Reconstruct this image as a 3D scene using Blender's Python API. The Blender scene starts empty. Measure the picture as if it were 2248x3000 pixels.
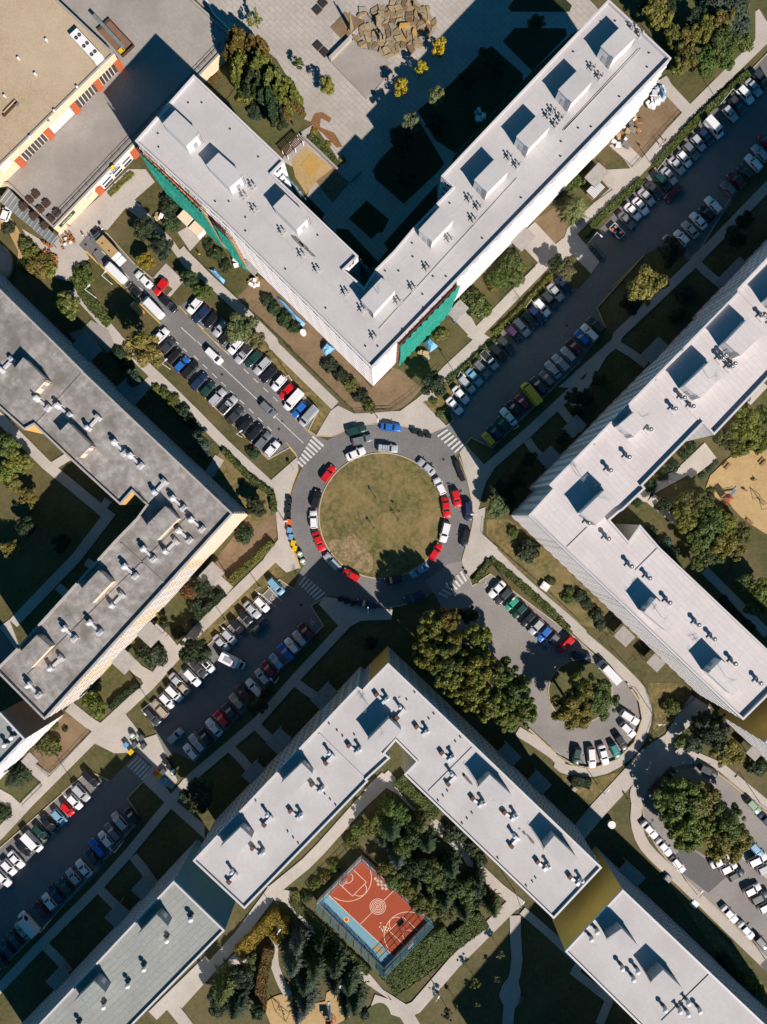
import bpy, bmesh, math, random
from mathutils import Vector, Matrix
C = bpy.context.scene
COL = C.collection
R = math.radians
rng = random.Random(11)

# ---------------------------------------------------------------- survey scale
# the place was surveyed from its own aerial photograph: photo units -> metres on the ground
S, H, CX, CY = 0.083, 185.0, 1124.0, 1500.0
# ---------------------------------------------------------------- camera (drone looking straight down)
cam = bpy.data.cameras.new("camera"); camo = bpy.data.objects.new("camera", cam); COL.objects.link(camo)
camo.location = (0, 0, H)
cam.sensor_width = 36; cam.sensor_fit = 'AUTO'
cam.lens = 18.0 * H / (1500 * S)
cam.clip_start = 1; cam.clip_end = 3000
C.camera = camo
# ---------------------------------------------------------------- sky and sun
SUN_EL = R(38); SAZ = Vector((0.55, -0.835, 0)).normalized()
TO_SUN = Vector((SAZ.x*math.cos(SUN_EL), SAZ.y*math.cos(SUN_EL), math.sin(SUN_EL)))
wd = bpy.data.worlds.new("World"); C.world = wd; wd.use_nodes = True
nt = wd.node_tree; bg = nt.nodes['Background']
sky = nt.nodes.new('ShaderNodeTexSky'); sky.sky_type = 'NISHITA'; sky.sun_disc = False
sky.sun_elevation = SUN_EL; sky.sun_rotation = math.atan2(SAZ.x, SAZ.y)
sky.altitude = 1000; sky.air_density = 0.5; sky.dust_density = 0.0; sky.ozone_density = 1.0
tint = nt.nodes.new('ShaderNodeMix'); tint.data_type = 'RGBA'; tint.blend_type = 'MULTIPLY'; tint.inputs[0].default_value = 1.0
tint.inputs[7].default_value = (0.24, 1.15, 1.28, 1)          # teal tint put on the sky light to turn the shade blue-green
nt.links.new(sky.outputs[0], tint.inputs[6]); nt.links.new(tint.outputs[2], bg.inputs[0]); bg.inputs[1].default_value = 0.063
sl = bpy.data.lights.new("sun", 'SUN'); sl.energy = 5.0; sl.angle = R(0.5); sl.color = (1.0, 0.90, 0.83)
so = bpy.data.objects.new("sun", sl); COL.objects.link(so); so.rotation_euler = TO_SUN.to_track_quat('Z', 'Y').to_euler()
so.location = (60, -90, 160)
C.view_settings.view_transform = 'Standard'; C.view_settings.look = 'None'
C.view_settings.exposure = 0.38; C.view_settings.gamma = 1.0
C.render.engine = 'CYCLES'
C.cycles.max_bounces = 4; C.cycles.diffuse_bounces = 1; C.cycles.transparent_max_bounces = 8

# ---------------------------------------------------------------- survey helpers
TX = (0, 550, 1100, 1648); K = 600/1658.0
def P(n, x, y):                      # map sheet n, sheet coordinates -> survey units
    return (TX[n % 4] + x*K, (n//4)*500 + y*K)
def W(p, z=0.0):                     # survey point seen at height z -> metres
    k = S*(H-z)/H
    return Vector(((p[0]-CX)*k, (CY-p[1])*k, z))
def G(n, x, y, z=0.0): return W(P(n, x, y), z)
def PL(txt):                         # '8 10,20 30,40; 9 5,6' -> list of survey points
    out = []
    for seg in txt.split(';'):
        tk = seg.split(); n = int(tk[0])
        for q in tk[1:]:
            a, b = q.split(','); out.append(P(n, float(a), float(b)))
    return out

# ---------------------------------------------------------------- materials
MATS = {}
def _nodes(name):
    m = bpy.data.materials.new(name); m.use_nodes = True
    n = m.node_tree; b = n.nodes['Principled BSDF']; MATS[name] = m
    return m, n, b
def _mix(n, fac, a, b):
    x = n.nodes.new('ShaderNodeMix'); x.data_type = 'RGBA'
    if isinstance(fac, (int, float)): x.inputs[0].default_value = fac
    else: n.links.new(fac, x.inputs[0])
    for i, v in ((6, a), (7, b)):
        if isinstance(v, (tuple, list)): x.inputs[i].default_value = (*v[:3], 1)
        else: n.links.new(v, x.inputs[i])
    return x.outputs[2]
def _noise(n, vec, scale, detail=3, rough=.6, lo=.35, hi=.65):
    t = n.nodes.new('ShaderNodeTexNoise'); t.inputs['Scale'].default_value = scale
    t.inputs['Detail'].default_value = detail; t.inputs['Roughness'].default_value = rough
    n.links.new(vec, t.inputs['Vector'])
    r = n.nodes.new('ShaderNodeMapRange'); r.inputs[1].default_value = lo; r.inputs[2].default_value = hi
    n.links.new(t.outputs[0], r.inputs[0]); return r.outputs[0]
def mat(name, c, c2=None, s=3.0, c3=None, s3=.12, f3=.8, rough=.85, metal=0.0, joints=None, jc=None, grain=0.0, spec=.3, alt=None):
    m, n, b = _nodes(name)
    tc = n.nodes.new('ShaderNodeTexCoord'); v = tc.outputs['Object']
    col = c
    if c2: col = _mix(n, _noise(n, v, s), c, c2)
    if c3:
        f = _noise(n, v, s3, 5, .65, .42, .68)
        mm = n.nodes.new('ShaderNodeMath'); mm.operation = 'MULTIPLY'; n.links.new(f, mm.inputs[0]); mm.inputs[1].default_value = f3
        col = _mix(n, mm.outputs[0], col, c3)
    if joints:
        mp = n.nodes.new('ShaderNodeMapping'); mp.inputs['Rotation'].default_value = (0, 0, R(joints[2])); n.links.new(v, mp.inputs[0])
        br = n.nodes.new('ShaderNodeTexBrick'); br.inputs['Scale'].default_value = 1.0
        br.inputs['Brick Width'].default_value = joints[0]; br.inputs['Row Height'].default_value = joints[1]
        br.inputs['Mortar Size'].default_value = joints[3]; br.inputs['Mortar Smooth'].default_value = .1
        br.inputs['Color1'].default_value = (0, 0, 0, 1); br.inputs['Color2'].default_value = (0.22, .22, .22, 1); br.inputs['Mortar'].default_value = (1, 1, 1, 1)
        n.links.new(mp.outputs[0], br.inputs[0])
        col = _mix(n, br.outputs[0], col, jc)
    if grain:
        g = _noise(n, v, 9.0, 2, .9, .25, .75)
        hs = n.nodes.new('ShaderNodeHueSaturation')
        mr = n.nodes.new('ShaderNodeMapRange'); mr.inputs[3].default_value = 1-grain; mr.inputs[4].default_value = 1+grain
        n.links.new(g, mr.inputs[0]); n.links.new(mr.outputs[0], hs.inputs['Value'])
        if isinstance(col, (tuple, list)): hs.inputs['Color'].default_value = (*col[:3], 1)
        else: n.links.new(col, hs.inputs['Color'])
        col = hs.outputs[0]
    if isinstance(col, (tuple, list)): b.inputs['Base Color'].default_value = (*col[:3], 1)
    else: n.links.new(col, b.inputs['Base Color'])
    b.inputs['Roughness'].default_value = rough; b.inputs['Metallic'].default_value = metal
    b.inputs['Specular IOR Level'].default_value = spec
    return m
M = {}
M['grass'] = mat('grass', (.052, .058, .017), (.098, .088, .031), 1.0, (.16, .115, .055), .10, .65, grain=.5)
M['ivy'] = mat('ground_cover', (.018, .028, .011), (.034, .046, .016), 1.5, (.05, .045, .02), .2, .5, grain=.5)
M['lawn'] = mat('lawn', (0.066, 0.078, 0.019), (0.185, 0.142, 0.058), .9, (0.29, 0.20, 0.09), .13, .7, grain=.5)
M['lush'] = mat('lush_grass', (0.056, 0.069, 0.022), (0.094, 0.094, 0.031), 1.5, (0.138, 0.112, 0.044), .12, .6, grain=.5)
M['dry'] = mat('dry_grass', (.16, .12, .06), (.36, .26, .14), 1.6, (.09, .08, .03), .5, .8, grain=.3)
M['verge'] = mat('dry_verge', (.105, .092, .028), (.27, .18, .075), 1.1, (.066, .075, .020), .35, .85, grain=.45)
M['asphalt_p'] = mat('pale_asphalt', (.25, .23, .215), (.295, .272, .255), 2.2, (.19, .178, .168), .07, .8, grain=.22)
M['litter'] = mat('leaf_litter', (.26, .12, .045), (.17, .085, .04), 2.0, grain=.4)
M['khaki_d'] = mat('dull_ochre_render', (.50, .33, .08), (.45, .30, .07), .5)
M['soil'] = mat('bare_soil', (0.220, 0.149, 0.083), (0.143, 0.097, 0.053), 1.2, (0.264, 0.187, 0.110), .15, .7, grain=.25)
M['sand'] = mat('sand', (0.441, 0.304, 0.137), (0.357, 0.242, 0.105), 1.5, (0.483, 0.347, 0.179), .2, .6, grain=.15)
M['asphalt'] = mat('asphalt', (.160, .155, .150), (.205, .198, .19), 2.2, (.120, .118, .118), .06, .85, grain=.3)
M['asphalt_new'] = mat('asphalt_patch', (.105, .104, .105), (.13, .128, .125), 2.5, grain=.2)
M['paving'] = mat('pavement', (0.432, 0.390, 0.342), (0.492, 0.444, 0.390), 2.0, (0.360, 0.324, 0.282), .12, .7, grain=.13)
M['paving_s'] = mat('slab_paving', (0.460, 0.414, 0.362), (0.506, 0.460, 0.402), 2.0, (0.380, 0.345, 0.299), .12, .7, joints=(1.6, 1.2, 46, .05), jc=(0.310, 0.276, 0.230), grain=.1)
M['plaza'] = mat('plaza_paving', (0.414, 0.375, 0.336), (0.470, 0.426, 0.381), 1.5, (0.336, 0.302, 0.263), .10, .8, joints=(2.4, 1.2, 44, .06), jc=(0.302, 0.274, 0.235), grain=.12)
M['terrace'] = mat('terrace_paving', (.31, .285, .255), (.36, .33, .295), 1.0, (.24, .215, .19), .09, .9, joints=(1.1, 1.1, 43, .04), jc=(.30, .275, .245), grain=.14)
M['gravel'] = mat('roof_gravel', (0.456, 0.355, 0.233), (0.371, 0.281, 0.180), 2.2, (0.498, 0.403, 0.286), .06, .7, grain=.3)
M['kerb'] = mat('kerb_stone', (.50, .40, .26), (.42, .34, .23), 1.0)
M['kerb_y'] = mat('yellow_kerb_paint', (.58, .38, .10), (.48, .35, .16), 1.2)
M['mark'] = mat('road_paint', (.66, .64, .60), (.45, .44, .42), 2.5)
M['mark_y'] = mat('yellow_road_paint', (.60, .40, .06), (.45, .33, .12), 2.5)
M['wN'] = mat('white_render', (.74, .71, .70), (.69, .66, .65), .4)
M['wE'] = mat('pale_render', (.74, .71, .69), (.69, .66, .64), .5)
M['wE2'] = mat('khaki_render', (.46, .43, .33), (.42, .39, .30), .5)
M['wW'] = mat('cream_render', (.62, .57, .51), (.55, .50, .45), .5)
M['wS'] = mat('grey_render', (.46, .47, .45), (.42, .43, .41), .5)
M['w5'] = mat('slate_render', (.34, .36, .37), (.30, .32, .33), .5)
M['orange'] = mat('orange_render', (.72, .38, .10)); M['peach'] = mat('peach_render', (.78, .60, .44), (.74, .56, .40), .5)
M['yellow_r'] = mat('yellow_render', (.66, .45, .10)); M['brown'] = mat('brown_render', (.22, .13, .085), (.19, .11, .075), .6)
M['tan'] = mat('tan_render', (.46, .34, .22), (.42, .30, .19), .5); M['chim'] = mat('brown_sheet', (.13, .065, .05)); M['stain'] = mat('roof_damp_stain', (.10, .085, .075), (.2, .18, .16), 1.5)
M['khaki'] = mat('ochre_render', (.80, .55, .13), (.74, .50, .11), .4, joints=None)
M['teal_w'] = mat('teal_render', (.085, .23, .28), (.075, .21, .25), .4)
M['redbrown'] = mat('red_brown_render', (.33, .10, .06))
M['band'] = mat('facade_storey_line', (.30, .29, .29))  # flat grey line at each storey of the blank walls
M['rN'] = mat('roof_membrane_pale', (.465, .45, .44), (.50, .485, .475), 1.5, (.40, .385, .375), .08, .8, joints=(14, 8.2, 47, .05), jc=(.40, .385, .395), grain=.07)
M['rE'] = mat('roof_sheets_white', (.58, .54, .53), (.62, .58, .57), 1.3, (.51, .47, .455), .09, .8, joints=(5.5, 1.15, 46, .045), jc=(.47, .435, .425), grain=.06)
M['rW'] = mat('roof_felt_grey', (.25, .23, .212), (.41, .385, .36), .6, (.15, .135, .12), .22, .95, joints=(8, 1.4, 46, .03), jc=(.22, .205, .19), grain=.2)
M['rS'] = mat('roof_felt_pale', (.47, .455, .445), (.51, .495, .485), 1.3, (.40, .385, .37), .09, .8, joints=(16, 1.3, 46, .02), jc=(.45, .43, .435), grain=.06)
M['r5'] = mat('roof_felt_green_grey', (.285, .30, .275), (.33, .345, .32), 1.3, (.25, .26, .24), .1, .7, joints=(6, 1.25, -43.5, .05), jc=(.20, .21, .195), grain=.08)
M['trim'] = mat('metal_trim', (.55, .53, .53), None, rough=.5)
M['trimW'] = mat('concrete_trim', (.40, .38, .36), (.33, .31, .29), .8)
M['dark'] = mat('dark_metal', (.03, .032, .035), rough=.5)
M['steel'] = mat('galvanised_steel', (.55, .56, .57), rough=.4, metal=.6)
M['duct'] = mat('duct_silver', (.70, .70, .71), rough=.35, metal=.3)
M['white'] = mat('white_paint', (.78, .77, .76), rough=.5)
M['glass'] = mat('window_glass', (.05, .06, .075), rough=.12, spec=.6)
M['cglass'] = mat('car_glass', (.015, .018, .022), rough=.08, spec=.7)
M['rubber'] = mat('tyre_rubber', (.015, .015, .015), rough=.9)
M['lamp_w'] = mat('headlight_lens', (.7, .7, .7), rough=.2); M['lamp_r'] = mat('taillight_lens', (.45, .01, .01), rough=.2)
M['bark'] = mat('bark', (.10, .075, .05), (.06, .045, .03), 3)
M['wood'] = mat('wood', (.30, .17, .08), (.22, .12, .06), 3); M['wood_d'] = mat('dark_wood', (.07, .04, .028))
M['pole'] = mat('painted_pole', (.70, .69, .68), rough=.4)
M['net'] = mat('green_net', (.018, .27, .20), (.03, .36, .27), .7, (.01, .18, .13), .4, .7)
M['tarp'] = mat('blue_tarp', (.16, .40, .66), (.25, .50, .72), 1.0)
M['tarp_d'] = mat('blue_film', (.10, .22, .34), (.16, .32, .46), .8)
M['board'] = mat('insulation_board', (.78, .76, .74)); M['timber'] = mat('raw_timber', (.55, .38, .20), (.45, .30, .15), 2)
M['court'] = mat('court_red', (.33, .062, .024), (.29, .054, .021), 2, grain=.14)
M['court_b'] = mat('court_blue', (.165, .33, .40), (.15, .30, .37), 2, grain=.08)
M['line'] = mat('court_line', (.72, .55, .42))
M['cream'] = mat('cream_fascia', (.78, .61, .42), (.70, .55, .38), .8); M['brick'] = mat('orange_brick', (.50, .125, .05), (.42, .10, .04), 3)
M['concrete'] = mat('concrete', (.36, .34, .31), (.30, .28, .26), 1)
M['concrete_d'] = mat('weathered_concrete', (.20, .195, .185), (.15, .145, .14), 1)
M['canopy'] = mat('canopy_sheet', (.20, .225, .22), (.17, .19, .185), 1, rough=.5)
M['stone1'] = mat('sandstone', (.34, .26, .15), (.24, .18, .10), 1.5, grain=.2); M['stone2'] = mat('brown_stone', (.20, .135, .08), (.15, .10, .06), 1.5, grain=.2)
M['stone3'] = mat('grey_stone', (.30, .27, .22), (.24, .215, .18), 1.5, grain=.2); M['stone4'] = mat('ochre_stone', (.48, .29, .08), (.40, .25, .08), 1.5)
M['skin'] = mat('skin', (.50, .30, .21)); M['hair'] = mat('hair', (.05, .03, .02))
M['wicker'] = mat('wicker', (.46, .20, .065), (.36, .15, .05), 4)
for nm, c in dict(black_p=(.02, .02, .024), grey_p=(.10, .11, .115), blue_p=(.16, .36, .62), yellow_p=(.75, .50, .01), green_p=(.16, .30, .15), orange_p=(.75, .14, .02),
                  dkgreen=(.03, .07, .04), denim=(.04, .06, .12), red_c=(.6, .02, .03), blue_c=(.05, .12, .4), white_c=(.7, .7, .7)).items():
    M[nm] = mat(nm + '_paint' if nm.endswith('_p') else nm + '_cloth', c, rough=.55)
def objcol(name, rough, metal=0, coat=0):
    m, n, b = _nodes(name); o = n.nodes.new('ShaderNodeObjectInfo'); n.links.new(o.outputs['Color'], b.inputs['Base Color'])
    b.inputs['Roughness'].default_value = rough; b.inputs['Metallic'].default_value = metal; b.inputs['Coat Weight'].default_value = coat
    return m
M['paint'] = objcol('car_paint', .35, 0.0, .5)
def leafmat():
    m, n, b = _nodes('leaves'); o = n.nodes.new('ShaderNodeObjectInfo'); g = n.nodes.new('ShaderNodeNewGeometry')
    mr = n.nodes.new('ShaderNodeMapRange'); mr.inputs[3].default_value = .55; mr.inputs[4].default_value = 1.5
    n.links.new(g.outputs['Random Per Island'], mr.inputs[0])
    hs = n.nodes.new('ShaderNodeHueSaturation'); n.links.new(o.outputs['Color'], hs.inputs['Color']); n.links.new(mr.outputs[0], hs.inputs['Value'])
    tc = n.nodes.new('ShaderNodeTexCoord')
    f = _noise(n, tc.outputs['Object'], .55, 2, .5, .45, .7)
    mm = n.nodes.new('ShaderNodeMath'); mm.operation = 'MULTIPLY'; mm.inputs[1].default_value = .45; n.links.new(f, mm.inputs[0])
    hs2 = n.nodes.new('ShaderNodeHueSaturation'); hs2.inputs['Hue'].default_value = .487; hs2.inputs['Value'].default_value = 1.55; hs2.inputs['Saturation'].default_value = .95
    n.links.new(hs.outputs[0], hs2.inputs['Color'])
    col = _mix(n, mm.outputs[0], hs.outputs[0], hs2.outputs[0])
    n.links.new(col, b.inputs['Base Color']); b.inputs['Roughness'].default_value = .6; b.inputs['Specular IOR Level'].default_value = .25
    tr = n.nodes.new('ShaderNodeBsdfTranslucent'); n.links.new(col, tr.inputs[0])
    ms = n.nodes.new('ShaderNodeMixShader'); ms.inputs[0].default_value = .22
    n.links.new(b.outputs[0], ms.inputs[1]); n.links.new(tr.outputs[0], ms.inputs[2])
    n.links.new(ms.outputs[0], n.nodes['Material Output'].inputs[0]); return m
M['leaf'] = leafmat()

# ---------------------------------------------------------------- mesh helpers
class MB:
    def __init__(s): s.v = []; s.f = []; s.m = []; s.mats = []
    def mi(s, k):
        if k not in s.mats: s.mats.append(k)
        return s.mats.index(k)
    def face(s, pts, k):
        b = len(s.v); s.v += [tuple(p) for p in pts]; s.f.append(tuple(range(b, b+len(pts)))); s.m.append(s.mi(k))
    def prism(s, pts, z0, z1, k, kt=None, bottom=False):   # pts: 2D ccw list
        a = sum(pts[i][0]*pts[(i+1) % len(pts)][1]-pts[(i+1) % len(pts)][0]*pts[i][1] for i in range(len(pts)))
        if a < 0: pts = pts[::-1]
        n = len(pts); b = len(s.v)
        s.v += [(p[0], p[1], z0) for p in pts] + [(p[0], p[1], z1) for p in pts]
        for i in range(n):
            j = (i+1) % n; s.f.append((b+i, b+j, b+n+j, b+n+i)); s.m.append(s.mi(k))
        s.f.append(tuple(range(b+n, b+2*n))); s.m.append(s.mi(kt or k))
        if bottom: s.f.append(tuple(range(b+n-1, b-1, -1))); s.m.append(s.mi(k))
    def box(s, c, d, k, rz=0.0, kt=None):                   # c: centre of the base, d: sizes
        cr, sr = math.cos(rz), math.sin(rz); x, y = d[0]/2, d[1]/2
        pts = [(c[0]+a*cr-b*sr, c[1]+a*sr+b*cr) for a, b in ((-x, -y), (x, -y), (x, y), (-x, y))]
        s.prism(pts, c[2], c[2]+d[2], k, kt, True)
    def cyl(s, c, r, h, k, n=10, r2=None, kt=None):
        r2 = r if r2 is None else r2; b = len(s.v)
        for i in range(n): a = 2*math.pi*i/n; s.v.append((c[0]+r*math.cos(a), c[1]+r*math.sin(a), c[2]))
        for i in range(n): a = 2*math.pi*i/n; s.v.append((c[0]+r2*math.cos(a), c[1]+r2*math.sin(a), c[2]+h))
        for i in range(n): j = (i+1) % n; s.f.append((b+i, b+j, b+n+j, b+n+i)); s.m.append(s.mi(k))
        s.f.append(tuple(range(b+n, b+2*n))); s.m.append(s.mi(kt or k))
    def tube(s, p, q, r, k, n=6, r2=None):
        p, q = Vector(p), Vector(q); d = (q-p)
        if d.length < 1e-6: return
        r2 = r if r2 is None else r2
        d.normalize(); u = d.orthogonal().normalized(); w = d.cross(u); b = len(s.v)
        for c, rr in ((p, r), (q, r2)):
            for i in range(n): a = 2*math.pi*i/n; s.v.append(tuple(c + u*rr*math.cos(a) + w*rr*math.sin(a)))
        for i in range(n): j = (i+1) % n; s.f.append((b+i, b+j, b+n+j, b+n+i)); s.m.append(s.mi(k))
        s.f.append(tuple(range(b+n-1, b-1, -1))); s.m.append(s.mi(k)); s.f.append(tuple(range(b+n, b+2*n))); s.m.append(s.mi(k))
    def dome(s, c, r, h, k, n=10, rings=4):
        b = len(s.v)
        for j in range(rings):
            t = j/rings*math.pi/2
            for i in range(n): a = 2*math.pi*i/n; s.v.append((c[0]+r*math.cos(t)*math.cos(a), c[1]+r*math.cos(t)*math.sin(a), c[2]+h*math.sin(t)))
        s.v.append((c[0], c[1], c[2]+h)); top = len(s.v)-1
        for j in range(rings-1):
            for i in range(n): i2 = (i+1) % n; s.f.append((b+j*n+i, b+j*n+i2, b+(j+1)*n+i2, b+(j+1)*n+i)); s.m.append(s.mi(k))
        for i in range(n): s.f.append((b+(rings-1)*n+i, b+(rings-1)*n+(i+1) % n, top)); s.m.append(s.mi(k))
    def mesh(s, name, smooth=False):
        me = bpy.data.meshes.new(name); me.from_pydata(s.v, [], s.f)
        for k in s.mats: me.materials.append(M[k])
        if len(s.mats) > 1: me.polygons.foreach_set('material_index', s.m)
        if smooth: me.polygons.foreach_set('use_smooth', [True]*len(s.f))
        me.update(); return me
def ob(name, me, parent=None, loc=(0, 0, 0), rz=0.0):
    o = bpy.data.objects.new(name, me); COL.objects.link(o)
    o.location = loc; o.rotation_euler = (0, 0, rz)
    if parent: o.parent = parent
    return o
def tag(o, label, cat, group=None):
    o['label'] = label; o['category'] = cat
    if group: o['group'] = group
    return o
def empty(name, loc, rz=0.0, label=None, cat=None, group=None):
    o = bpy.data.objects.new(name, None); COL.objects.link(o); o.location = loc; o.rotation_euler = (0, 0, rz); o.empty_display_size = .3
    if label: tag(o, label, cat, group)
    return o
def copy_tree(o, parent=None):
    c = o.copy(); COL.objects.link(c); c.parent = parent
    for ch in o.children: copy_tree(ch, c)
    return c
def struct(name, me):
    o = ob(name, me); o['kind'] = 'structure'; return o
ORD = ('first second third fourth fifth sixth seventh eighth ninth tenth eleventh twelfth thirteenth fourteenth fifteenth sixteenth seventeenth eighteenth '
       'nineteenth twentieth twenty-first twenty-second twenty-third twenty-fourth twenty-fifth twenty-sixth twenty-seventh twenty-eighth').split()
def area2(p): return sum(p[i][0]*p[(i+1) % len(p)][1]-p[(i+1) % len(p)][0]*p[i][1] for i in range(len(p)))
def offset_line(p, d):                                    # open polyline of Vectors -> left offset points
    out = []
    for i in range(len(p)):
        a = (p[i]-p[i-1]).normalized() if i > 0 else None
        b = (p[i+1]-p[i]).normalized() if i < len(p)-1 else None
        na = Vector((-a.y, a.x)) if a else None; nb = Vector((-b.y, b.x)) if b else None
        if na and nb:
            n = (na+nb); n = n/max(.3, n.length_squared/2) if n.length > .01 else na
        else: n = na or nb
        out.append(p[i]+n*d)
    return out
def inset(p, d):                                          # closed ccw polygon, inwards by d
    n = len(p); out = []
    for i in range(n):
        a = (p[i]-p[i-1]).normalized(); b = (p[(i+1) % n]-p[i]).normalized()
        na = Vector((-a.y, a.x)); nb = Vector((-b.y, b.x)); s_ = na+nb
        out.append(p[i] + (s_/max(.35, s_.length_squared/2) if s_.length > .05 else na)*d)
    return out
ZI = [0]
def zlift():
    ZI[0] += 1; return ZI[0]*0.001
def v2(p): w = W(p); return Vector((w.x, w.y))
def smooth_line(pts, it=2, closed=False):
    for _ in range(it):
        q = []
        n = len(pts)
        rngi = range(n if closed else n-1)
        if not closed: q.append(pts[0])
        for i in rngi:
            a, b = pts[i], pts[(i+1) % n]
            q.append((a[0]*.75+b[0]*.25, a[1]*.75+b[1]*.25)); q.append((a[0]*.25+b[0]*.75, a[1]*.25+b[1]*.75))
        if not closed: q.append(pts[-1])
        pts = q
    return pts
def sheet(name, pts, k, z0=0.0, z=0.02, sm=0):            # flat piece of ground with a real edge
    if sm: pts = smooth_line(pts, sm, True)
    mb = MB(); mb.prism([v2(p) for p in pts], z0, z+zlift(), k)
    return struct(name, mb.mesh(name))
def strip(name, pts, wpx, k, z=0.1, sm=0):
    if sm: pts = smooth_line(pts, sm)
    p = [v2(q) for q in pts]; l = offset_line(p, wpx*S/2); r = offset_line(p, -wpx*S/2)
    mb = MB(); zz = z+zlift()
    b = 0
    for i in range(len(p)-1):
        mb.face([(r[i].x, r[i].y, zz), (r[i+1].x, r[i+1].y, zz), (l[i+1].x, l[i+1].y, zz), (l[i].x, l[i].y, zz)], k)
    for s_ in (l, r):
        for i in range(len(p)-1):
            mb.face([(s_[i].x, s_[i].y, 0), (s_[i+1].x, s_[i+1].y, 0), (s_[i+1].x, s_[i+1].y, zz), (s_[i].x, s_[i].y, zz)], k)
    return struct(name, mb.mesh(name))
def kerb(pts, k='kerb', w=.24, h=.15, closed=False, sm=0):
    if sm: pts = smooth_line(pts, sm, closed)
    if closed: pts = list(pts)+[pts[0]]
    p = [v2(q) for q in pts]; l = offset_line(p, w/2); r = offset_line(p, -w/2); mb = MB(); h += zlift()
    for i in range(len(p)-1):
        a, b, c, d = r[i], r[i+1], l[i+1], l[i]
        mb.face([(a.x, a.y, h), (b.x, b.y, h), (c.x, c.y, h), (d.x, d.y, h)], k)
        mb.face([(a.x, a.y, 0), (b.x, b.y, 0), (b.x, b.y, h), (a.x, a.y, h)], k)
        mb.face([(c.x, c.y, 0), (d.x, d.y, 0), (d.x, d.y, h), (c.x, c.y, h)], k)
    return struct('kerb', mb.mesh('kerb'))
# ================================================================ GROUND
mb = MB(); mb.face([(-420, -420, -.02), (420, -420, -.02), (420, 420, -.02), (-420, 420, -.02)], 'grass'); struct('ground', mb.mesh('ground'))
def circ(c, r, n=64, a0=0, a1=360): return [(c[0]+r*math.cos(R(a0+(a1-a0)*i/n)), c[1]+r*math.sin(R(a0+(a1-a0)*i/n))) for i in range(n if a1-a0 >= 360 else n+1)]
RC = (1119, 1511)
# ---- grounds beside the blocks
sheet('lawn', PL('14 900,60 1080,60 1640,520 2200,1000 2200,1070 1640,900 900,190'), 'lawn', z=.01)
sheet('soil', PL('5 520,900 600,870 870,1060 1200,1382; 9 1160,0 1490,380 1658,230; 10 60,190 200,230 380,380 250,520 120,570 -40,575; 9 1360,580 1030,240; 5 600,1200 400,1030'), 'soil', z=.012)
sheet('soil', PL('3 790,640 860,620 960,920 560,1365 440,1250 360,1170 560,960'), 'soil', z=.012)
sheet('soil', PL('6 1290,400 1480,280 1658,420 1450,600 1400,620'), 'soil', z=.012)
sheet('lush_bed', PL('7 160,60 240,20 330,140 400,160 240,290 90,450 0,380 -40,300'), 'lush', z=.014)
sheet('soil', PL('13 480,60 720,0 720,200 350,590 200,420'), 'soil', z=.012)
sheet('soil', PL('16 540,230 740,400 400,750 300,640 270,560 480,300'), 'soil', z=.012)
sheet('lush_bed', PL('16 190,690 345,830 190,985 0,850 0,770'), 'lush', z=.013)
sheet('soil', PL('8 840,30 1000,0 1250,230 1160,330 1000,300'), 'lush', z=.013)
sheet('lawn', PL('9 270,870 340,960 690,1230 720,1382 560,1500 440,1382 180,1050'), 'lawn', z=.013)
sheet('dirt_verge', PL('5 560,1270 640,1270; 9 760,110 1205,545 1060,720 990,720 1060,560 850,350 560,60'), 'verge', z=.012)
sheet('dirt_verge', PL('10 380,490 640,240 990,0 1060,0 860,180 690,340 560,490 500,615'), 'verge', z=.010)
sheet('dirt_verge', PL('6 880,1382 1430,860 1500,800 1430,940 1300,1060 1000,1382'), 'verge', z=.010)
sheet('dirt_verge', PL('13 60,1000 640,480 700,400 790,500 560,650 420,770 120,1100'), 'verge', z=.009)
sheet('dirt_verge', PL('14 900,190 1000,60 1085,80 1240,220 1100,330 1250,480 1150,560 960,330'), 'verge', z=.009)
sheet('dirt_verge', PL('19 680,0 960,0 1060,100 860,330 730,420 740,280'), 'verge', z=.009)
sheet('dirt_verge', PL('19 -10,740 200,790 500,710 240,985 0,820'), 'verge', z=.009)
sheet('dirt_verge', PL('23 660,0 800,110 1658,1100 1658,1290 1130,640 900,300'), 'verge', z=.009)
# ---- carriageways
sheet('road', circ(RC, 272, 72), 'asphalt', z=.02)
sheet('road', PL('4 560,560 640,600 690,650 1300,1250 1220,1330; 8 1330,150; 9 0,320 655,955 825,860 870,910 960,1080 1230,840 1040,765 980,720 1060,560; 5 520,1410 60,985; 4 1590,1000 1450,1100 1355,1010 1240,880 1075,740 870,510 745,470 640,440'), 'asphalt', z=.02)
sheet('road', PL('10 420,740 560,690 635,640 575,500 760,250 1000,0; 6 990,1340 1430,900; 7 -20,950 130,960 240,840 100,700 140,640 215,570; 3 740,1370 1400,700 1750,340 2100,0 2300,300 1658,1290 1400,1590; 7 1115,640 1020,720 860,590 660,685 280,1110 350,1275; 10 1658,165 945,862 775,780 725,835 600,1000 480,900'), 'asphalt', z=.02)
sheet('road', PL('13 930,440 860,625 745,545 -70,1290; 16 1290,100 1175,210 1270,415 1120,560 890,795 720,710 0,1340 -300,1640 -600,1900; 20 -300,1200 0,940 430,515 770,180; 16 1140,1100 1035,935 1160,800 1370,590 1420,560 1580,650 ; 17 60,645 640,60; 13 690,1335 1100,925 1000,760 1110,690 1300,640'), 'asphalt', z=.02)
sheet('road', PL('14 590,420 690,400 790,600 930,500 1610,1010; 15 250,1150 420,1260 530,1382; 19 620,150 645,290 580,480 440,620 250,690 100,670 0,610; 18 1470,580 1240,370; 14 900,1300 600,900 490,680 400,560'), 'asphalt_p', z=.02)
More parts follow.
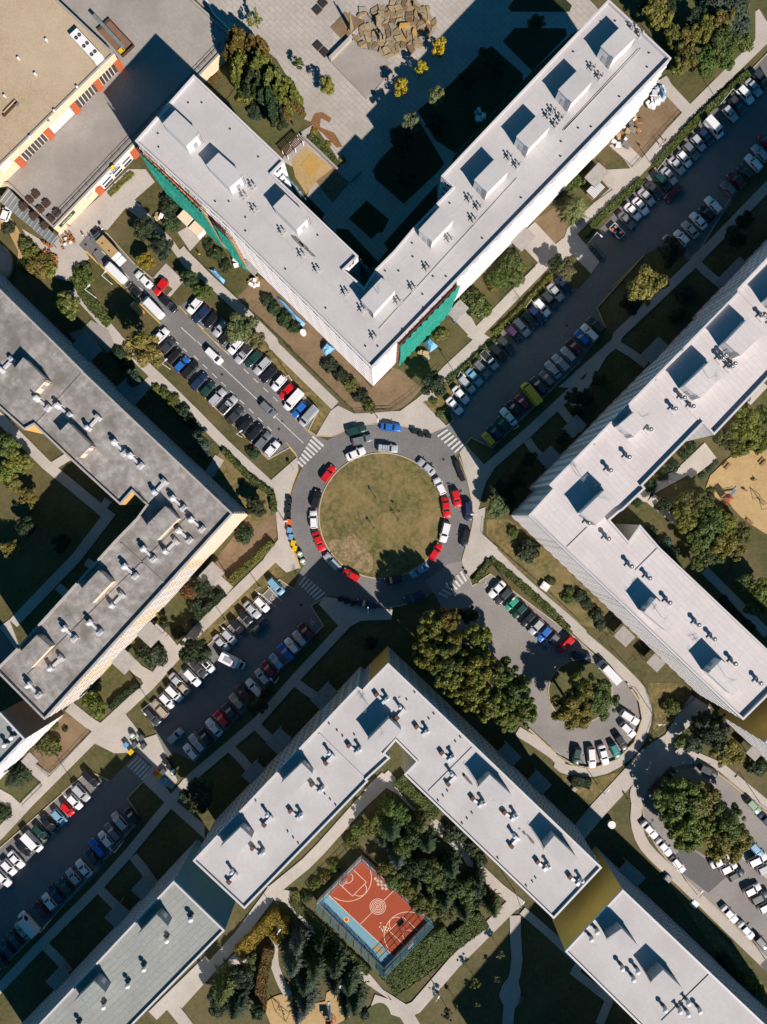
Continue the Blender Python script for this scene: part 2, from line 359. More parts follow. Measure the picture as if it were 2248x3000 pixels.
sheet('road', PL('19 1080,650 940,660 790,750 660,900 640,1000 680,1180 780,1360; 23 1000,210 1300,510 1658,860 2400,1600 2400,300; 19 1900,1150 1250,720'), 'asphalt_p', z=.02)
sheet('road_patch', PL('23 840,60 1010,-60 1340,180 1180,320'), 'asphalt_new', z=.021)
# ---- parking bays, darker strips
# ---- roundabout island and the loop island
sheet('roundabout_lawn', circ(RC, 183, 72), 'lawn', z=.14); kerb(circ(RC, 184, 72), closed=True)
sheet('dry_patch', PL('13 1120,260 1190,210 1260,230 1330,150 1380,230 1470,240 1430,300 1510,370 1490,500 1370,480 1300,420 1240,370 1180,330'), 'dry', z=.145, sm=1)
sheet('loop_lawn', circ((1700, 2025), 92, 40), 'lush', z=.14); kerb(circ((1700, 2025), 93, 40), closed=True)
sheet('street_island', PL('19 760,900 900,850 1350,1050 1560,1330 1400,1390; 23 1250,80 1000,-80; 19 850,1200 780,1080'), 'lush', z=.13, sm=2)
# ---- kerbs
kerb(PL('4 690,650 1300,1240'), 'kerb_y'); kerb(PL('4 745,470 870,510 1075,740 1240,880'))
kerb(PL('9 1060,560 980,720 1040,765 1165,770 1280,720 1450,672 1658,660; 10 100,670 250,690 440,750'), 'kerb')
kerb(PL('9 520,30 1060,560')); kerb(PL('9 0,320 655,955 825,860 870,910 890,940'), 'kerb')
kerb(PL('9 895,1040 850,1160 828,1240'), 'kerb_y'); kerb(PL('13 800,0 803,80 825,230 870,350 912,450'), 'kerb_y')
kerb(PL('9 828,1240 800,1382; 13 800,0'), 'kerb')
kerb(PL('13 860,625 745,545 130,1110'), 'kerb'); kerb(PL('13 1110,690 1200,700 1360,750 1560,778; 14 30,778 200,760 420,680'))
kerb(PL('13 1110,690 1000,760 1100,920 690,1335'), 'kerb')
kerb(PL('14 785,0 795,60 770,190 725,310 700,400'), 'kerb'); kerb(PL('14 700,400 785,600 930,500 1610,1010; 15 250,1150'), 'kerb')
kerb(PL('10 635,640 575,500 760,250 1000,0'), 'kerb'); kerb(PL('10 1658,165 945,862 775,780 725,835'), 'kerb')
kerb(PL('10 680,940 740,1100 780,1280 790,1382'), 'kerb')
kerb(PL('19 520,0 620,150 645,290 580,480 440,620 250,690 100,670 0,610; 18 1470,580 1240,370'), 'kerb', w=.45, h=.5)
kerb(PL('19 1080,650 940,660 790,750 660,900 640,1000 680,1180 780,1360; 23 1000,210 1300,510 1658,860'), 'kerb', sm=1)
kerb(PL('19 1080,650 1250,720 1658,1060 1900,1250'), 'kerb_y', sm=1)
kerb(PL('16 890,795 720,710 0,1340'), 'kerb'); kerb(PL('16 1035,935 1140,1100; 20 430,515 0,940'), 'kerb'); kerb(PL('16 1160,800 1035,935'), 'kerb_y')
kerb(PL('7 350,1275 280,1110 660,685'), 'kerb_y'); kerb(PL('7 1020,720 1115,640 1355,228'), 'kerb')
kerb(PL('3 740,1370 1400,700 1750,340'), 'kerb')
# ---- pavements
sheet('pavement', PL('4 400,640 480,500 560,430 800,220 1040,-10 1180,-10 1255,90 1090,235 1020,300 870,480 745,470 640,600 690,650 725,710 610,800 565,900 450,870 440,700 250,580 180,470 380,590'), 'paving', z=.1)
sheet('forecourt', PL('4 -120,300 20,300 120,420 240,640 140,760 150,650 60,470 -120,480'), 'sand', z=.05)
sheet('pavement', PL('4 1090,235 1190,330 1260,420 1400,560 1480,680 1600,760 1660,830 1600,900 1480,760 1380,620 1230,470 1020,300'), 'paving', z=.1)
sheet('pavement', PL('4 1440,500 1560,430 1640,540 1540,650'), 'paving', z=.1)
sheet('pavement', PL('4 1240,870 1345,750 1490,890 1380,1020 1355,1010 1400,960 1300,870'), 'paving', z=.1)
strip('pavement', PL('5 -60,640 150,860 420,1110 690,1382; 9 700,35 1195,520'), 30, 'paving')
sheet('pavement', PL('9 1160,560 1220,520 1350,585 1658,570; 10 0,570 200,565 330,470 430,385 500,450 385,490 505,615 580,690 440,750 250,690 100,668 0,660; 9 1450,672 1280,720 1165,770 1040,765'), 'paving', z=.1)
strip('pavement', PL('10 400,440 580,240 860,-20; 6 810,1330 1380,745 1560,590; 7 80,490 330,250 600,10; 3 660,1330 960,980 1250,690 1700,250'), 32, 'paving')
strip('pavement', PL('3 1520,120 1600,250 1560,330'), 60, 'paving')
strip('pavement', PL('3 800,640 850,720 1020,900'), 34, 'paving')
sheet('pavement', PL('7 250,0 385,155 470,90 640,-100 480,-260; 3 380,1180 470,1260 550,1365'), 'paving', z=.102)
sheet('pavement', PL('6 1140,560 1290,415 1500,640 1560,590 1620,660 1420,800 1330,760'), 'paving', z=.102)
sheet('pavement', PL('6 640,1210 735,1110 830,1285 770,1350'), 'paving', z=.102)
sheet('pavement', PL('7 -60,600 90,480 300,740 230,835 100,700'), 'paving', z=.104)
strip('pavement', PL('10 890,1040 1250,725 1658,340; 11 50,340 430,10; 7 450,1330 1040,770 1700,90'), 28, 'paving')
for q in ('10 1230,800 1290,890 1390,970', '10 1480,520 1560,620 1680,720', '7 1070,730 1170,830 1290,930', '11 430,20 560,100 680,190', '11 330,100 100,500 140,560'): strip('path', PL(q), 24, 'paving')
sheet('pavement', PL('10 680,900 730,835 900,1020 960,1040 900,1130 860,1250 830,1382; 14 795,0 790,-30; 10 790,1382 780,1280 740,1100'), 'paving', z=.1)
sheet('pavement', PL('14 785,0 890,-40 870,180 990,290 930,360 890,390 740,545 700,400 725,310 770,190 795,60'), 'paving', z=.1)
strip('pavement', PL('14 940,310 1180,550 1658,960; 15 130,975 340,1150 460,1260; 19 575,-10 650,80 690,220 670,360 600,510 480,630 300,720 100,720 -30,680; 18 1500,620 1300,480 1150,390'), 29, 'paving', sm=1)
sheet('pavement', PL('19 1040,100 1200,200 1050,330 900,460 780,560 580,810 330,1080 150,1300 60,1200 240,980 500,700 640,540 830,420'), 'paving', z=.104)
sheet('pavement', PL('19 640,540 830,430 1080,560 1150,640 1080,650 940,660 790,750 660,900 640,1000 560,1000 540,880 580,810'), 'paving', z=.106, sm=1)
strip('pavement', PL('19 600,980 590,1130 640,1290; 23 745,30 1000,260 1480,730 1658,900 2200,1440'), 32, 'paving', sm=1)
sheet('pavement', PL('23 1600,900 1658,840 1740,930 1680,1000'), 'asphalt_new', z=.125)
strip('pavement', PL('19 1090,600 1280,680 1658,990 1900,1190'), 26, 'paving')
strip('pavement', PL('23 1440,0 1658,180 1800,300'), 16, 'paving')
sheet('pavement', PL('9 890,935 897,1040 850,1160 828,1240 800,1382; 13 803,80 825,230 870,350 912,450 800,490 690,390 600,460 620,370 735,220 720,60 715,0; 9 715,1270 680,1120'), 'paving', z=.1)
strip('pavement', PL('13 690,370 90,950; 16 1210,20 830,370 230,970 0,1220 -300,1500'), 31, 'paving')
for q in ('13 140,470 250,560 340,640', '12 1200,900 1330,1020', '12 1330,1020 1420,1130 1270,1330 1160,1382', '12 1000,1150 1120,1280 1260,1360', '16 560,190 720,320 800,370', '16 190,640 280,700 400,790', '16 -20,900 70,950 190,1060'): strip('path', PL(q), 34, 'paving')
strip('pavement', PL('9 20,545 300,830 690,1190'), 29, 'paving'); strip('pavement', PL('4 600,960 800,1180 970,1382; 8 1200,220 1430,440 1660,670'), 30, 'paving')
sheet('pavement', PL('4 670,1280 740,1210 880,1290 930,1400 880,1480; 8 800,20 690,60 560,-60'), 'terrace', z=.104)
for q in ('8 1260,290 1150,390 1040,480', '9 260,940 190,1060 130,1110'): strip('path', PL(q), 30, 'paving')
sheet('pavement', PL('13 1110,690 1200,700 1360,750 1560,778 1658,790 1650,870 1400,880 1260,960 1060,745'), 'paving', z=.1)
strip('pavement', PL('13 1290,900 880,1340 ; 17 560,320 100,710 -10,810; 16 1040,1382; 20 780,290 350,720 -20,1110 -200,1290'), 27, 'paving')
for q in ('17 540,330 640,430 760,540', '17 340,520 440,620 540,740', '20 820,300 950,430 1060,520', '20 360,740 480,860 560,960', '17 880,0 960,60 1110,160', '20 1080,20 1190,160 1260,260'): strip('path', PL(q), 26, 'paving')
sheet('pavement', PL('16 730,470 830,365 1010,240 1080,330 1170,450 1270,415 1440,790 1400,860 1340,830 1250,680 1110,560 930,570'), 'paving', z=.102)
sheet('pavement', PL('16 1160,800 1240,660 1340,830 1420,950 1658,1150 1658,1260 1380,1010'), 'paving', z=.103)
# W courtyard
strip('path', PL('8 -60,560 380,1000 840,1380; 12 880,30 620,370 110,900'), 30, 'paving')
strip('path', PL('12 800,20 880,-100'), 24, 'paving')
for q in ('8 430,1010 560,930', '12 700,400 820,480', '12 470,600 560,680'): strip('path', PL(q), 24, 'paving')
sheet('pavement', PL('12 0,930 80,870 150,1060 130,1110'), 'paving', z=.1); sheet('road', PL('12 -80,920 0,940 130,1130 0,1260 -80,1300'), 'asphalt', z=.05)
# S courtyard
strip('pavement', PL('21 -80,1220 0,1130 420,670 690,300 960,80; 17 1080,1340 1400,980 1658,740'), 34, 'paving')
strip('pavement', PL('21 640,310 820,350 1000,560 1400,960 1658,1190; 22 70,1110 240,1270'), 36, 'paving')
strip('pavement', PL('22 200,1300 330,1240 640,880 900,620 1140,380'), 38, 'paving'); strip('pavement', PL('22 -20,1190 240,1280 300,1382 350,1500'), 40, 'paving')
strip('pavement', PL('18 -60,900 60,780 200,860 480,1150 700,1330; 22 780,70 1000,280 1180,420'), 32, 'paving')
strip('path', PL('22 1130,500 1135,700 1150,900 1090,1120 1070,1420'), 32, 'paving', sm=1); strip('path', PL('22 1190,460 1400,640 1658,880; 23 100,960 380,1180 300,1382'), 24, 'paving')
sheet('path', PL('22 990,1120 1130,930 1190,1160 1110,1280 1040,1240'), 'paving', z=.107, sm=1)
sheet('path', PL('21 220,970 380,810 490,850 350,1000'), 'paving_s', z=.103)
strip('path', PL('21 720,640 690,860 760,1050 820,1150'), 24, 'paving', sm=1)
sheet('playground_sand', PL('21 610,1220 720,1140 830,1140 1110,1230 1130,1090 1260,1150 1330,1382 700,1440 640,1300'), 'sand', z=.06, sm=1)
strip('path', PL('20 1700,860 1350,1200 1240,1310'), 34, 'paving'); strip('path', PL('20 1350,1180 1480,1340 1560,1450'), 34, 'paving')
sheet('lawn', PL('21 1440,1260 1560,1190 1640,1250 1658,1382 1420,1400'), 'lush', z=.11, sm=2)
# E courtyard
sheet('pavement', PL('11 950,1010 1150,820 1250,950 1040,1110'), 'paving', z=.1)
strip('path', PL('11 1000,1040 640,1250; 15 700,-120 960,90'), 32, 'paving'); strip('path', PL('15 1150,470 1400,720 1658,990'), 26, 'paving'); strip('path', PL('11 1480,480 1620,330'), 40, 'paving')
sheet('playground_sand', PL('11 1130,1150 1390,900 1658,760 1900,800 1900,1700; 15 1530,110 1400,0 1330,-100; 11 1250,1280'), 'sand', z=.06, sm=1)
# N plaza
sheet('plaza', PL('1 70,0 340,270 540,330 720,480 900,780 960,930 930,960 1030,1000 890,1090; 5 760,-80 850,-30 1000,120 960,230; 5 1100,400 1250,560 1390,700 1500,800; 6 100,640 510,200; 2 640,1260 1260,590 1600,270 1658,230; 3 300,90 160,-60; 2 1300,-80; 1 70,-80'), 'plaza', z=.06)
sheet('steps', PL('1 1150,500 1330,330 1400,400 1530,420 1658,530; 2 20,560 130,590 -20,770; 1 1570,660 1450,810'), 'terrace', z=.35)
sheet('planting_bed', PL('1 300,830 400,700 460,560 700,480 900,800 965,930 890,1060 700,1190 560,1060'), 'lush', z=.07)
sheet('planting_bed', PL('1 960,1100 1060,1060 1200,1260 1240,1350 1190,1370'), 'lush', z=.075)
sheet('leaf_litter', PL('1 1030,920 1090,910 1165,960 1150,995 1080,960 1070,1030 1190,1080 1255,1190 1210,1200 1090,1080 990,1000'), 'litter', z=.072)
sheet('sandpit_surround', PL('1 840,1300 960,1190 1200,1382; 5 1250,60 1030,110 960,190 870,50'), 'sand', z=.08)
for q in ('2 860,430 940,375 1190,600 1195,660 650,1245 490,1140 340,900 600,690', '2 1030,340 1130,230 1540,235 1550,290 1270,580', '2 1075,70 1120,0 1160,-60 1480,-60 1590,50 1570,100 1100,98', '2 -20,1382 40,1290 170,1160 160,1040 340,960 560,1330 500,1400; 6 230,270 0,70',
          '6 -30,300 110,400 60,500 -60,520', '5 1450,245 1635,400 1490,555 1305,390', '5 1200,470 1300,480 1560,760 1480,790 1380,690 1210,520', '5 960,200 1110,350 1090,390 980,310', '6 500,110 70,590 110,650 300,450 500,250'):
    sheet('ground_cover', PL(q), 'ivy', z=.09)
sheet('sunken_garden', PL('5 1040,90 1180,-20 1310,100 1175,265'), 'soil', z=.085)
sheet('groundcover', PL('3 900,-60 1560,-40 1560,320 1240,640 1160,600 1080,560 800,600 700,280 520,60'), 'lush', z=.05)
# left round ramp
sheet('round_court', circ((-22, 775), 58, 40), 'paving', z=.3); kerb(circ((-22, 775), 60, 40), closed=True, h=.8, w=.5)
# ---- road markings
def marks(lst, k='mark', z=.03):
    mb = MB(); z += zlift()
    for a, b, w in lst:
        p, q = v2(a), v2(b); d = (q-p).normalized(); n = Vector((-d.y, d.x))*w/2
        mb.face([(*(p-n), z), (*(q-n), z), (*(q+n), z), (*(p+n), z)], k)
    struct('road_markings', mb.mesh('road_markings'))
def lerp(a, b, t): return (a[0]+(b[0]-a[0])*t, a[1]+(b[1]-a[1])*t)
L = []
def dash(a, b, n, fr=.5, w=.16):
    for i in range(n): L.append((lerp(a, b, i/n), lerp(a, b, (i+fr)/n), w))
dash(P(9, 50, 115), P(9, 720, 760), 9, .5, .2); dash(P(5, 0, 1170), P(5, 220, 1382), 3, .5, .2); dash(P(9, 220, 0), P(9, 850, 600), 8, .5, .2); dash(P(4, 1350, 1310), P(4, 1550, 1500), 3, .5, .2); dash(P(4, 1500, 1150), P(4, 1700, 1330), 2, .5, .2)
L.append((P(9, 80, 0), P(9, 150, 70), .2)); L.append((P(9, 265, 190), P(9, 940, 825), .2)); L.append((P(4, 1470, 1270), P(4, 1590, 1382), .2))
for q in ((825, 650, 900, 720), (975, 795, 1050, 870), (1130, 945, 1190, 1000)): L.append((P(4, q[0], q[1]), P(4, q[2], q[3]), .2))
def zebra(a0, a1, b0, b1, n, w=.5):
    for i in range(n): t = i/(n-1); L.append((lerp(a0, a1, t), lerp(b0, b1, t), w))
zebra(P(9, 1010, 768), P(9, 890, 970), P(9, 1105, 835) if 0 else P(9, 1100, 850), P(9, 935, 1015), 8, .55)
zebra(P(10, 505, 770), P(10, 640, 900), P(10, 585, 715), P(10, 710, 835), 6, .5)
zebra(P(14, 510, 655), P(14, 690, 480), P(14, 590, 690), P(14, 735, 560), 7, .55)
zebra(P(13, 905, 590), P(13, 1035, 710), P(13, 960, 520), P(13, 1110, 650), 7, .5)
zebra(P(16, 1040, 680), P(16, 1150, 785), P(16, 1125, 595), P(16, 1235, 690), 6, .55)
for q in ('13 590,660 715,770', '13 650,600 765,725', '16 1640,320 1690,370', '17 190,250 300,360', '17 120,320 240,430', '17 50,390 150,500'): p = PL(q); L.append((p[0], p[1], .18))
p = PL('10 570,690 635,640'); L.append((p[0], p[1], .15))
marks(L)
L = []
for q in ('4 700,650 1300,1235', '4 1450,1095 1658,1310', '5 0,1170 220,1382', '9 215,0 300,80', '9 870,625 1010,760', '13 855,260 912,460', '7 400,945 660,688', '16 1040,930 1165,800', '16 1130,565 1260,430', '16 1010,430 1090,355', '9 800,820 880,915'):
    p = PL(q); L.append((p[0], p[1], .22))
marks(L, 'mark_y', .035)
# wheelchair marks of the disabled bays
def wheelchair(c, rz, s_=1.0):
    o = v2(c); mb = MB(); z = .03+zlift(); ca, sa = math.cos(rz), math.sin(rz)
    def q(x, y): return (o.x+(x*ca-y*sa)*s_, o.y+(x*sa+y*ca)*s_, z)
    def seg(a, b, w):
        d = Vector((b[0]-a[0], b[1]-a[1])).normalized(); n = (-d.y*w/2, d.x*w/2)
        mb.face([q(a[0]-n[0], a[1]-n[1]), q(b[0]-n[0], b[1]-n[1]), q(b[0]+n[0], b[1]+n[1]), q(a[0]+n[0], a[1]+n[1])], 'mark')
    pr = None
    for i in range(15):
        a = R(100+i*17); c2 = (.42*math.cos(a), -.25+.42*math.sin(a))
        if pr: seg(pr, c2, .12)
        pr = c2
    seg((-.05, .55), (0, 0), .16); seg((0, .02), (.42, -.02), .14); seg((.4, 0), (.6, -.5), .14); seg((0, .32), (.32, .3), .1)
    mb.face([q(-.05+.14*math.cos(R(a)), .75+.14*math.sin(R(a))) for a in range(0, 360, 45)], 'mark')
    struct('road_markings', mb.mesh('wheelchair_mark'))
wheelchair(P(13, 685, 690), R(-10)); wheelchair(P(14, 890, 580), R(-10), 1.0); wheelchair(P(13, 1010, 890), R(20))
# ================================================================ BUILDINGS
def window_mesh(w, h, frame='white'):
    mb = MB(); f = .11; d = .06
    for x0, x1, z0, z1 in ((-w/2, w/2, -h/2, -h/2+f), (-w/2, w/2, h/2-f, h/2), (-w/2, -w/2+f, -h/2+f, h/2-f), (w/2-f, w/2, -h/2+f, h/2-f), (-.05, .05, -h/2+f, h/2-f)):
        b = len(mb.v)
        mb.v += [(x0, 0, z0), (x1, 0, z0), (x1, 0, z1), (x0, 0, z1), (x0, -d, z0), (x1, -d, z0), (x1, -d, z1), (x0, -d, z1)]
        for q in ((4, 5, 6, 7), (0, 1, 5, 4), (3, 7, 6, 2), (0, 4, 7, 3), (1, 2, 6, 5)): mb.f.append(tuple(b+i for i in q)); mb.m.append(mb.mi(frame))
    mb.face([(-w/2+f, -.02, -h/2+f), (w/2-f, -.02, -h/2+f), (w/2-f, -.02, h/2-f), (-w/2+f, -.02, h/2-f)], 'glass')
    return mb
VENT = {}
def vent_meshes():
    mb = MB(); mb.box((0, 0, 0), (1.7, 1.3, .2), 'rN'); 
    for x, y in ((-.45, -.3), (.45, -.3), (.0, .38)): mb.cyl((x, y, .25), .15, .95, 'concrete_d', 8)
    c = mb
    for x, y in ((-.45, -.3), (.45, -.3), (.0, .38)): c.cyl((x, y, 1.25), .24, .1, 'trimW', 8, .1)
    VENT['stack'] = (mb.mesh('vent_stacks'), [])
    mb = MB(); mb.box((0, -.1, 0), (.55, 3.6, .55), 'duct'); mb.box((0, 1.5, .0), (1.3, .9, 1.2), 'duct'); mb.box((0, -1.6, 0), (1.5, .9, .95), 'duct'); mb.cyl((0, 1.5, 1.2), .3, .7, 'duct', 8)
    c = MB(); c.cyl((0, 1.5, 1.85), .5, .18, 'duct', 8, .2); c2 = MB(); c2.box((.2, -1.6, .95), (.7, .6, .3), 'trimW')
    VENT['duct'] = (mb.mesh('roof_duct'), [('vent_cap', c.mesh('duct_cap')), ('duct_outlet', c2.mesh('duct_outlet'))])
    mb = MB(); mb.box((0, 0, 0), (1.5, 1.5, .3), 'rE'); mb.cyl((0, 0, .3), .28, 1.5, 'duct', 10)
    mb.box((-.7, .35, 0), (.5, .5, .8), 'rE')
    c = MB(); c.cyl((0, 0, 1.75), .55, .12, 'dark', 12, .5); c.cyl((0, 0, 1.872), .5, .1, 'white', 12, .42, 'dark'); c.cyl((0, 0, 1.98), .2, .06, 'white', 10)
    VENT['cowl'] = (mb.mesh('cowl_vent'), [('vent_cap', c.mesh('cowl_cap'))])
    mb = MB(); mb.box((0, .1, 0), (.5, 2.0, .5), 'duct'); mb.box((0, -1.0, 0), (.8, .6, .9), 'duct'); mb.tube((0, -1.0, .5), (1.2, -1.0, .5), .24, 'duct'); mb.cyl((1.2, -1.0, .1), .34, 1.4, 'duct', 10)
    c = MB(); c.cyl((1.2, -1.0, 1.5), .45, .3, 'duct', 10, .1); c2 = MB(); c2.box((0, 1.2, 0), (.95, .7, .85), 'chim')
    VENT['elbow'] = (mb.mesh('elbow_duct'), [('vent_cap', c.mesh('elbow_cap')), ('chimney', c2.mesh('chimney_box'))])
    mb = MB(); mb.box((.0, .3, 0), (1.4, .25, .6), 'dark'); mb.cyl((0, 0, 0), .28, 1.4, 'duct', 8)
    c = MB(); c.dome((0, 0, 1.4), .55, .5, 'white', 10, 4)
    VENT['globe'] = (mb.mesh('globe_vent'), [('vent_cap', c.mesh('globe_cap'))])
vent_meshes()
_p = MB(); _p.cyl((0, 0, 0), .15, .2, 'steel', 7); _p.cyl((0, 0, .2), .2, .06, 'dark', 7); PIPE = _p.mesh('roof_pipe')
BLK = []
def building(label, poly, h, nst, walls, roofm, trim='trim', bay=3.0, win=(1.9, 1.4), par=.75, blank=(), override={}, housings=(), vents=(), vkind='stack', vrot=0, pattern=None, porches=(), drains=(), stains=(), hroof=None, ledge=None, vbase='band', seams=(), frame='white', name='apartment_block', hb=3.0, edgewin=None, ledges=True):
    pts = [v2r(p, h) for p in poly]
    ccw = area2(pts) > 0; n = len(pts); cen = sum(pts, Vector((0, 0)))/n
    BLK.append((pts, h)); root = empty(name, (cen.x, cen.y, 0), 0, label, 'apartment block'); off = Vector((cen.x, cen.y))
    def lw(p): return Vector(p)-off
    wall = MB(); wins = []; sh = h/nst
    for i in range(n):
        a, b = pts[i], pts[(i+1) % n]; d = b-a; Ln = d.length; d = d.normalized()
        nrm = Vector((d.y, -d.x)) if ccw else Vector((-d.y, d.x)); mid = (a+b)/2
        facing = nrm.dot(-mid) > 0; la, lb = lw(a), lw(b)
        nb = max(1, round(Ln/bay)) if Ln > 4 else 1
        bw = Ln/nb
        fl = ((nrm.x, nrm.y))
        km = override.get(i)
        if not facing or i in blank:
            wall.face([(la.x, la.y, 0), (lb.x, lb.y, 0), (lb.x, lb.y, h-.01), (la.x, la.y, h-.01)] if ccw else [(lb.x, lb.y, 0), (la.x, la.y, 0), (la.x, la.y, h-.01), (lb.x, lb.y, h-.01)], km or walls[0])
            if i in blank and ledges:
                for s in range(1, nst):
                    z = s*sh
                    q = [la+nrm*.03, lb+nrm*.03]
                    wall.face([(q[0].x, q[0].y, z-.04), (q[1].x, q[1].y, z-.04), (q[1].x, q[1].y, z+.04), (q[0].x, q[0].y, z+.04)], vbase) if ccw else wall.face([(q[1].x, q[1].y, z-.04), (q[0].x, q[0].y, z-.04), (q[0].x, q[0].y, z+.04), (q[1].x, q[1].y, z+.04)], vbase)
            continue
        for s in range(nst):
            z0, z1 = s*sh, (s+1)*sh
            if s == nst-1: z1 = h-.01
            for j in range(nb):
                q0, q1 = la+d*bw*j, la+d*bw*(j+1)
                k = km or (pattern(i, s, j, nb) if pattern else walls[0])
                wall.face([(q0.x, q0.y, z0), (q1.x, q1.y, z0), (q1.x, q1.y, z1), (q0.x, q0.y, z1)] if ccw else [(q1.x, q1.y, z0), (q0.x, q0.y, z0), (q0.x, q0.y, z1), (q1.x, q1.y, z1)], k)
                if s >= 0 and (edgewin is None or edgewin(i, s, j, nb)):
                    c2 = a+d*bw*(j+.5)
                    ang = math.atan2(nrm.y, nrm.x)+math.pi/2
                    wins.append((c2, z0+sh*.55, ang, min(win[0], bw*.72)))
            if ledge and s > 0:     # projecting storey ledge
                k = ledge[1]; o0 = la+d*.05; o1 = lb-d*.05; t_ = ledge[0]
                c3 = (o0+o1)/2+nrm*(t_/2)
                wall.box((c3.x, c3.y, z0-.09), (Ln-.1, t_, .18), k, math.atan2(d.y, d.x))
    ob('wall', wall.mesh('wall'), root)
    pin = inset(pts if ccw else pts[::-1], .32); rf = MB(); rf.face([(*lw(p), h-par) for p in pin], roofm)
    ob('roof', rf.mesh('roof'), root)
    pr = MB(); po = pts if ccw else pts[::-1]; po = inset(po, -.06); pin2 = inset(po, .4)
    for i in range(n):
        j = (i+1) % n; a, b, c, d = [lw(p) for p in (po[i], po[j], pin2[j], pin2[i])]
        pr.face([(*a, h), (*b, h), (*c, h), (*d, h)], trim); pr.face([(*d, h), (*c, h), (*c, h-par-.05), (*d, h-par-.05)], trim); pr.face([(*a, h-.5), (*b, h-.5), (*b, h), (*a, h)], trim)
    ob('parapet', pr.mesh('parapet'), root)
    for a, b in seams:              # raised seams across the roof
        p, q = lw(v2r(a, h)), lw(v2r(b, h)); m_ = (p+q)/2; sm = MB(); sm.box((m_.x, m_.y, h-par), ((q-p).length-.9, .35, .16), roofm, math.atan2((q-p).y, (q-p).x)); ob('roof_seam', sm.mesh('roof_seam'), root)
    for hq in housings:
        q = [lw(v2r(p, h+hb)) for p in hq]
        if area2(q) < 0: q = q[::-1]
        mb = MB(); mb.prism([tuple(p) for p in inset(q, .12)], h-par, h+hb-.2, walls[1] if len(walls) > 1 else walls[0]); ho = ob('lift_housing', mb.mesh('lift_housing'), root)
        mb = MB(); mb.prism([tuple(p) for p in q], h+hb-.2, h+hb, trim, hroof or roofm, True); ob('housing_roof', mb.mesh('housing_roof'), ho)
        mid = (q[0]+q[1])/2; dd = (q[1]-q[0]).normalized(); nn = Vector((dd.y, -dd.x)); best = None
        for i in range(4):
            m_ = (q[i]+q[(i+1) % 4])/2; 
            if best is None or (m_+off).length < best[0]: best = ((m_+off).length, i)
        i = best[1]; m_ = (q[i]+q[(i+1) % 4])/2; dd = (q[(i+1) % 4]-q[i]).normalized(); nn = Vector((dd.y, -dd.x)); m_ = m_-nn*.10
        mb = MB(); mb.box((m_.x, m_.y, h-par), (.95, .08, 2.0), 'steel', math.atan2(dd.y, dd.x)); ob('door', mb.mesh('door'), ho)
        for sx in (-1.6, 1.6):
            mb = MB(); c = m_+dd*sx+nn*.15
            for r_ in (-.22, .22): mb.tube((*(c+dd*r_), h-par), (*(c+dd*r_), h+hb+.5), .035, 'dark', 5)
            for s in range(9): mb.tube((*(c-dd*.22), h-par+.3+s*.36), (*(c+dd*.22), h-par+.3+s*.36), .025, 'dark', 4)
            if sx > 0: ob('ladder', mb.mesh('ladder'), ho)
    for vi, q in enumerate(vents):
        me, subs = VENT[vkind]; p = lw(v2r(q, h)); o = ob('roof_vent', me, root, (p.x, p.y, h-par), R(vrot)+(math.pi/2 if vi % 3 == 1 and vkind in ('duct', 'elbow') else 0)+rng.uniform(-.05, .05))
        for nm, sme in subs: ob(nm, sme, o)
    for (q, ln, wd, rot) in porches:
        p = lw(v2(q)); mb = MB(); mb.box((p.x, p.y, 2.9), (ln, wd, .25), 'concrete', R(rot)); o = ob('porch', mb.mesh('porch'), root)
        ca, sa = math.cos(R(rot)), math.sin(R(rot)); mb = MB()
        for a, b in ((-.45, -.4), (-.45, .4), (.45, -.4), (.45, .4)): mb.cyl((p.x+ca*a*ln-sa*b*wd, p.y+sa*a*ln+ca*b*wd, 0), .1, 2.9, 'steel', 6)
        ob('porch_post', mb.mesh('porch_post'), o)
    for q in drains:
        p = lw(v2r(q, h)); o = ob('roof_pipe', PIPE, root, (p.x, p.y, h-par))
    for q, rx, ry, rot in stains:
        p = lw(v2r(q, h)); mb = MB(); ca, sa = math.cos(R(rot)), math.sin(R(rot)); rg = random.Random(int(q[0])); e = [rg.uniform(.75, 1.2) for _ in range(14)]
        mb.face([(p.x+ca*rx*e[i]*math.cos(i*.4488)-sa*ry*e[i]*math.sin(i*.4488), p.y+sa*rx*e[i]*math.cos(i*.4488)+ca*ry*e[i]*math.sin(i*.4488), h-par+.006) for i in range(14)], 'stain'); ob('roof_stain', mb.mesh('roof_stain'), root)
    # windows: the ones that show largest are parts of their own
    def inframe(c): return abs(c.x) < 94 and abs(c.y) < 126
    vis = [w_ for w_ in wins if inframe(w_[0])]; rest = []
    vis.sort(key=lambda w_: -w_[0].length*(1+.01*w_[1])); cache = {}
    for k_, (c2, z, ang, ww) in enumerate(vis):
        if k_ < 96:
            key = round(ww, 1)
            if key not in cache: cache[key] = window_mesh(key, win[1], frame).mesh('window')
            p = lw(c2); ob('window', cache[key], root, (p.x, p.y, z), ang)
        else: rest.append((c2, z, ang, ww))
    if rest:
        mb = MB()
        for c2, z, ang, ww in rest:
            w1 = window_mesh(ww, win[1], frame); p = lw(c2); ca, sa = math.cos(ang), math.sin(ang); b = len(mb.v)
            mb.v += [(p.x+x*ca-y*sa, p.y+x*sa+y*ca, z+zz) for x, y, zz in w1.v]
            mb.f += [tuple(b+i for i in f) for f in w1.f]; mb.m += [mb.mi(w1.mats[m_]) for m_ in w1.m]
        o = ob('window_rows', mb.mesh('window_rows'), root); o['kind'] = 'stuff'
    return root
def v2r(p, h): w = W(p, h); return Vector((w.x, w.y))
def Q(txt): return [PL(x) for x in txt.split('|')]
SE = -44   # degrees, direction of the blocks' long axes
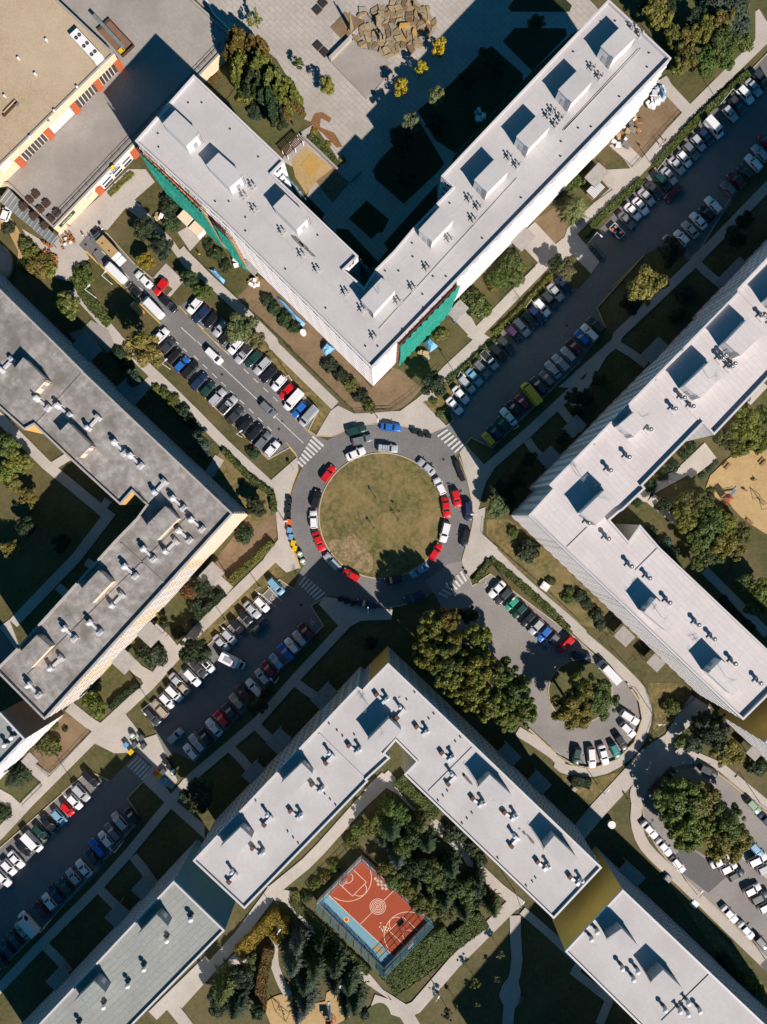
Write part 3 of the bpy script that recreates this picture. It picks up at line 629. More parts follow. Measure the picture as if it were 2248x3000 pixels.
# ---- north block (being insulated)
HN = 23.7
polyN = PL('1 50,605 780,1300; 5 680,20 1380,690 1265,800 1430,945 1520,800; 6 150,650 310,460 500,262 630,128 535,42') + [P(3, 375, -5), P(3, 882, 470), (1089, 1078), P(5, 290, 410), P(0, 1095, 1140)]
NB = building('white block with pale grey flat roof, partly wrapped in green netting, above the roundabout', polyN, HN, 8, ['wN', 'wN'], 'rN', bay=3.4, win=(1.7, 1.3), ledge=(.2, 'wN'),
  housings=[PL('0 1420,890 1620,1075 1505,1185 1315,1000'), PL('1 250,1235 150,1335; 5 335,140 455,35'), PL('5 790,190 985,375 880,480 690,290'), PL('5 1400,1045 1570,865 1685,965 1505,1160'),
            PL('6 525,290 640,395 460,580 350,480'), PL('6 800,75 980,-110 1085,0 905,180'), PL('2 1140,1105 1325,915 1425,1015 1240,1205'), PL('2 1480,725; 3 150,540 255,645 75,835'), PL('3 310,375 500,185 605,290 415,475')],
  vents=PL('5 540,310 765,490 925,680 1050,800 1280,985 1415,1125 1510,1345; 6 765,225 835,290 795,390 600,550 420,785 305,945 185,1060; 2 1085,1265 1150,1330 1400,930 1440,890 1500,950 1460,1000; 3 245,540 305,610 570,215 630,265; 5 525,120 455,200'), vkind='stack', vrot=46, drains=PL('5 465,370 465,480 790,790 1118,1108 1052,515 220,240 330,240; 6 605,255 300,580 305,690 80,805 190,805 1185,210 870,540 470,850 575,850 385,995 390,1105 220,1280; 2 1510,1135 1505,1255; 3 95,405 320,160 435,155 710,415 695,530 470,770 135,1025 240,1015; 0 1520,820 1630,820 1275,1070 1280,1180; 9 1440,35 1540,35; 1 340,1035 570,1260'),
  stains=[(P(5, 890, 560), 1.8, .5, -45), (P(5, 940, 600), 1.6, .35, -45), (P(5, 1000, 660), 1.2, .3, -45)],
  porches=[(P(6, 1180, 590), 5, 3.5, 47), (P(6, 660, 1160), 4.5, 3, 47), (P(7, 250, 80), 5, 3.5, 47), (P(5, 540, 800), 4, 3, -43)],
  seams=[PL('5 470,240 1470,1245'), PL('6 20,1290 1165,40'), PL('2 1520,1050; 3 640,370'), PL('3 0,1060 660,365')])
# ---- east block
HE = 24.1
polyE = [P(7, 2700, -400), P(7, 1420, 957), P(7, 1420, 985), P(10, 1410, 1160), P(10, 1440, 1193), P(14, 1240, 30), P(19, 1465, 302), (2319, 1970)] + PL('15 790,290 630,105 535,238 385,65 460,0; 11 490,1365 672,1190 650,1165 1140,662 1230,757 2800,-900')
def patE(i, s, j, nb): return 'redbrown' if s == 0 else ('wE2' if (j % 7 == 3) else 'wE')
EB = building('off-white block with pale sheeted roof along the right edge', polyE, HE, 8, ['wE', 'wE'], 'rE', bay=2.6, win=(1.25, 1.5), pattern=patE, ledge=(.10, 'wE'), override={16: 'wN', 9: 'wE2'}, blank=(16, 9),
  housings=[PL('11 1205,150 1325,262 1115,462 990,358'), PL('11 600,555 690,660 575,775 455,680'), PL('7 1510,1190 1640,1310 1440,1500 1320,1390'), PL('7 1670,1030 1850,850 1960,960 1780,1140'), PL('11 345,1200 455,1305 270,1490 150,1390'),
            PL('15 760,695 945,885 860,980 660,810'), PL('15 1290,1195 1480,1390 1380,1490 1180,1305')],
  vents=PL('11 1285,145 1308,120 1358,213 1382,188 975,463 1047,532 904,552 531,941 382,1048 705,718; 15 210,90 365,218 550,440 697,535 858,732 1092,910 1218,1025 1385,1222 1590,1380; 7 1620,1182 1700,1230; 11 275,1175'), vkind='cowl', vrot=-45, hroof='rE',
  porches=[(P(7, 1330, 860), 8, 3, 45), (P(10, 1385, 945), 4.5, 3.5, 45), (P(10, 1590, 700), 4.5, 3.5, 45), (P(11, 720, 100), 6, 4, 45), (P(15, 470, 990), 4, 3.4, -43), (P(15, 720, 1200), 3.5, 3, -43), (P(19, 1500, 540), 3, 2.4, -43)],
  seams=[PL('11 755,300 1150,660'), PL('11 255,820 650,1180'), PL('15 590,490 790,290'), PL('7 1435,965 1700,1235'), PL('15 35,300 240,100')])
# ---- west block
HW = 20.6
polyW = [(-150, 700), P(8, 430, 0), P(8, 670, 240), P(8, 672, 246), (682, 1505), P(16, 360, 300), (-14, 1963), P(12, 130, 1110), P(12, 930, 230), P(12, 1110, 45), P(8, 1185, 1322), P(8, 1070, 1213), P(8, 972, 1322), P(8, 555, 940), P(8, 275, 672), P(8, 195, 715), P(8, 0, 540), (-150, 1045)]
def patW(i, s, j, nb):
    if i == 4: return 'peach' if j < 5 else 'yellow_r' if (j % 6 == 5 or (s in (2, 5) and j % 3 == 1)) else ('peach' if j < 6 else 'wW')
    if i in (0, 1, 2, 3): return 'brown' if (j % 9 in (3, 4) and s > 4) else 'w5'
    return 'wW'
WB = building('cream block with stained grey felt roof and silver ducts on the left', polyW, HW, 7, ['wW', 'peach'], 'rW', trim='trimW', bay=2.9, win=(1.7, 1.3), pattern=patW, ledge=(.16, 'wW'), edgewin=lambda i, s, j, nb: not (i == 4 and j < 5), override={14: 'orange', 11: 'orange', 10: 'brown', 5: 'brown'}, blank=(14, 11, 10, 5),
  housings=[PL('8 190,130 375,310 280,415 95,245'), PL('8 555,657 740,845 640,945 460,752'), PL('12 1165,130 1340,-50 1445,55 1265,235'), PL('12 800,470 905,570 735,750 630,655'), PL('12 300,995 410,1095 235,1280 130,1170')],
  vents=PL('8 510,560 750,660 965,860 1095,965 1290,1180 1440,1310 340,500 50,190; 12 1200,340 1050,480 945,715 765,935 560,985 450,1225 1590,100 1490,190 1380,280; 16 270,60'), vkind='duct', vrot=46, hroof='rW', hb=2.2,
  porches=[(P(8, 745, 70), 6, 4.5, -45), (P(8, 1090, 420), 6, 4.5, -45), (P(9, 40, 1060), 5, 3, -45), (P(12, 1250, 975), 4.5, 4.5, 47), (P(12, 1040, 1190), 4.5, 4.5, 47), (P(13, 210, 505), 5.5, 4, 47)],
  seams=[PL('12 960,240 1350,600'), PL('12 200,1340 1560,0'), PL('8 280,670 660,250')])
# ---- block joined to it
H7 = 20.2
poly7 = [P(16, 0, 240), P(16, 203, 457), P(16, -10, 680), P(16, -500, 1170), P(16, -720, 950), P(16, -230, 450)]
B7 = building('low-set white block cut by the left edge with a brown end wall', poly7, H7, 7, ['wN'], 'r5', bay=2.7, win=(1.2, 1.2), override={0: 'tan', 5: 'tan'}, blank=(0, 5), ledge=(.12, 'wN'),
  vents=PL('16 45,500 100,440'), vkind='globe', porches=[(P(16, 290, 600), 3, 3, 47)], edgewin=lambda i, s, j, nb: (j*3+s*5) % 4 < 3)
# ---- south block
HS = 21.3
polyS = [(1138, 1943), P(13, 1470, 1380), P(17, 1415, 60), P(17, 1376, 33), (566, 2522), P(21, 460, 450), P(17, 1460, 800), P(17, 1448, 785), P(17, 1640, 610), P(18, 75, 575), P(18, 165, 470), P(18, 335, 640), P(18, 235, 745), (1623, 2692), P(23, 320, 116)]
def patS(i, s, j, nb): return 'yellow_r' if (i in (3, 14) and j % 8 in (2, 5)) else 'wS'
SB = building('pale grey roofed block shaped like an arrowhead below the roundabout', polyS, HS, 8, ['wS', 'wS'], 'rS', bay=2.9, win=(1.9, 1.35), pattern=patS, ledge=(.10, 'wS'), override={0: 'khaki_d', 11: 'wE2'}, blank=(0, 11), par=.5,
  housings=[PL('17 1450,475 1630,290 1735,390 1550,575'), PL('17 925,650 1015,740 845,915 745,825'), PL('17 430,1170 525,1260 350,1440 250,1345'), PL('18 925,745 1110,915 1020,1000 830,845'), PL('18 1450,1240 1640,1420 1560,1510 1360,1345')],
  vents=PL('17 1340,540 1150,620 1040,855 865,1070 650,1120 560,1370 1560,130; 18 205,250 365,390 570,600 620,790 820,970 1080,1080 1130,1290; 22 1345,100 1610,220; 21 365,200'), vkind='elbow', vrot=47, drains=PL('17 1145,335 1210,390 1255,435 1350,425 895,690 970,720 835,750 1110,905 1155,950 1198,995 810,1210 855,1260 895,1305 600,1000 550,960 430,1220 380,1220; 18 435,295 475,255 320,80 255,140 690,445 650,480 605,525 585,880 550,920 510,960 785,1060 745,1105 705,1145 895,800 960,950 1090,1165; 22 995,45 1275,235 1300,205 1225,270'),
  stains=[(P(18, 715, 750), .5, .3, -45), (P(18, 750, 790), 1.7, .35, -50), (P(18, 1168, 1188), .35, .25, 0), (P(18, 1205, 1222), .6, .3, -45), (P(18, 1260, 1275), 1.5, .35, -50), (P(18, 195, 120), .4, .2, 45), (P(18, 1020, 1045), .8, .25, -45)], hroof='rS',
  porches=[(P(17, 750, 440), 5, 4, 47), (P(17, 560, 700), 5, 4, 47), (P(17, 1120, 90), 6, 4, 47), (P(18, 1060, 560), 5, 4, -45), (P(18, 1300, 780), 5, 4, -45)],
  seams=[PL('17 1050,405 1445,790'), PL('18 420,900 800,520')])
# ---- south-west and south-east blocks
poly5 = [P(20, 1406, 226), P(21, 300, 626), P(20, 1080, 1382), P(20, 580, 1910), P(20, -200, 1910), P(20, 320, 1382)]
B5 = building('grey-green roofed block with a teal end wall at the lower left', poly5, 21.3, 8, ['w5', 'w5'], 'r5', bay=2.8, win=(1.8, 1.3), override={0: 'teal_w'}, blank=(0,), ledge=(.1, 'w5'), ledges=False,
  housings=[PL('20 1270,495 1365,595 1190,785 1095,685'), PL('20 765,1035 860,1130 680,1340 580,1220')], vents=PL('20 1550,520 1360,690 1175,920 1045,1055 850,1225 650,1382; 21 35,520'), vkind='globe', vrot=47, hroof='r5', par=.5,
  porches=[(P(20, 1200, 230), 5, 4, 47), (P(20, 990, 450), 5, 4, 47), (P(20, 520, 960), 5, 4, 47)])
poly6 = [P(23, 490, 295), P(23, 1210, 980), P(23, 2300, 2010), P(23, 1750, 2500), P(23, 25, 795)]
B6 = building('pale roofed block with an ochre end wall at the lower right', poly6, 21.3, 8, ['w5', 'w5'], 'rS', bay=2.8, win=(1.8, 1.3), override={4: 'khaki'}, blank=(4,), ledge=(.1, 'w5'), ledges=False,
  housings=[PL('23 480,610 630,765 510,870 355,695'), PL('23 815,945 985,1105 875,1200 710,1045')], vents=PL('23 270,620 225,680 475,915 600,940 565,1005 820,1250 940,1260 1005,1195 1100,1260 1005,1285'), vkind='globe', vrot=-43, hroof='rS', par=.5,
  porches=[(P(23, 520, 130), 6, 4, -43)], seams=[PL('23 1205,985 800,1382')])

poly9 = [(CX+(x-CX)*1.1936, CY+(y-CY)*1.1936) for x, y in ((1850, 2995), (1579, 3321), (1700, 3440), (1990, 3120))]  # unseen block inferred from its shadow, height and place set to cast it
building('unseen block beyond the bottom edge, placed to cast the shadow across the lawn', poly9, 30, 11, ['w5'], 'rS', ledges=False, blank=(0, 1, 2, 3))
poly8 = [(2243, 2175), (2443, 1980), (2900, 2415), (2700, 2610)]
B8 = building('block with an ochre end wall at the right edge below the long right block', poly8, HE, 8, ['wE', 'wE'], 'rE', bay=2.6, win=(1.45, 1.6), pattern=patE, ledge=(.10, 'wE'), override={0: 'khaki_d'}, blank=(0,), ledges=False)
# ---- shopping centre (two flat levels)
root = empty('shopping_centre', (-78, 90, 0), 0, 'low shopping centre with beige gravel roof, grey roof terrace and cream fascia', 'shop building')
OFF = Vector((-78, 90)); ZL, ZU = 4.2, 9.2
def lo(p, z): w = v2r(p, z)-OFF; return (w.x, w.y)
lowp = [P(4, 435, 465), P(1, 330, 365), P(1, 365, 285), P(1, 45, 0), P(1, -500, -480), P(0, -400, -400), P(0, -400, 1382), P(4, 65, 110)]
upp = [P(0, 925, 432), P(0, 468, 0), P(0, 0, -470), P(0, -700, -470), P(0, -700, 2060), P(0, -60, 1400)]
l2 = [v2r(p, ZL)-OFF for p in lowp]; u2 = [v2r(p, ZU)-OFF for p in upp]
mb = MB(); mb.prism([tuple(p) for p in l2], 0, ZL-.5, 'cream', 'terrace'); ob('terrace_storey', mb.mesh('terrace_storey'), root)
mb = MB(); mb.prism([tuple(p) for p in u2], ZL-.45, ZU-.4, 'cream', 'gravel'); ob('upper_storey', mb.mesh('upper_storey'), root)
for nm, pp, z in (('terrace_parapet', l2, ZL), ('upper_parapet', u2, ZU)):
    po = pp if area2(pp) > 0 else pp[::-1]; po = inset(po, -.05); pi2 = inset(po, .5); pr = MB()
    for i in range(len(po)):
        j = (i+1) % len(po); a, b, c, d = po[i], po[j], pi2[j], pi2[i]
        pr.face([(*a, z), (*b, z), (*c, z), (*d, z)], 'concrete'); pr.face([(*d, z), (*c, z), (*c, z-.9), (*d, z-.9)], 'concrete'); pr.face([(*a, z-.9), (*b, z-.9), (*b, z), (*a, z)], 'cream')
    ob(nm, pr.mesh(nm), root)
def on_wall(pp, z, p0, p1, t0, t1, z0, z1, k, nm, dep=.12, par=None):   # a panel on a wall of the centre
    a, b = v2r(p0, z)-OFF, v2r(p1, z)-OFF; d = (b-a).normalized(); Ln = (b-a).length
    nn = Vector((d.y, -d.x))
    if nn.dot(-(a+OFF)) < 0: nn = -nn
    m_ = a+d*Ln*(t0+t1)/2+nn*(dep/2+.06)
    q = MB(); q.box((m_.x, m_.y, z0), (Ln*(t1-t0), dep, z1-z0), k, math.atan2(d.y, d.x)); return ob(nm, q.mesh(nm), par or root)
ua, ub = upp[5], upp[0]
for t in (.16, .40, .62, .815, .985): on_wall(None, ZU, ua, ub, t-.022, t+.022, ZL-.45, 7.0, 'brick', 'brick_pillar', .5)
for g0, g1, nwin, k in ((.19, .375, 7, 'window'), (.425, .60, 6, 'window'), (.64, .80, 6, 'window'), (.84, .965, 5, 'window')):
    for i in range(nwin):
        w_ = (g1-g0)/nwin; o = on_wall(None, ZU, ua, ub, g0+i*w_+.003, g0+(i+1)*w_-.003, ZL-.2, 6.9, 'white' if g0 == .425 else 'glass', 'window', .1)
        if g0 < .3: on_wall(None, ZU, ua, ub, g0+i*w_+.006, g0+(i+1)*w_-.006, ZL+.1, 5.6, 'red_c' if i % 2 else 'board', 'poster', .05, o).location.z = 0
la_, lb_ = lowp[0], lowp[1]
for t in (.235, .44, .60): on_wall(None, ZL, la_, lb_, t-.015, t+.015, 0, 3.0, 'brick', 'brick_pillar', .5)
for t0, t1, k in ((.255, .31, 'glass'), (.315, .365, 'white'), (.37, .42, 'glass'), (.46, .50, 'white'), (.505, .545, 'white'), (.55, .585, 'white'), (.62, .655, 'white'), (.66, .695, 'white')):
    o = on_wall(None, ZL, la_, lb_, t0, t1, .1, 2.6, 'white', 'shop_window', .1)
    on_wall(None, ZL, la_, lb_, t0+.004, t1-.004, .4, 1.2, 'glass', 'window_pane', .17, o); on_wall(None, ZL, la_, lb_, t0+.004, t1-.004, 1.9, 2.45, 'glass', 'window_pane', .17, o)
on_wall(None, ZL, la_, lb_, .245, .425, 2.65, 4.15, 'board', 'sign_panel', .14); on_wall(None, ZL, la_, lb_, .02, .105, 2.4, 3.6, 'dkgreen', 'menu_panel', .14)
on_wall(None, ZL, la_, lb_, .455, .545, 3.0, 3.9, 'board', 'sign_panel', .14); on_wall(None, ZL, la_, lb_, .165, .225, 3.0, 3.6, 'board', 'sign_panel', .14)
on_wall(None, ZU, ua, ub, .05, .125, 7.2, 8.6, 'board', 'sign_panel', .14)
def wall_text(txt, p0, p1, z, t, zc, size, k):
    a, b = v2r(p0, z), v2r(p1, z); d = (b-a).normalized(); nn = Vector((d.y, -d.x))
    if nn.dot(-a) < 0: nn = -nn
    right = Vector((-nn.y, nn.x))
    cu = bpy.data.curves.new('lettering', 'FONT'); cu.body = txt; cu.size = size; cu.align_x = 'CENTER'; cu.align_y = 'CENTER'; cu.extrude = .02
    o = bpy.data.objects.new('lettering_tmp', cu); COL.objects.link(o); dg = bpy.context.evaluated_depsgraph_get(); me = bpy.data.meshes.new_from_object(o.evaluated_get(dg)); bpy.data.objects.remove(o)
    me.materials.clear(); me.materials.append(M[k])
    c = a+(b-a)*t+nn*.24-OFF; l = ob('lettering', me, root, (c.x, c.y, zc)); l.rotation_euler = Matrix((( right.x, 0, nn.x), (right.y, 0, nn.y), (0, 1, 0))).to_euler(); return l
wall_text('albert', la_, lb_, ZL, .335, 3.45, 1.5, 'denim'); wall_text('SUPERMARKET', la_, lb_, ZL, .335, 2.82, .42, 'denim')
wall_text('LEKÁRNA', la_, lb_, ZL, .505, 3.45, .7, 'dkgreen'); wall_text('OBCHODY', la_, lb_, ZL, .195, 3.3, .45, 'red_c'); wall_text('RESTAURACE', la_, lb_, ZL, .062, 3.05, .55, 'board')
q = MB(); q.box((0, 0, -.5), (.34, .1, 1.0), 'dkgreen'); q.box((0, -.002, -.17), (1.0, .1, .34), 'dkgreen')
p = v2r(lerp(la_, lb_, .462), ZL)-OFF; o = ob('pharmacy_cross', q.mesh('pharmacy_cross'), root, (p.x+.2, p.y-.2, 3.45), R(46))
q = MB(); q.dome((0, 0, 0), .7, .25, 'yellow_p', 10, 3); p = v2r(lerp(la_, lb_, .335), ZL)-OFF; o = ob('sign_emblem', q.mesh('sign_emblem'), root, (p.x+.15, p.y-.15, 4.3), R(46)); o.rotation_euler = (R(90), 0, R(46))
q = MB(); a, b = lo(lowp[0], ZL), lo(lowp[1], ZL)
A, B = Vector(a), Vector(b); d = (B-A).normalized(); nn = Vector((-d.y, d.x))
for zz in (ZL+.1, ZL+.6): q.tube((*(A+nn*1.4+d*1.5), zz), (*(B+nn*1.4-d*1), zz), .05, 'dark', 5)
for i in range(26): c = A+nn*1.4+d*(1.5+i*(B-A).length/26.5); q.tube((*c, ZL-.5), (*c, ZL+.62), .04, 'dark', 5)
ob('terrace_railing', q.mesh('terrace_railing'), root)
# ================================================================ VEHICLES
COLS = dict(white=(.74, .74, .75), silver=(.40, .42, .44), grey=(.15, .16, .17), dark=(.04, .045, .05), black=(.013, .014, .017), navy=(.014, .03, .075), blue=(.02, .13, .45), pale_blue=(.17, .36, .50),
            red=(.58, .008, .012), crimson=(.20, .01, .045), maroon=(.10, .012, .02), green=(.02, .30, .18), dark_green=(.012, .05, .04), teal=(.01, .22, .20), yellow=(.60, .42, .02), beige=(.40, .33, .25), purple=(.06, .03, .075), ochre=(.55, .32, .10), pale_green=(.22, .34, .22))
KIND = dict(h=('hatchback', 4.05, 1.76, 1.48), s=('saloon', 4.6, 1.80, 1.44), e=('estate', 4.65, 1.80, 1.47), u=('off-roader', 4.55, 1.86, 1.70), k=('small city car', 3.5, 1.62, 1.48), m=('people carrier', 4.5, 1.84, 1.70), v=('van', 5.3, 2.0, 2.1), g=('panel van', 5.9, 2.05, 2.5), p=('pickup', 5.0, 1.85, 1.7))
CAB = dict(h=(-.475, -.40, .22, .06), s=(-.37, -.23, .21, .06), e=(-.48, -.43, .21, .07), u=(-.485, -.44, .23, .10), k=(-.48, -.42, .27, .12), m=(-.485, -.44, .32, .14), v=(-.49, -.485, .37, .24), g=(-.495, -.492, .40, .30), p=(-.02, .03, .25, .13))
PROTO = {}
def car_proto(kd):
    _, Ln, Wd, Ht = KIND[kd]; hw = Wd/2; br, rr, bf, rf = CAB[kd]
    van = kd in 'vg'
    prof = []
    for f, w, zt in ((-.5, .72, .78), (-.485, .86, .90), (-.45, .95, .95), (-.36, 1.0, .97), (0, 1.0, .95), (.24, 1.0, .96), (.34, .985, .92), (.43, .93, .86), (.48, .82, .76), (.5, .66, .66)):
        if van: zt += .12
        if kd in 'um': zt += .08
        if kd == 'p' and f < -.05: zt = .95
        prof.append((f*Ln, hw*w, zt))
    mb = MB(); rings = []
    for x, w, zt in prof:
        half = [(0, zt+.045), (w*.62, zt+.03), (w*.88, zt-.03), (w*.98, zt-.16), (w, .55), (w*.97, .32), (w*.82, .2)]
        ring = half+[(-a, b) for a, b in half[:0:-1]]; rings.append(len(mb.v)); mb.v += [(x, y, z) for y, z in ring]; n = len(ring)
    pk = mb.mi('paint')
    for a, b in zip(rings, rings[1:]):
        for i in range(n): j = (i+1) % n; mb.f.append((a+i, b+i, b+j, a+j)); mb.m.append(pk)
    mb.f.append(tuple(range(rings[0], rings[0]+n))); mb.m.append(pk); mb.f.append(tuple(range(rings[-1]+n-1, rings[-1]-1, -1))); mb.m.append(pk)
    zb = .90+(.12 if van else 0)+(.08 if kd in 'um' else 0); rw = .80 if not van else .90; bw = .93
    B = [(br*Ln, -hw*bw*.96, zb), (bf*Ln, -hw*bw*.95, zb), (bf*Ln, hw*bw*.95, zb), (br*Ln, hw*bw*.96, zb)]
    T = [(rr*Ln, -hw*rw*.97, Ht-.05), (rf*Ln, -hw*rw*.95, Ht-.05), (rf*Ln, hw*rw*.95, Ht-.05), (rr*Ln, hw*rw*.97, Ht-.05)]
    bm = bmesh.new(); vv = [bm.verts.new(p) for p in B+T]
    for q in ((0, 1, 5, 4), (1, 2, 6, 5), (2, 3, 7, 6), (3, 0, 4, 7), (4, 5, 6, 7)): bm.faces.new([vv[i] for i in q])
    bmesh.ops.bevel(bm, geom=[e for e in bm.edges if e.verts[0] in vv[4:] or e.verts[1] in vv[4:]], offset=.07, segments=2, affect='EDGES', profile=.6)
    o_ = len(mb.v); bm.verts.index_update(); mb.v += [tuple(v.co) for v in bm.verts]
    for f in bm.faces: mb.f.append(tuple(o_+v.index for v in f.verts)); mb.m.append(pk)
    bm.free()
    if kd == 'p':   # open bed
        mb.box((-.26*Ln, 0, .98), (.42*Ln, 1.45, .03), 'dark')
    parts = {'body': mb.mesh('car_body')}
    me = parts['body']; me.polygons.foreach_set('use_smooth', [i < 9*n for i in range(len(me.polygons))]); 
    def pane(a, b, c, d, u0, u1, w0, w1, out):
        a, b, c, d = map(Vector, (a, b, c, d)); nn = (b-a).cross(d-a).normalized()
        def q(u, w): return (a*(1-u)+b*u)*(1-w)+(d*(1-u)+c*u)*w + nn*out
        return [q(u0, w0), q(u1, w0), q(u1, w1), q(u0, w1)]
    g = MB(); g.face(pane(B[1], B[2], T[2], T[1], .07, .93, .10, .92, .018), 'cglass'); parts['windscreen'] = g.mesh('windscreen')
    if kd != 'g':
        g = MB(); g.face(pane(B[3], B[0], T[0], T[3], .10, .90, .22, .90, .018), 'cglass'); parts['rear_window'] = g.mesh('rear_window')
    for sd, (a, b, c, d) in ((0, (B[0], B[1], T[1], T[0])), (1, (B[2], B[3], T[3], T[2]))):
        g = MB(); rngs = ((.06, .48), (.52, .93))
        if van: rngs = ((.74, .95),) if sd == 0 else ((.05, .26),)
        for u0, u1 in rngs: g.face(pane(a, b, c, d, u0, u1, .12, .86, .018), 'cglass')
        parts['side_window%d' % sd] = g.mesh('side_window')
    g = MB(); g.tube((0, -.1, 0), (0, .1, 0), .32, 'rubber', 12); g.tube((0, -.105, 0), (0, .105, 0), .19, 'steel', 8); parts['wheel'] = g.mesh('wheel')
    g = MB(); g.box((0, 0, 0), (.16, .34, .14), 'lamp_w'); parts['headlight'] = g.mesh('headlight')
    g = MB(); g.box((0, 0, 0), (.12, .26, .2), 'lamp_r'); parts['taillight'] = g.mesh('taillight')
    g = MB(); g.box((0, 0, 0), (.14, .22, .14), 'paint'); parts['wing_mirror'] = g.mesh('wing_mirror')
    return parts
def build_car(kd, root, color, extra=None):
    if kd not in PROTO: PROTO[kd] = car_proto(kd)
    pt = PROTO[kd]; _, Ln, Wd, Ht = KIND[kd]; hw = Wd/2; c4 = (*color, 1)
    b = ob('body', pt['body'], root); b.color = c4
    ob('windscreen', pt['windscreen'], root)
    if 'rear_window' in pt: ob('rear_window', pt['rear_window'], root)
    ob('side_window', pt['side_window0'], root); ob('side_window', pt['side_window1'], root)
    for sx in (-.31, .31):
        for sy in (-1, 1): ob('wheel', pt['wheel'], root, (sx*Ln, sy*(hw-.1), .32))
    zf = .64; bf = CAB[kd][2]
    for sy in (-1, 1):
        ob('headlight', pt['headlight'], root, (.462*Ln, sy*hw*.66, zf)); ob('taillight', pt['taillight'], root, (-.487*Ln, sy*hw*.68, .72))
        m = ob('wing_mirror', pt['wing_mirror'], root, (bf*Ln-.25, sy*(hw+.08), .95)); m.color = c4
    if extra == 'rack':
        g = MB()
        for y in (-.55, .55): g.box((-.1*Ln, y, Ht), (1.7, .05, .06), 'steel')
        for x in (-.6, 0, .5): g.box((-.1*Ln+x, 0, Ht+.055), (.06, 1.15, .05), 'steel')
        ob('roof_rack', g.mesh('roof_rack'), root)
    if extra == 'sunroof':
        g = MB(); g.box((-.1*Ln, 0, Ht-.045), (1.1, .85, .06), 'cglass'); ob('sunroof', g.mesh('sunroof'), root)
    if extra == 'ribs':
        g = MB()
        for i in range(6): g.box((-.12*Ln, -.6+i*.24, Ht-.05), (.62*Ln, .07, .08), 'steel')
        ob('roof_ribs', g.mesh('roof_ribs'), root)
NCAR = 0
def car(p, kd, color, ang, label, group, extra=None):
    global NCAR; NCAR += 1
    pos = W(p, .7); jr = rng.uniform(-1.6, 1.6)
    r = empty('parked_car' if kd not in 'vg' else 'parked_van', (pos.x+rng.uniform(-.05, .05), pos.y+rng.uniform(-.05, .05), .03), R(ang+jr), label, 'van' if kd in 'vg' else 'car', group); r.scale = (1.08,)*3
    build_car(kd, r, COLS[color], extra); return r
def row(txt, ang, where, group, anchor):                 # '8 1370,40,h,black,! ; ...' '!' = parked the other way round
    items = []
    for seg in txt.split(';'):
        tk = seg.split(); n = int(tk[0])
        for q in tk[1:]:
            a = q.split(','); items.append((P(n, float(a[0]), float(a[1])), a[2], a[3], a[4:] ))
    cnt = {}
    for it in items: cnt[(it[1], it[2])] = cnt.get((it[1], it[2]), 0)+1
    for i, (p, kd, cl, ex) in enumerate(items):
        nm = cl.replace('_', ' ')+' '+KIND[kd][0]
        lab = f'{nm}, {ORD[i]} from {anchor} {where}' if cnt[(kd, cl)] > 1 else f'{nm} {where}'
        a = ang(p) if callable(ang) else ang
        e = [x for x in ex if x in ('rack', 'sunroof', 'ribs')]
        car(p, kd, COLS and cl, a+(180 if '!' in ex else 0), lab, group, e[0] if e else None)
row('9 685,870,h,white 612,803,e,grey 545,738,s,black 470,680,h,black 385,602,e,dark 330,515,p,silver 240,452,e,silver 165,388,h,dark_green 95,325,e,navy 20,230,u,black; 8 1475,188,h,blue 1410,120,h,black 1365,40,h,dark; 4 1308,1335,h,white', 47, 'in the lower-left row of the upper-left street', 'cars in the lower-left row of the upper-left street', 'the roundabout')
row('9 982,605,v,silver,ribs 905,555,h,blue 860,472,v,white 805,408,h,red 738,335,h,white 660,270,s,black 603,198,e,silver 532,145,e,dark_green 455,105,p,silver 388,40,h,white; 5 312,1345,h,black 265,1280,h,silver 193,1213,h,black 115,1165,e,navy 55,1095,h,white', -133, 'in the upper-right row of the upper-left street', 'cars in the upper-right row of the upper-left street', 'the roundabout')
row('10 640,522,s,white 690,432,s,white 742,350,e,silver 802,292,s,pale_blue 862,227,e,grey 925,152,p,silver 992,92,m,black 1058,30,s,dark; 6 1120,1320,h,purple 1185,1273,e,silver 1248,1212,h,dark_green 1310,1170,e,navy 1348,1112,e,white 1408,1050,u,dark 1458,985,s,silver 1525,928,s,navy', -47, 'in the upper-left row of the upper-right street', 'cars in the upper-left row of the upper-right street', 'the roundabout')
row('7 520,405,s,grey 570,332,s,white 632,288,s,white 680,215,s,silver 742,158,s,dark 810,95,u,dark_green 865,42,s,silver; 3 925,1342,s,silver 985,1292,h,white 1042,1225,e,grey 1100,1158,h,silver 1158,1108,h,navy 1222,1038,v,white 1355,922,h,silver 1412,850,e,dark 1478,772,u,white 1545,710,s,silver 1605,650,u,dark', -47, 'in the far upper-right row beside the hedge', 'cars in the far upper-right row beside the hedge', 'the tool trailer')
row('10 915,792,k,yellow 970,737,h,navy 1028,672,h,dark_green 1075,612,s,white 1118,545,h,black 1190,495,h,crimson; 10 1322,357,e,dark 1385,303,h,grey 1436,230,s,silver 1500,175,e,silver,rack 1562,108,h,silver 1612,48,s,maroon; 7 155,1355,h,blue 220,1312,e,white 265,1252,u,dark', 133, 'in the lower-right row of the upper-right street', 'cars in the lower-right row of the upper-right street', 'the roundabout')
row('7 868,575,k,silver 965,545,h,white 1032,478,s,silver 1098,407,s,white 1170,345,h,black 1220,278,e,white 1342,150,h,grey 1405,82,s,maroon 1480,15,h,dark; 3 1545,1322,e,white 1600,1242,e,silver 1645,1145,h,crimson', 133, 'in the lower-right row near the right edge', 'cars in the far lower-right row near the right edge', 'the dark tree')
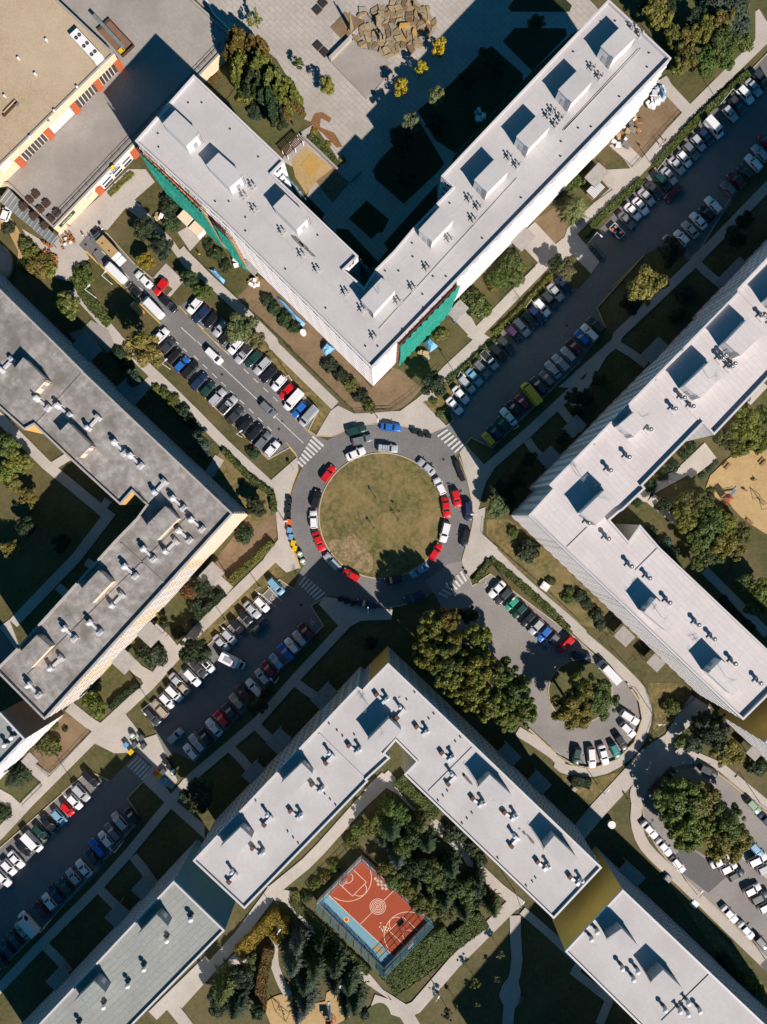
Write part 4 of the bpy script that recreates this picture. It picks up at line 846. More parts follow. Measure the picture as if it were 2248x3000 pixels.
row('13 717,600,m,pale_blue 600,745,h,white 525,790,s,silver 463,848,h,black 405,928,e,black 340,1010,h,silver 275,1062,s,silver 165,1240,h,white,sunroof 95,1268,s,dark 40,1340,e,white; 12 1440,1372,s,silver; 16 1475,28,s,beige,! 1415,85,u,white 1355,145,h,white 1298,208,e,beige,! 1235,272,e,dark', -47, 'in the upper-left row of the lower-left street', 'cars in the upper-left row of the lower-left street', 'the roundabout')
row('13 962,968,e,maroon 910,1025,h,silver 846,1083,h,white 796,1135,e,blue 720,1210,h,pale_blue 655,1266,h,crimson 607,1332,h,silver; 17 540,38,e,white 455,75,h,maroon 397,148,h,beige 345,235,s,dark 277,290,h,red 215,362,s,white 143,440,h,black 77,488,e,silver 28,558,h,white', 133, 'in the lower-right row of the lower-left street', 'cars in the lower-right row of the lower-left street', 'the roundabout')
row('16 740,775,e,black 662,890,u,silver 610,962,h,white 547,1022,k,red 480,1085,h,pale_blue 398,1140,s,black 332,1208,h,dark_green 268,1285,v,white 195,1335,s,black; 20 135,48,s,white 75,110,h,white 28,198,e,white', -47, 'in the upper-left row beyond the lower-left zebra', 'cars in the upper-left row beyond the lower-left zebra', 'the crossing')
row('16 1072,1075,h,black 970,1115,m,silver 915,1205,e,grey 858,1266,h,white 790,1330,e,blue; 20 755,30,s,dark 680,122,s,white 597,187,h,silver 535,262,h,dark_green 455,322,e,navy 400,388,h,white 342,458,s,maroon 240,562,g,white 190,622,s,beige 122,690,h,dark 60,765,h,navy 10,860,h,black', 133, 'in the lower-right row beyond the lower-left zebra', 'cars in the lower-right row beyond the lower-left zebra', 'the crossing')
row('14 985,625,s,white 1035,682,e,dark 1102,740,k,green 1165,800,h,dark_green 1232,865,h,black 1300,930,h,silver 1365,985,h,blue 1430,1042,h,grey 1540,1070,u,red', -133, 'in the row along the lower-right street', 'cars in the row along the lower-right street', 'the roundabout')
def loopang(p): c = P(18, 1720, 60); return math.degrees(math.atan2(c[1]-p[1], p[0]-c[0]))
row('19 545,280,e,white 530,380,h,white 475,482,h,black 425,552,k,teal 333,582,s,white 235,605,e,white 115,592,h,dark_green', loopang, 'on the curved end of the lower-right street', 'cars on the curved end of the lower-right street', 'the top')
def rbang(p): return math.degrees(math.atan2(-(p[0]-RC[0]), -(p[1]-RC[1])))
row('9 1360,910,s,white; 10 100,866,e,silver,rack 412,1018,s,silver,! 522,1172,h,white,! 572,1345,s,red; 14 565,162,e,white 488,322,h,red,! 355,472,s,pale_blue 145,550,h,black; 13 1325,510,h,red 1170,402,e,silver 1065,240,s,red,! 1020,62,h,white; 9 1042,1278,h,black 1140,1070,h,red', rbang, 'on the inner kerb of the roundabout', 'cars round the inner kerb of the roundabout', 'the top')
row('9 1365,718,e,dark_green 1412,797,e,grey; 10 125,697,s,blue 657,1270,h,red 755,1375,m,navy; 14 730,205,h,black 315,690,e,navy; 13 1450,742,e,navy', rbang, 'on the outer side of the roundabout', 'cars on the outer side of the roundabout', 'the upper left')
row('19 1180,715,e,dark 862,742,h,black 762,840,m,purple', lambda p: {0: -30, 1: 45, 2: 52}[0 if p[0] > 2040 else (1 if p[0] > 1940 else 2)], 'on the far lower-right loop under the trees', 'cars on the far lower-right loop', 'the right')
row('19 705,1190,s,white 822,1330,s,white; 23 935,92,h,white 1352,492,s,white 1490,625,s,white 1612,722,h,dark', -49, 'along the left kerb of the bottom-right lot', 'cars along the left kerb of the bottom-right lot', 'the top')
row('19 1545,1000,h,pale_green 1635,1100,h,navy,!; 19 1568,1352,h,pale_blue', -47, 'along the right side of the bottom-right lot', 'cars along the right side of the bottom-right lot', 'the top')
row('23 1345,115,h,white 1405,170,h,dark 1535,292,h,white 1600,350,e,dark 1650,425,h,white; 23 1270,62,s,white', 28, 'in the middle row of the bottom-right lot', 'cars in the middle row of the bottom-right lot', 'the trees')
row('23 1580,50,e,white 1640,115,h,silver', 25, 'in the right row of the bottom-right lot', 'cars in the right row of the bottom-right lot', 'the trees')
for t_, q, kd, cl, a, lab in ((9, (215, 122), 'm', 'white', -44, 'white people carrier driving along the upper-left street'), (9, (655, 553), 'e', 'grey', -44, 'grey estate car driving towards the roundabout zebra crossing'),
      (4, (938, 825), 'g', 'white', 135, 'white panel van facing the box truck at the top of the street'), (4, (1165, 882), 's', 'white', 135, 'white saloon stopped beside the yellow tree'), (4, (1305, 942), 'h', 'red', -128, 'red hatchback parked half on the pavement beside the white saloon'),
      (4, (1090, 970), 'k', 'black', 135, 'black small city car between the two white vans'), (4, (1245, 1110), 'g', 'white', 135, 'white panel van beside the ochre car under the tree shadow'), (4, (1368, 1080), 'e', 'black', -44, 'black estate car below the red hatchback in the upper-left street'),
      (4, (1112, 1118), 'k', 'ochre', 135, 'ochre car half in speckled tree shadow on the verge'), (4, (58, 345), 'h', 'white', 70, 'white hatchback beside the ribbed canopy at the left edge'), (13, (575, 930), 's', 'dark', 45, 'dark saloon driving along the lower-left street'),
      (16, (1425, 430), 'h', 'silver', 45, 'silver hatchback driving near the recycling bins'), (7, (895, 185), 's', 'maroon', -135, 'maroon saloon driving down the far upper-right street'), (15, (155, 1165), 'h', 'navy', -10, 'navy hatchback at the bend before the curved street end'), (15, (372, 1292), 'g', 'white', 134, 'white panel van on the bend beside the curved pavement'),
      (10, (1258, 428), 'g', 'yellow', 128, 'long yellow panel van beside the crimson hatchback')):
    car(P(t_, *q), kd, cl, a, lab, None)
# box truck, camper, tool trailer
r = empty('box_truck', (*G(4, 868, 612, 1.2).xy, .03), R(133), 'beige box truck with a dirty roof parked at the top of the upper-left street', 'truck')
q = MB(); q.box((-1.1, 0, .9), (5.4, 2.35, 2.3), 'white'); q.box((-1.1, 0, 3.2), (5.44, 2.4, .08), 'timber', 0, 'roof_dirt') if 0 else q.box((-1.1, 0, 3.2), (5.44, 2.4, .08), 'sand'); ob('cargo_box', q.mesh('cargo_box'), r)
q = MB(); q.box((2.6, 0, .5), (1.9, 2.1, 1.75), 'grey_p'); q.box((2.3, 0, 2.25), (1.1, 1.9, .35), 'grey_p'); q.box((3.7, 0, .5), (.5, 1.9, .6), 'grey_p'); cb = ob('cab', q.mesh('cab'), r)
q = MB(); q.face([(3.56, -.9, 1.3), (3.56, .9, 1.3), (2.87, .8, 2.35), (2.87, -.8, 2.35)], 'cglass'); ob('windscreen', q.mesh('windscreen'), cb)
q = MB(); q.box((-4.6, 0, .5), (1.6, 2.3, .12), 'white'); ob('tail_lift', q.mesh('tail_lift'), r)
q = MB(); q.tube((0, -.13, 0), (0, .13, 0), .45, 'rubber', 12); wm = q.mesh('truck_wheel')
for x in (-2.4, 2.4):
    for y in (-1, 1): ob('wheel', wm, r, (x, y, .45))
for x in (-2.2, .2):
    q = MB(); q.box((x, .3, 3.28), (.35, .35, .1), 'dark'); ob('roof_hatch', q.mesh('roof_hatch'), r)
r = empty('camper_van', (*G(13, 362, 1205, 1.2).xy, .03), R(-27), 'white camper van crossing the lower-left street', 'camper van')
q = MB(); q.prism([(-3, -1.1), (1.2, -1.1), (1.5, -.95), (1.5, .95), (1.2, 1.1), (-3, 1.1)], .5, 2.75, 'white'); ob('living_box', q.mesh('living_box'), r)
q = MB(); q.prism([(1.4, -.98), (2.7, -.95), (3.25, -.6), (3.25, .6), (2.7, .95), (1.4, .98)], .4, 1.15, 'white'); q.prism([(1.4, -.9), (2.1, -.85), (2.1, .85), (1.4, .9)], 1.15, 2.0, 'white'); cb = ob('cab', q.mesh('cab'), r)
q = MB(); q.face([(2.75, -.8, 1.17), (2.75, .8, 1.17), (2.12, .75, 1.98), (2.12, -.75, 1.98)], 'cglass'); ob('windscreen', q.mesh('windscreen'), cb)
q = MB(); q.box((-.9, .1, 2.75), (2.0, 1.3, .1), 'silver_roof') if 0 else q.box((-.9, .1, 2.75), (2.0, 1.3, .1), 'steel'); ob('roof_panel', q.mesh('roof_panel'), r)
q = MB()
for y in (-.2, .2): q.cyl((.6, y, 2.75), .16, .12, 'dark', 10)
ob('roof_vent', q.mesh('camper_vent'), r)
for x in (-1.8, 2.3):
    for y in (-1, 1): ob('wheel', wm, r, (x, y*.95, .4))
r = empty('tool_trailer', (*G(7, 440, 492, .5).xy, .03), R(-47), 'open white trailer loaded with tools and timber beside the hedge', 'trailer')
q = MB(); q.box((0, 0, .45), (3.6, 1.9, .1), 'dark')
for y in (-.95, .95): q.box((0, y, .55), (3.6, .06, .5), 'white')
for x in (-1.8, 1.8): q.box((x, 0, .55), (.06, 1.84, .5), 'white')
ob('bed', q.mesh('trailer_bed'), r)
for i in range(8):
    q = MB(); q.box((rng.uniform(-1.5, 1.5), rng.uniform(-.6, .6), .56), (rng.uniform(.3, .8), rng.uniform(.2, .5), rng.uniform(.2, .5)), rng.choice(['timber', 'blue_p', 'grey_p', 'white', 'orange_p']), rng.uniform(0, 3)); ob('load', q.mesh('load'), r)
for y in (-1, 1): ob('wheel', wm, r, (0, y*1.1, .4))
q = MB(); q.tube((1.8, 0, .5), (3.0, 0, .45), .05, 'steel'); ob('drawbar', q.mesh('drawbar'), r)
# motorcycles in the bay by the path
def moto():
    r = empty('motorcycle', (0, 0, 0)); q = MB(); q.box((0, 0, .45), (.9, .25, .35), 'dark'); q.box((.15, 0, .75), (.55, .28, .18), 'grey_p'); q.tube((.55, 0, .4), (.3, 0, 1.0), .04, 'steel'); q.tube((.3, -.35, 1.0), (.3, .35, 1.0), .03, 'steel'); ob('frame', q.mesh('moto_frame'), r)
    q = MB(); q.box((-.35, 0, .78), (.6, .28, .1), 'rubber'); ob('seat', q.mesh('moto_seat'), r)
    q = MB(); q.tube((0, -.06, 0), (0, .06, 0), .31, 'rubber', 12); w_ = q.mesh('moto_wheel'); ob('wheel', w_, r, (.7, 0, .31)); ob('wheel', w_, r, (-.65, 0, .31)); return r
m0 = moto()
for i, (x, y) in enumerate(((232, 615), (250, 635), (272, 660), (295, 688), (318, 712))):
    m = m0 if i == 0 else copy_tree(m0); m.location = (*G(7, x, y).xy, .03); m.rotation_euler.z = R(40); tag(m, ORD[i]+' motorcycle from the hedge in the short row by the footpath', 'motorcycle', 'motorcycles in the short bay')
# ================================================================ TREES AND SHRUBS
def leafcloud(lobes, n, size, rg, flat=.35, inner=.72, verts=None):
    V = []; F = []
    tot = sum(l[3]**2 for l in lobes); cum = []; acc = 0
    for l in lobes: acc += l[3]**2/tot; cum.append(acc)
    k = 0; tries = 0
    while k < n and tries < n*6:
        tries += 1
        u = rg.random(); li = next((i for i, c in enumerate(cum) if c >= u), len(lobes)-1); cx, cy, cz, r = lobes[li]
        zz = rg.uniform(-.55, 1); a = rg.uniform(0, 6.2832); s_ = math.sqrt(max(0, 1-zz*zz)); d = Vector((s_*math.cos(a), s_*math.sin(a), zz))
        rad = r*rg.uniform(.60, 1.14); p = Vector((cx, cy, cz))+Vector((d.x, d.y, d.z*.85))*rad
        if any((p-Vector(l[:3])).length < l[3]*inner for j, l in enumerate(lobes) if j != li): continue
        nn = (d+Vector((rg.gauss(0, flat), rg.gauss(0, flat), rg.gauss(0, flat)+.25))).normalized()
        t = nn.orthogonal().normalized(); t.rotate(Matrix.Rotation(rg.uniform(0, 6.28), 3, nn)); b = nn.cross(t); sz = size*rg.uniform(.6, 1.35); i0 = len(V)
        V += [tuple(p+t*sz), tuple(p+b*sz*.62), tuple(p-t*sz), tuple(p-b*sz*.62)]; F.append((i0, i0+1, i0+2, i0+3)); k += 1
    return V, F
def leafmesh(name, V, F):
    me = bpy.data.meshes.new(name); me.from_pydata(V, [], F); me.materials.append(M['leaf']); me.update(); return me
TREE = {}
def proto_tree(key, seed):
    rg = random.Random(seed); kd = key[0]
    if kd == 'd':      # broadleaf, unit radius 4 m, crown centre at 0
        lobes = [(0, 0, -.2, 1.9)]
        for i in range(24):
            a = rg.uniform(0, 6.28); rr = rg.uniform(1.2, 3.0); lobes.append((rr*math.cos(a), rr*math.sin(a), rg.uniform(-1.6, 1.9)*(1-rr/5), rg.uniform(.5, 1.1)))
        V, F = leafcloud(lobes, 3400, .27, rg, .4, .6)
    elif kd == 'b':    # big broadleaf, unit radius 6 m
        lobes = [(0, 0, -.3, 3.0)]
        for i in range(46):
            a = rg.uniform(0, 6.28); rr = 5.0*math.sqrt(rg.uniform(.08, 1)); lobes.append((rr*math.cos(a), rr*math.sin(a), rg.uniform(-1.8, 3.4)*(1-rr/8), rg.uniform(.55, 1.25)))
        V, F = leafcloud(lobes, 8000, .30, rg, .4, .6)
    elif kd == 'y':    # yew / thuja: upright plumes, radius 3
        lobes = []
        for i in range(22):
            a = rg.uniform(0, 6.28); rr = 2.5*math.sqrt(rg.random()); h = 2.6*(1-(rr/3.1)**2)
            for s in range(3): lobes.append((rr*math.cos(a)*(1-.1*s), rr*math.sin(a)*(1-.1*s), h-1.1+s*.55, .62-.15*s))
        V, F = leafcloud(lobes, 4200, .26, rg, .5, .5)
    elif kd == 'c':    # conifer: whorls of drooping branches, radius 3
        V, F = [], []
        z = -2.6
        while z < 4.0:
            t = (z+2.6)/6.6; r = 3.0*(1-t)**.8*rg.uniform(.85, 1.05)+.25; nb = 10 if t < .6 else 7; a0 = rg.uniform(0, 6.28)
            for i in range(nb):
                a = a0+6.283*i/nb+rg.uniform(-.18, .18); L_ = r*rg.uniform(.72, 1.12); nseg = max(3, int(L_/.28))
                for j in range(nseg):
                    f = (j+.5)/nseg; w_ = .62*(1-f*.75)*min(1, L_/1.5)
                    for s in (-1, 1):
                        for _ in range(1):
                            c = Vector((math.cos(a), math.sin(a), 0))*L_*f; c.z = z-.32*f*f*L_*.5+rg.uniform(-.05, .08); sd = Vector((-math.sin(a), math.cos(a), 0))*s; fw = Vector((math.cos(a), math.sin(a), -.15)); i0 = len(V)
                            tip = c+sd*w_+fw*.35; q = [c-fw*.16, c+sd*w_*.5-fw*.02+Vector((0, 0, rg.uniform(-.05, .1))), tip, c+fw*.2]
                            V += [tuple(p) for p in q]; F.append((i0, i0+1, i0+2, i0+3) if s < 0 else (i0+3, i0+2, i0+1, i0))
            z += rg.uniform(.36, .5)
    elif kd == 's':    # rounded shrub, radius 1.5, base at 0
        lobes = [(0, 0, .5, .95)]
        for i in range(13):
            a = rg.uniform(0, 6.28); rr = rg.uniform(.4, 1.1); lobes.append((rr*math.cos(a), rr*math.sin(a), rg.uniform(.2, .8), rg.uniform(.35, .6)))
        V, F = leafcloud(lobes, 800, .17, rg)
    elif kd == 'f':    # feathery young tree, radius 1.5
        lobes = []
        for i in range(13):
            a = rg.uniform(0, 6.28); rr = rg.uniform(.1, 1.25); lobes.append((rr*math.cos(a), rr*math.sin(a), rg.uniform(-1, 1.1)*(1-rr/2), rg.uniform(.2, .42)))
        V, F = leafcloud(lobes, 330, .2, rg, .6, .5)
    elif kd == 'a':    # autumn lollipop tree, pointed oval, radius 2
        lobes = []
        for i in range(26):
            a = rg.uniform(0, 6.28); z = rg.uniform(-1.8, 2.6); rr = 1.45*math.sqrt(max(.02, 1-((z-.1)/2.7)**2))*rg.uniform(.4, 1); lobes.append((rr*math.cos(a), rr*math.sin(a), z, rg.uniform(.4, .62)))
        V, F = leafcloud(lobes, 1500, .2, rg, .4, .55)
    return leafmesh('crown_'+kd, V, F)
UNIT = dict(d=4.0, b=6.0, y=3.0, c=3.0, s=1.5, f=1.5, a=2.0)
NVAR = dict(d=4, b=3, y=3, c=3, s=3, f=2, a=2)
for k in UNIT:
    for i in range(NVAR[k]): TREE[k+str(i)] = proto_tree(k+str(i), 100+i*7+ord(k))
def trunkmesh(h, r, kd):
    q = MB(); q.tube((0, 0, 0), (0, 0, h*.5), r, 'bark', 7, r*.8); q.tube((0, 0, h*.5), (0, 0, h), r*.8, 'bark', 7, r*.35)
    if kd in 'dbf':
        for i in range(5): a = i*1.26+.3; q.tube((0, 0, h*(.45+.06*i)), (math.cos(a)*h*.26, math.sin(a)*h*.26, h*(.75+.05*i)), r*.4, 'bark', 5, r*.12)
    return q.mesh('trunk')
TRUNK = {k: trunkmesh(6, .22 if k not in 'fa' else .12, k) for k in 'dbcyfa'}
LC = dict(green=(.082, .108, .027), dark=(.036, .058, .024), olive=(.140, .148, .030), bronze=(.135, .088, .024), yellow=(.40, .36, .018), lime=(.17, .18, .035), pale=(.13, .145, .055), blue=(.060, .088, .062), gold=(.24, .17, .02), deep=(.022, .04, .02))  # deep: darkest leaf green, with the shade put into the colour
NTREE = 0
def in_poly(x, y, pg):
    c = False; j = len(pg)-1
    for i in range(len(pg)):
        if (pg[i].y > y) != (pg[j].y > y) and x < (pg[j].x-pg[i].x)*(y-pg[i].y)/(pg[j].y-pg[i].y)+pg[i].x: c = not c
        j = i
    return c
def sun_height(p):                                        # height at which a crown here stands in the sun
    for z in range(3, 20):
        w = W(p, z); t = 0; ok = True
        while ok and z+t*TO_SUN.z < 31:
            q = w+TO_SUN*t; t += .8
            if any(q.z < h and in_poly(q.x, q.y, pg) for pg, h in BLK): ok = False
        if ok: return z
    return 19
def tree(p, rpx, key, color, label, group=None, hs=1.0):
    global NTREE; NTREE += 1
    tall = key == 'D'; kd = 'd' if tall else key; r = rpx*K*S
    if tall: hs = max(1, (sun_height(p)+.25*r-.72*r)/1.6)
    rg = random.Random(NTREE*13+5)
    me = TREE[kd+str(rg.randrange(NVAR[kd]))]; sc = r/UNIT[kd]
    col = tuple(c*rg.uniform(.85, 1.18) for c in LC[color])
    if kd == 's':
        g = W(p, .5*r); o = ob('shrub', me, None, (g.x, g.y, 0), rg.uniform(0, 6.28)); o.scale = (sc, sc*rg.uniform(.9, 1.1), sc*rg.uniform(.8, 1.0)); o.color = (*col, 1)
        tag(o, label, 'shrub', group); return o
    clear = dict(d=1.6, b=2.6, y=.2, c=.6, f=2.2, a=1.4)[kd]*hs
    crown_h = dict(d=.72, b=.5, y=1.5, c=.9, f=.9, a=1.15)[kd]*r
    zc = clear+crown_h; g = W(p, zc)
    name = {'d': 'leafy_tree', 'b': 'leafy_tree', 'y': 'evergreen_tree', 'c': 'conifer_tree', 'f': 'young_tree', 'a': 'young_tree'}[kd]
    root = empty(name, (g.x, g.y, 0), rg.uniform(0, 6.28), label, 'tree', group)
    c = ob('crown', me, root, (0, 0, zc)); c.scale = (sc, sc*rg.uniform(.92, 1.08), sc*(1.5 if (kd == 'b' and hs > 3) else 1.9 if kd == 'y' else 1.1 if kd == 'c' else rg.uniform(.85, 1.0))); c.color = (*col, 1)
    t = ob('trunk', TRUNK[kd], root); t.scale = (max(.5, r/3.5),)*2 + (zc/6*1.1,)
    return root
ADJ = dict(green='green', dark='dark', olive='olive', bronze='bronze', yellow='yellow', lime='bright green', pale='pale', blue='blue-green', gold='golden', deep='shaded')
KN = dict(D='tall tree', d='leafy tree', b='big tree', y='plume-crowned evergreen', c='conifer', s='shrub', f='sapling', a='oval tree')
def grove(txt, where, anchor, group, hs=1.0):
    items = []
    for seg in txt.split(';'):
        tk = seg.split(); n = int(tk[0])
        for q in tk[1:]:
            a = q.split(','); items.append((P(n, float(a[0]), float(a[1])), float(a[2]), a[3], a[4]))
    cnt = {}; seen = {}
    for it in items: cnt[it[2:]] = cnt.get(it[2:], 0)+1
    for p, r, kd, cl in items:
        nm = ADJ[cl]+' '+KN[kd]; key = (kd, cl); seen[key] = seen.get(key, 0)+1
        lab = f'{nm} {where}' if cnt[key] == 1 else f'{nm} {where}, {ORD[seen[key]-1]} from {anchor}'
        tree(p, r, kd, cl, lab, group, hs if kd in 'db' else 1.0)
grove('1 550,145,75,f,lime 440,430,150,y,bronze 570,470,140,y,bronze 470,580,130,y,olive 610,610,150,y,olive 570,720,130,y,dark 720,740,150,y,olive 810,840,130,y,olive 670,860,130,y,dark 840,930,110,y,bronze 470,780,85,s,olive 540,880,80,s,dark 760,960,100,y,dark', 'on the bed beside the paved plaza', 'the top', 'evergreens on the plaza bed')
grove('1 910,520,42,a,green 1130,690,68,a,lime', 'standing on the paved plaza', 'the top', None)
grove('1 1025,1055,32,s,gold 1140,1160,30,s,gold 1255,1290,32,s,gold', 'on the planting bed by the plaza wall', 'the top', 'golden shrubs by the plaza wall')
grove('2 520,385,70,a,yellow 368,560,58,a,yellow 212,715,72,a,yellow', 'on the plaza at the shadow edge', 'the stone field', 'yellow trees at the shadow edge')
grove('2 505,775,85,D,pale 295,990,85,D,pale', 'poking out of the block shadow', 'the plaza', None)
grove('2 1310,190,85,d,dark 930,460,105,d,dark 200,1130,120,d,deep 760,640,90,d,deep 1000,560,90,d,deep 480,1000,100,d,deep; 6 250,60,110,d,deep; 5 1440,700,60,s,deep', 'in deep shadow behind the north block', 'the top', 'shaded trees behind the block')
grove('3 770,110,150,d,olive 900,300,110,d,olive 1010,290,110,d,olive 1150,240,140,d,olive 1000,450,140,d,olive 1300,330,140,d,green 1180,500,130,d,green 1320,170,110,d,olive 940,540,80,d,olive 1330,480,95,d,green 1090,130,100,d,dark 860,30,110,d,dark 650,60,80,d,dark', 'in the wood at the upper right', 'the top', 'trees of the upper-right wood')
grove('3 1250,30,120,s,blue 1400,60,130,s,blue 1440,220,110,s,blue 1200,-20,110,s,blue 1480,330,80,s,green', 'in the low thicket at the top right corner', 'the top', 'low shrubs at the top right')
grove('4 1290,610,125,d,dark 1180,740,92,d,gold 1180,460,110,d,dark', 'on the lawn beside the box truck', 'the top', None)
grove('4 1370,290,100,s,dark 1390,400,85,s,dark', 'below the green netting', 'the top', None)
grove('4 65,455,60,s,dark', 'beside the white car at the left edge', 'the top', None)
grove('4 205,600,75,s,green 260,680,85,s,olive 300,770,110,s,olive 380,800,90,s,olive 210,760,60,s,green 400,700,50,s,green', 'in the thicket beside the cafe chairs', 'the top', 'shrubs beside the cafe')
grove('4 530,1090,135,d,olive 660,840,90,s,green 700,780,50,s,green', 'between the upper-left street and the left block', 'the top', None)
grove('8 1165,80,170,d,lime', 'beside the upper part of the left path', 'the street', None, 5)
grove('8 1080,290,85,d,blue 1010,190,60,s,dark 960,90,70,s,dark', 'beside the path by the left block', 'the street', None)
grove('8 1400,470,60,s,green 1480,560,65,s,dark 1540,640,60,s,dark 1260,380,45,s,olive 1330,410,50,s,green', 'in the strip below the left block path', 'the top', 'shrubs in the strip by the left block')
grove('9 115,835,125,d,blue 530,900,62,s,dark', 'near the bin end of the upper-left street', 'the top', None); grove('9 560,1330,105,d,dark', 'on the corner lawn left of the roundabout', 'the top', None)
grove('13 458,180,88,s,dark; 9 430,1150,20,s,green', 'on the lawn corner of the left block', 'the roundabout', None)
grove('5 170,600,62,s,dark 235,670,68,s,dark 300,760,65,s,dark', 'in the upper hedge bed below the green netting', 'the top', 'shrubs of the upper hedge bed')
grove('5 640,1040,60,s,dark 700,1110,65,s,dark 780,1190,68,s,dark 860,1265,60,s,dark', 'in the long bed by the blue tarpaulin', 'the top', 'shrubs of the tarpaulin bed')
grove('5 125,985,90,d,green 440,1290,150,d,pale 560,1370,90,d,pale 10,880,90,d,dark', 'over the right-hand cars of the upper-left street', 'the top', None)
grove('9 1150,190,75,s,dark 1235,270,72,s,dark 1330,350,72,s,olive 1400,440,70,s,dark 1470,520,62,s,green', 'in the bed at the white block corner', 'the top', 'shrubs at the white block corner')
grove('6 1120,710,85,s,green 1050,790,95,s,green 990,880,90,s,green 1120,860,85,s,green 960,930,55,s,olive 1180,780,50,s,olive', 'in the garden beside the long white facade', 'the top', 'shrubs of the facade garden')
grove('6 820,1070,115,s,green 900,1130,60,s,green 700,1000,50,s,olive', 'beside the blue covered entrance', 'the top', None); grove('6 540,1320,60,s,olive 440,1370,45,s,olive', 'below the green net by the corner', 'the top', None)
grove('6 1620,300,120,c,pale', 'with grey-green fronds by the tin roof', 'the top', None); grove('6 1480,760,90,d,dark 1560,800,95,D,pale', 'on the island beside the footpath', 'the top', None)
grove('7 90,100,75,s,green 170,60,60,s,green 100,30,50,s,lime', 'behind the tin-roofed shelter', 'the top', None)
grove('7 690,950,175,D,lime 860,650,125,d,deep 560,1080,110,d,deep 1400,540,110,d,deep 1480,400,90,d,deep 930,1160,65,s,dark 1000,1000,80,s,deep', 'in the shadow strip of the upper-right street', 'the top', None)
grove('10 480,350,130,d,dark 550,585,52,s,pale 470,480,40,s,green', 'on the verge above the roundabout', 'the top', None)
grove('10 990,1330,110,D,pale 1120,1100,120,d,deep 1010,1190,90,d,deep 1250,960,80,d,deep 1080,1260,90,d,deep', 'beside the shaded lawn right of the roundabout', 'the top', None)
grove('10 1500,775,46,s,blue 1600,450,85,d,deep 1640,560,60,s,deep; 11 300,300,60,s,dark 200,450,70,s,deep', 'along the shaded front of the right block', 'the roundabout', None)
grove('11 1480,690,165,d,olive 1580,610,120,d,green 1350,800,120,d,green 1440,860,110,d,olive 1580,800,130,d,olive; 7 1600,1600,100,d,green', 'above the right playground', 'the top', 'trees above the right playground')
grove('11 1000,1300,130,d,green 850,1320,110,d,dark 1170,1300,120,d,green; 15 1000,60,140,d,olive 1170,120,150,d,green 1330,80,130,d,olive 1100,240,120,d,green 1290,250,140,d,olive 1440,180,110,d,green 1200,370,110,d,green 1100,420,75,d,green 1420,330,80,d,olive', 'in the grove below the right playground', 'the top', 'trees of the grove below the playground')
grove('15 1480,570,105,d,green 1590,640,120,d,olive 1560,770,105,d,green 1660,760,100,d,olive', 'on the far right edge below the grove', 'the top', 'trees on the far right edge')
grove('11 1245,978,26,s,blue 1218,1015,26,s,blue 1190,1045,26,s,blue 1140,1088,32,s,blue', 'in the neat row by the playground path', 'the top', 'clipped shrubs by the playground path')
grove('11 1050,845,50,s,dark 990,910,52,s,dark 900,1010,58,s,dark 815,1080,55,s,dark 720,1170,62,s,dark 610,1310,45,s,dark', 'along the right block courtyard wall', 'the top', 'shrubs along the courtyard wall')
grove('15 830,260,65,s,blue 720,160,60,s,dark 900,330,55,s,dark', 'by the courtyard corner of the right block', 'the top', None)
grove('14 1240,305,108,s,dark 1120,165,52,s,green; 15 150,680,58,s,dark 205,745,60,s,dark 280,830,62,s,dark 315,905,58,s,dark 60,640,45,s,green; 14 1420,560,40,s,green 1560,700,55,s,green', 'in the front bed of the right block', 'the roundabout', 'shrubs in the front bed')
grove('14 470,930,130,b,olive 590,860,110,b,olive 760,820,90,d,dark 640,1040,140,b,olive 440,1120,150,b,olive 820,1030,130,b,olive 600,1240,170,b,green 820,1240,180,b,olive 1010,1330,160,b,green; 18 620,-20,150,b,olive 780,90,160,b,olive 950,190,165,b,olive 1120,60,165,b,green 1200,220,130,b,olive 1080,330,85,d,olive', 'in the avenue beside the lower-right street', 'the roundabout', 'avenue trees beside the lower-right street', 3.7)
grove('19 90,190,190,b,olive 310,140,165,b,green 180,50,150,b,olive', 'on the island of the curved street end', 'the left', 'trees on the curved street island', 2.0)
grove('19 920,960,210,b,green 1120,980,180,b,olive 1020,1180,190,b,olive 1340,1140,190,b,green 1300,1290,180,b,olive 1440,1260,110,d,olive', 'on the island of the far-right lower street', 'the left', 'trees on the far lower-right island', 1.2)
grove('19 1200,430,165,d,dark 1120,320,110,d,dark 1260,330,110,d,dark 1050,480,100,d,blue 1330,590,150,d,lime 960,490,60,s,green 895,195,90,s,green 1600,690,90,s,dark', 'in the garden at the right block corner', 'the top', None)
grove('23 1320,860,60,s,dark 1370,930,60,s,dark 1440,1010,55,s,dark 1530,1060,70,s,olive 1600,1130,60,s,olive', 'on the dry verge at the bottom right', 'the top', 'shrubs on the dry verge')
grove('8 60,860,125,d,green 150,980,120,d,olive 60,1050,110,d,olive 230,1240,88,d,olive 100,1150,90,d,olive 230,1345,45,s,lime', 'in the left courtyard', 'the top', 'trees in the left courtyard'); grove('12 90,290,95,D,lime 500,260,90,d,deep 200,120,100,d,deep', 'in the shaded left courtyard', 'the left', None)
grove('12 1575,1120,150,d,dark 1230,1160,125,s,dark 1440,970,60,s,dark 1330,890,50,y,dark; 13 60,760,80,s,dark 120,640,100,d,dark 20,650,80,s,bronze', 'in the front gardens of the left block', 'the bottom', None)
grove('16 770,175,130,d,olive 390,510,110,s,green 525,375,30,s,dark 430,360,45,s,olive 130,770,110,c,dark 30,1060,70,s,dark; 8 -50,-50,40,s,dark', 'in the front gardens at the lower left', 'the top', None)
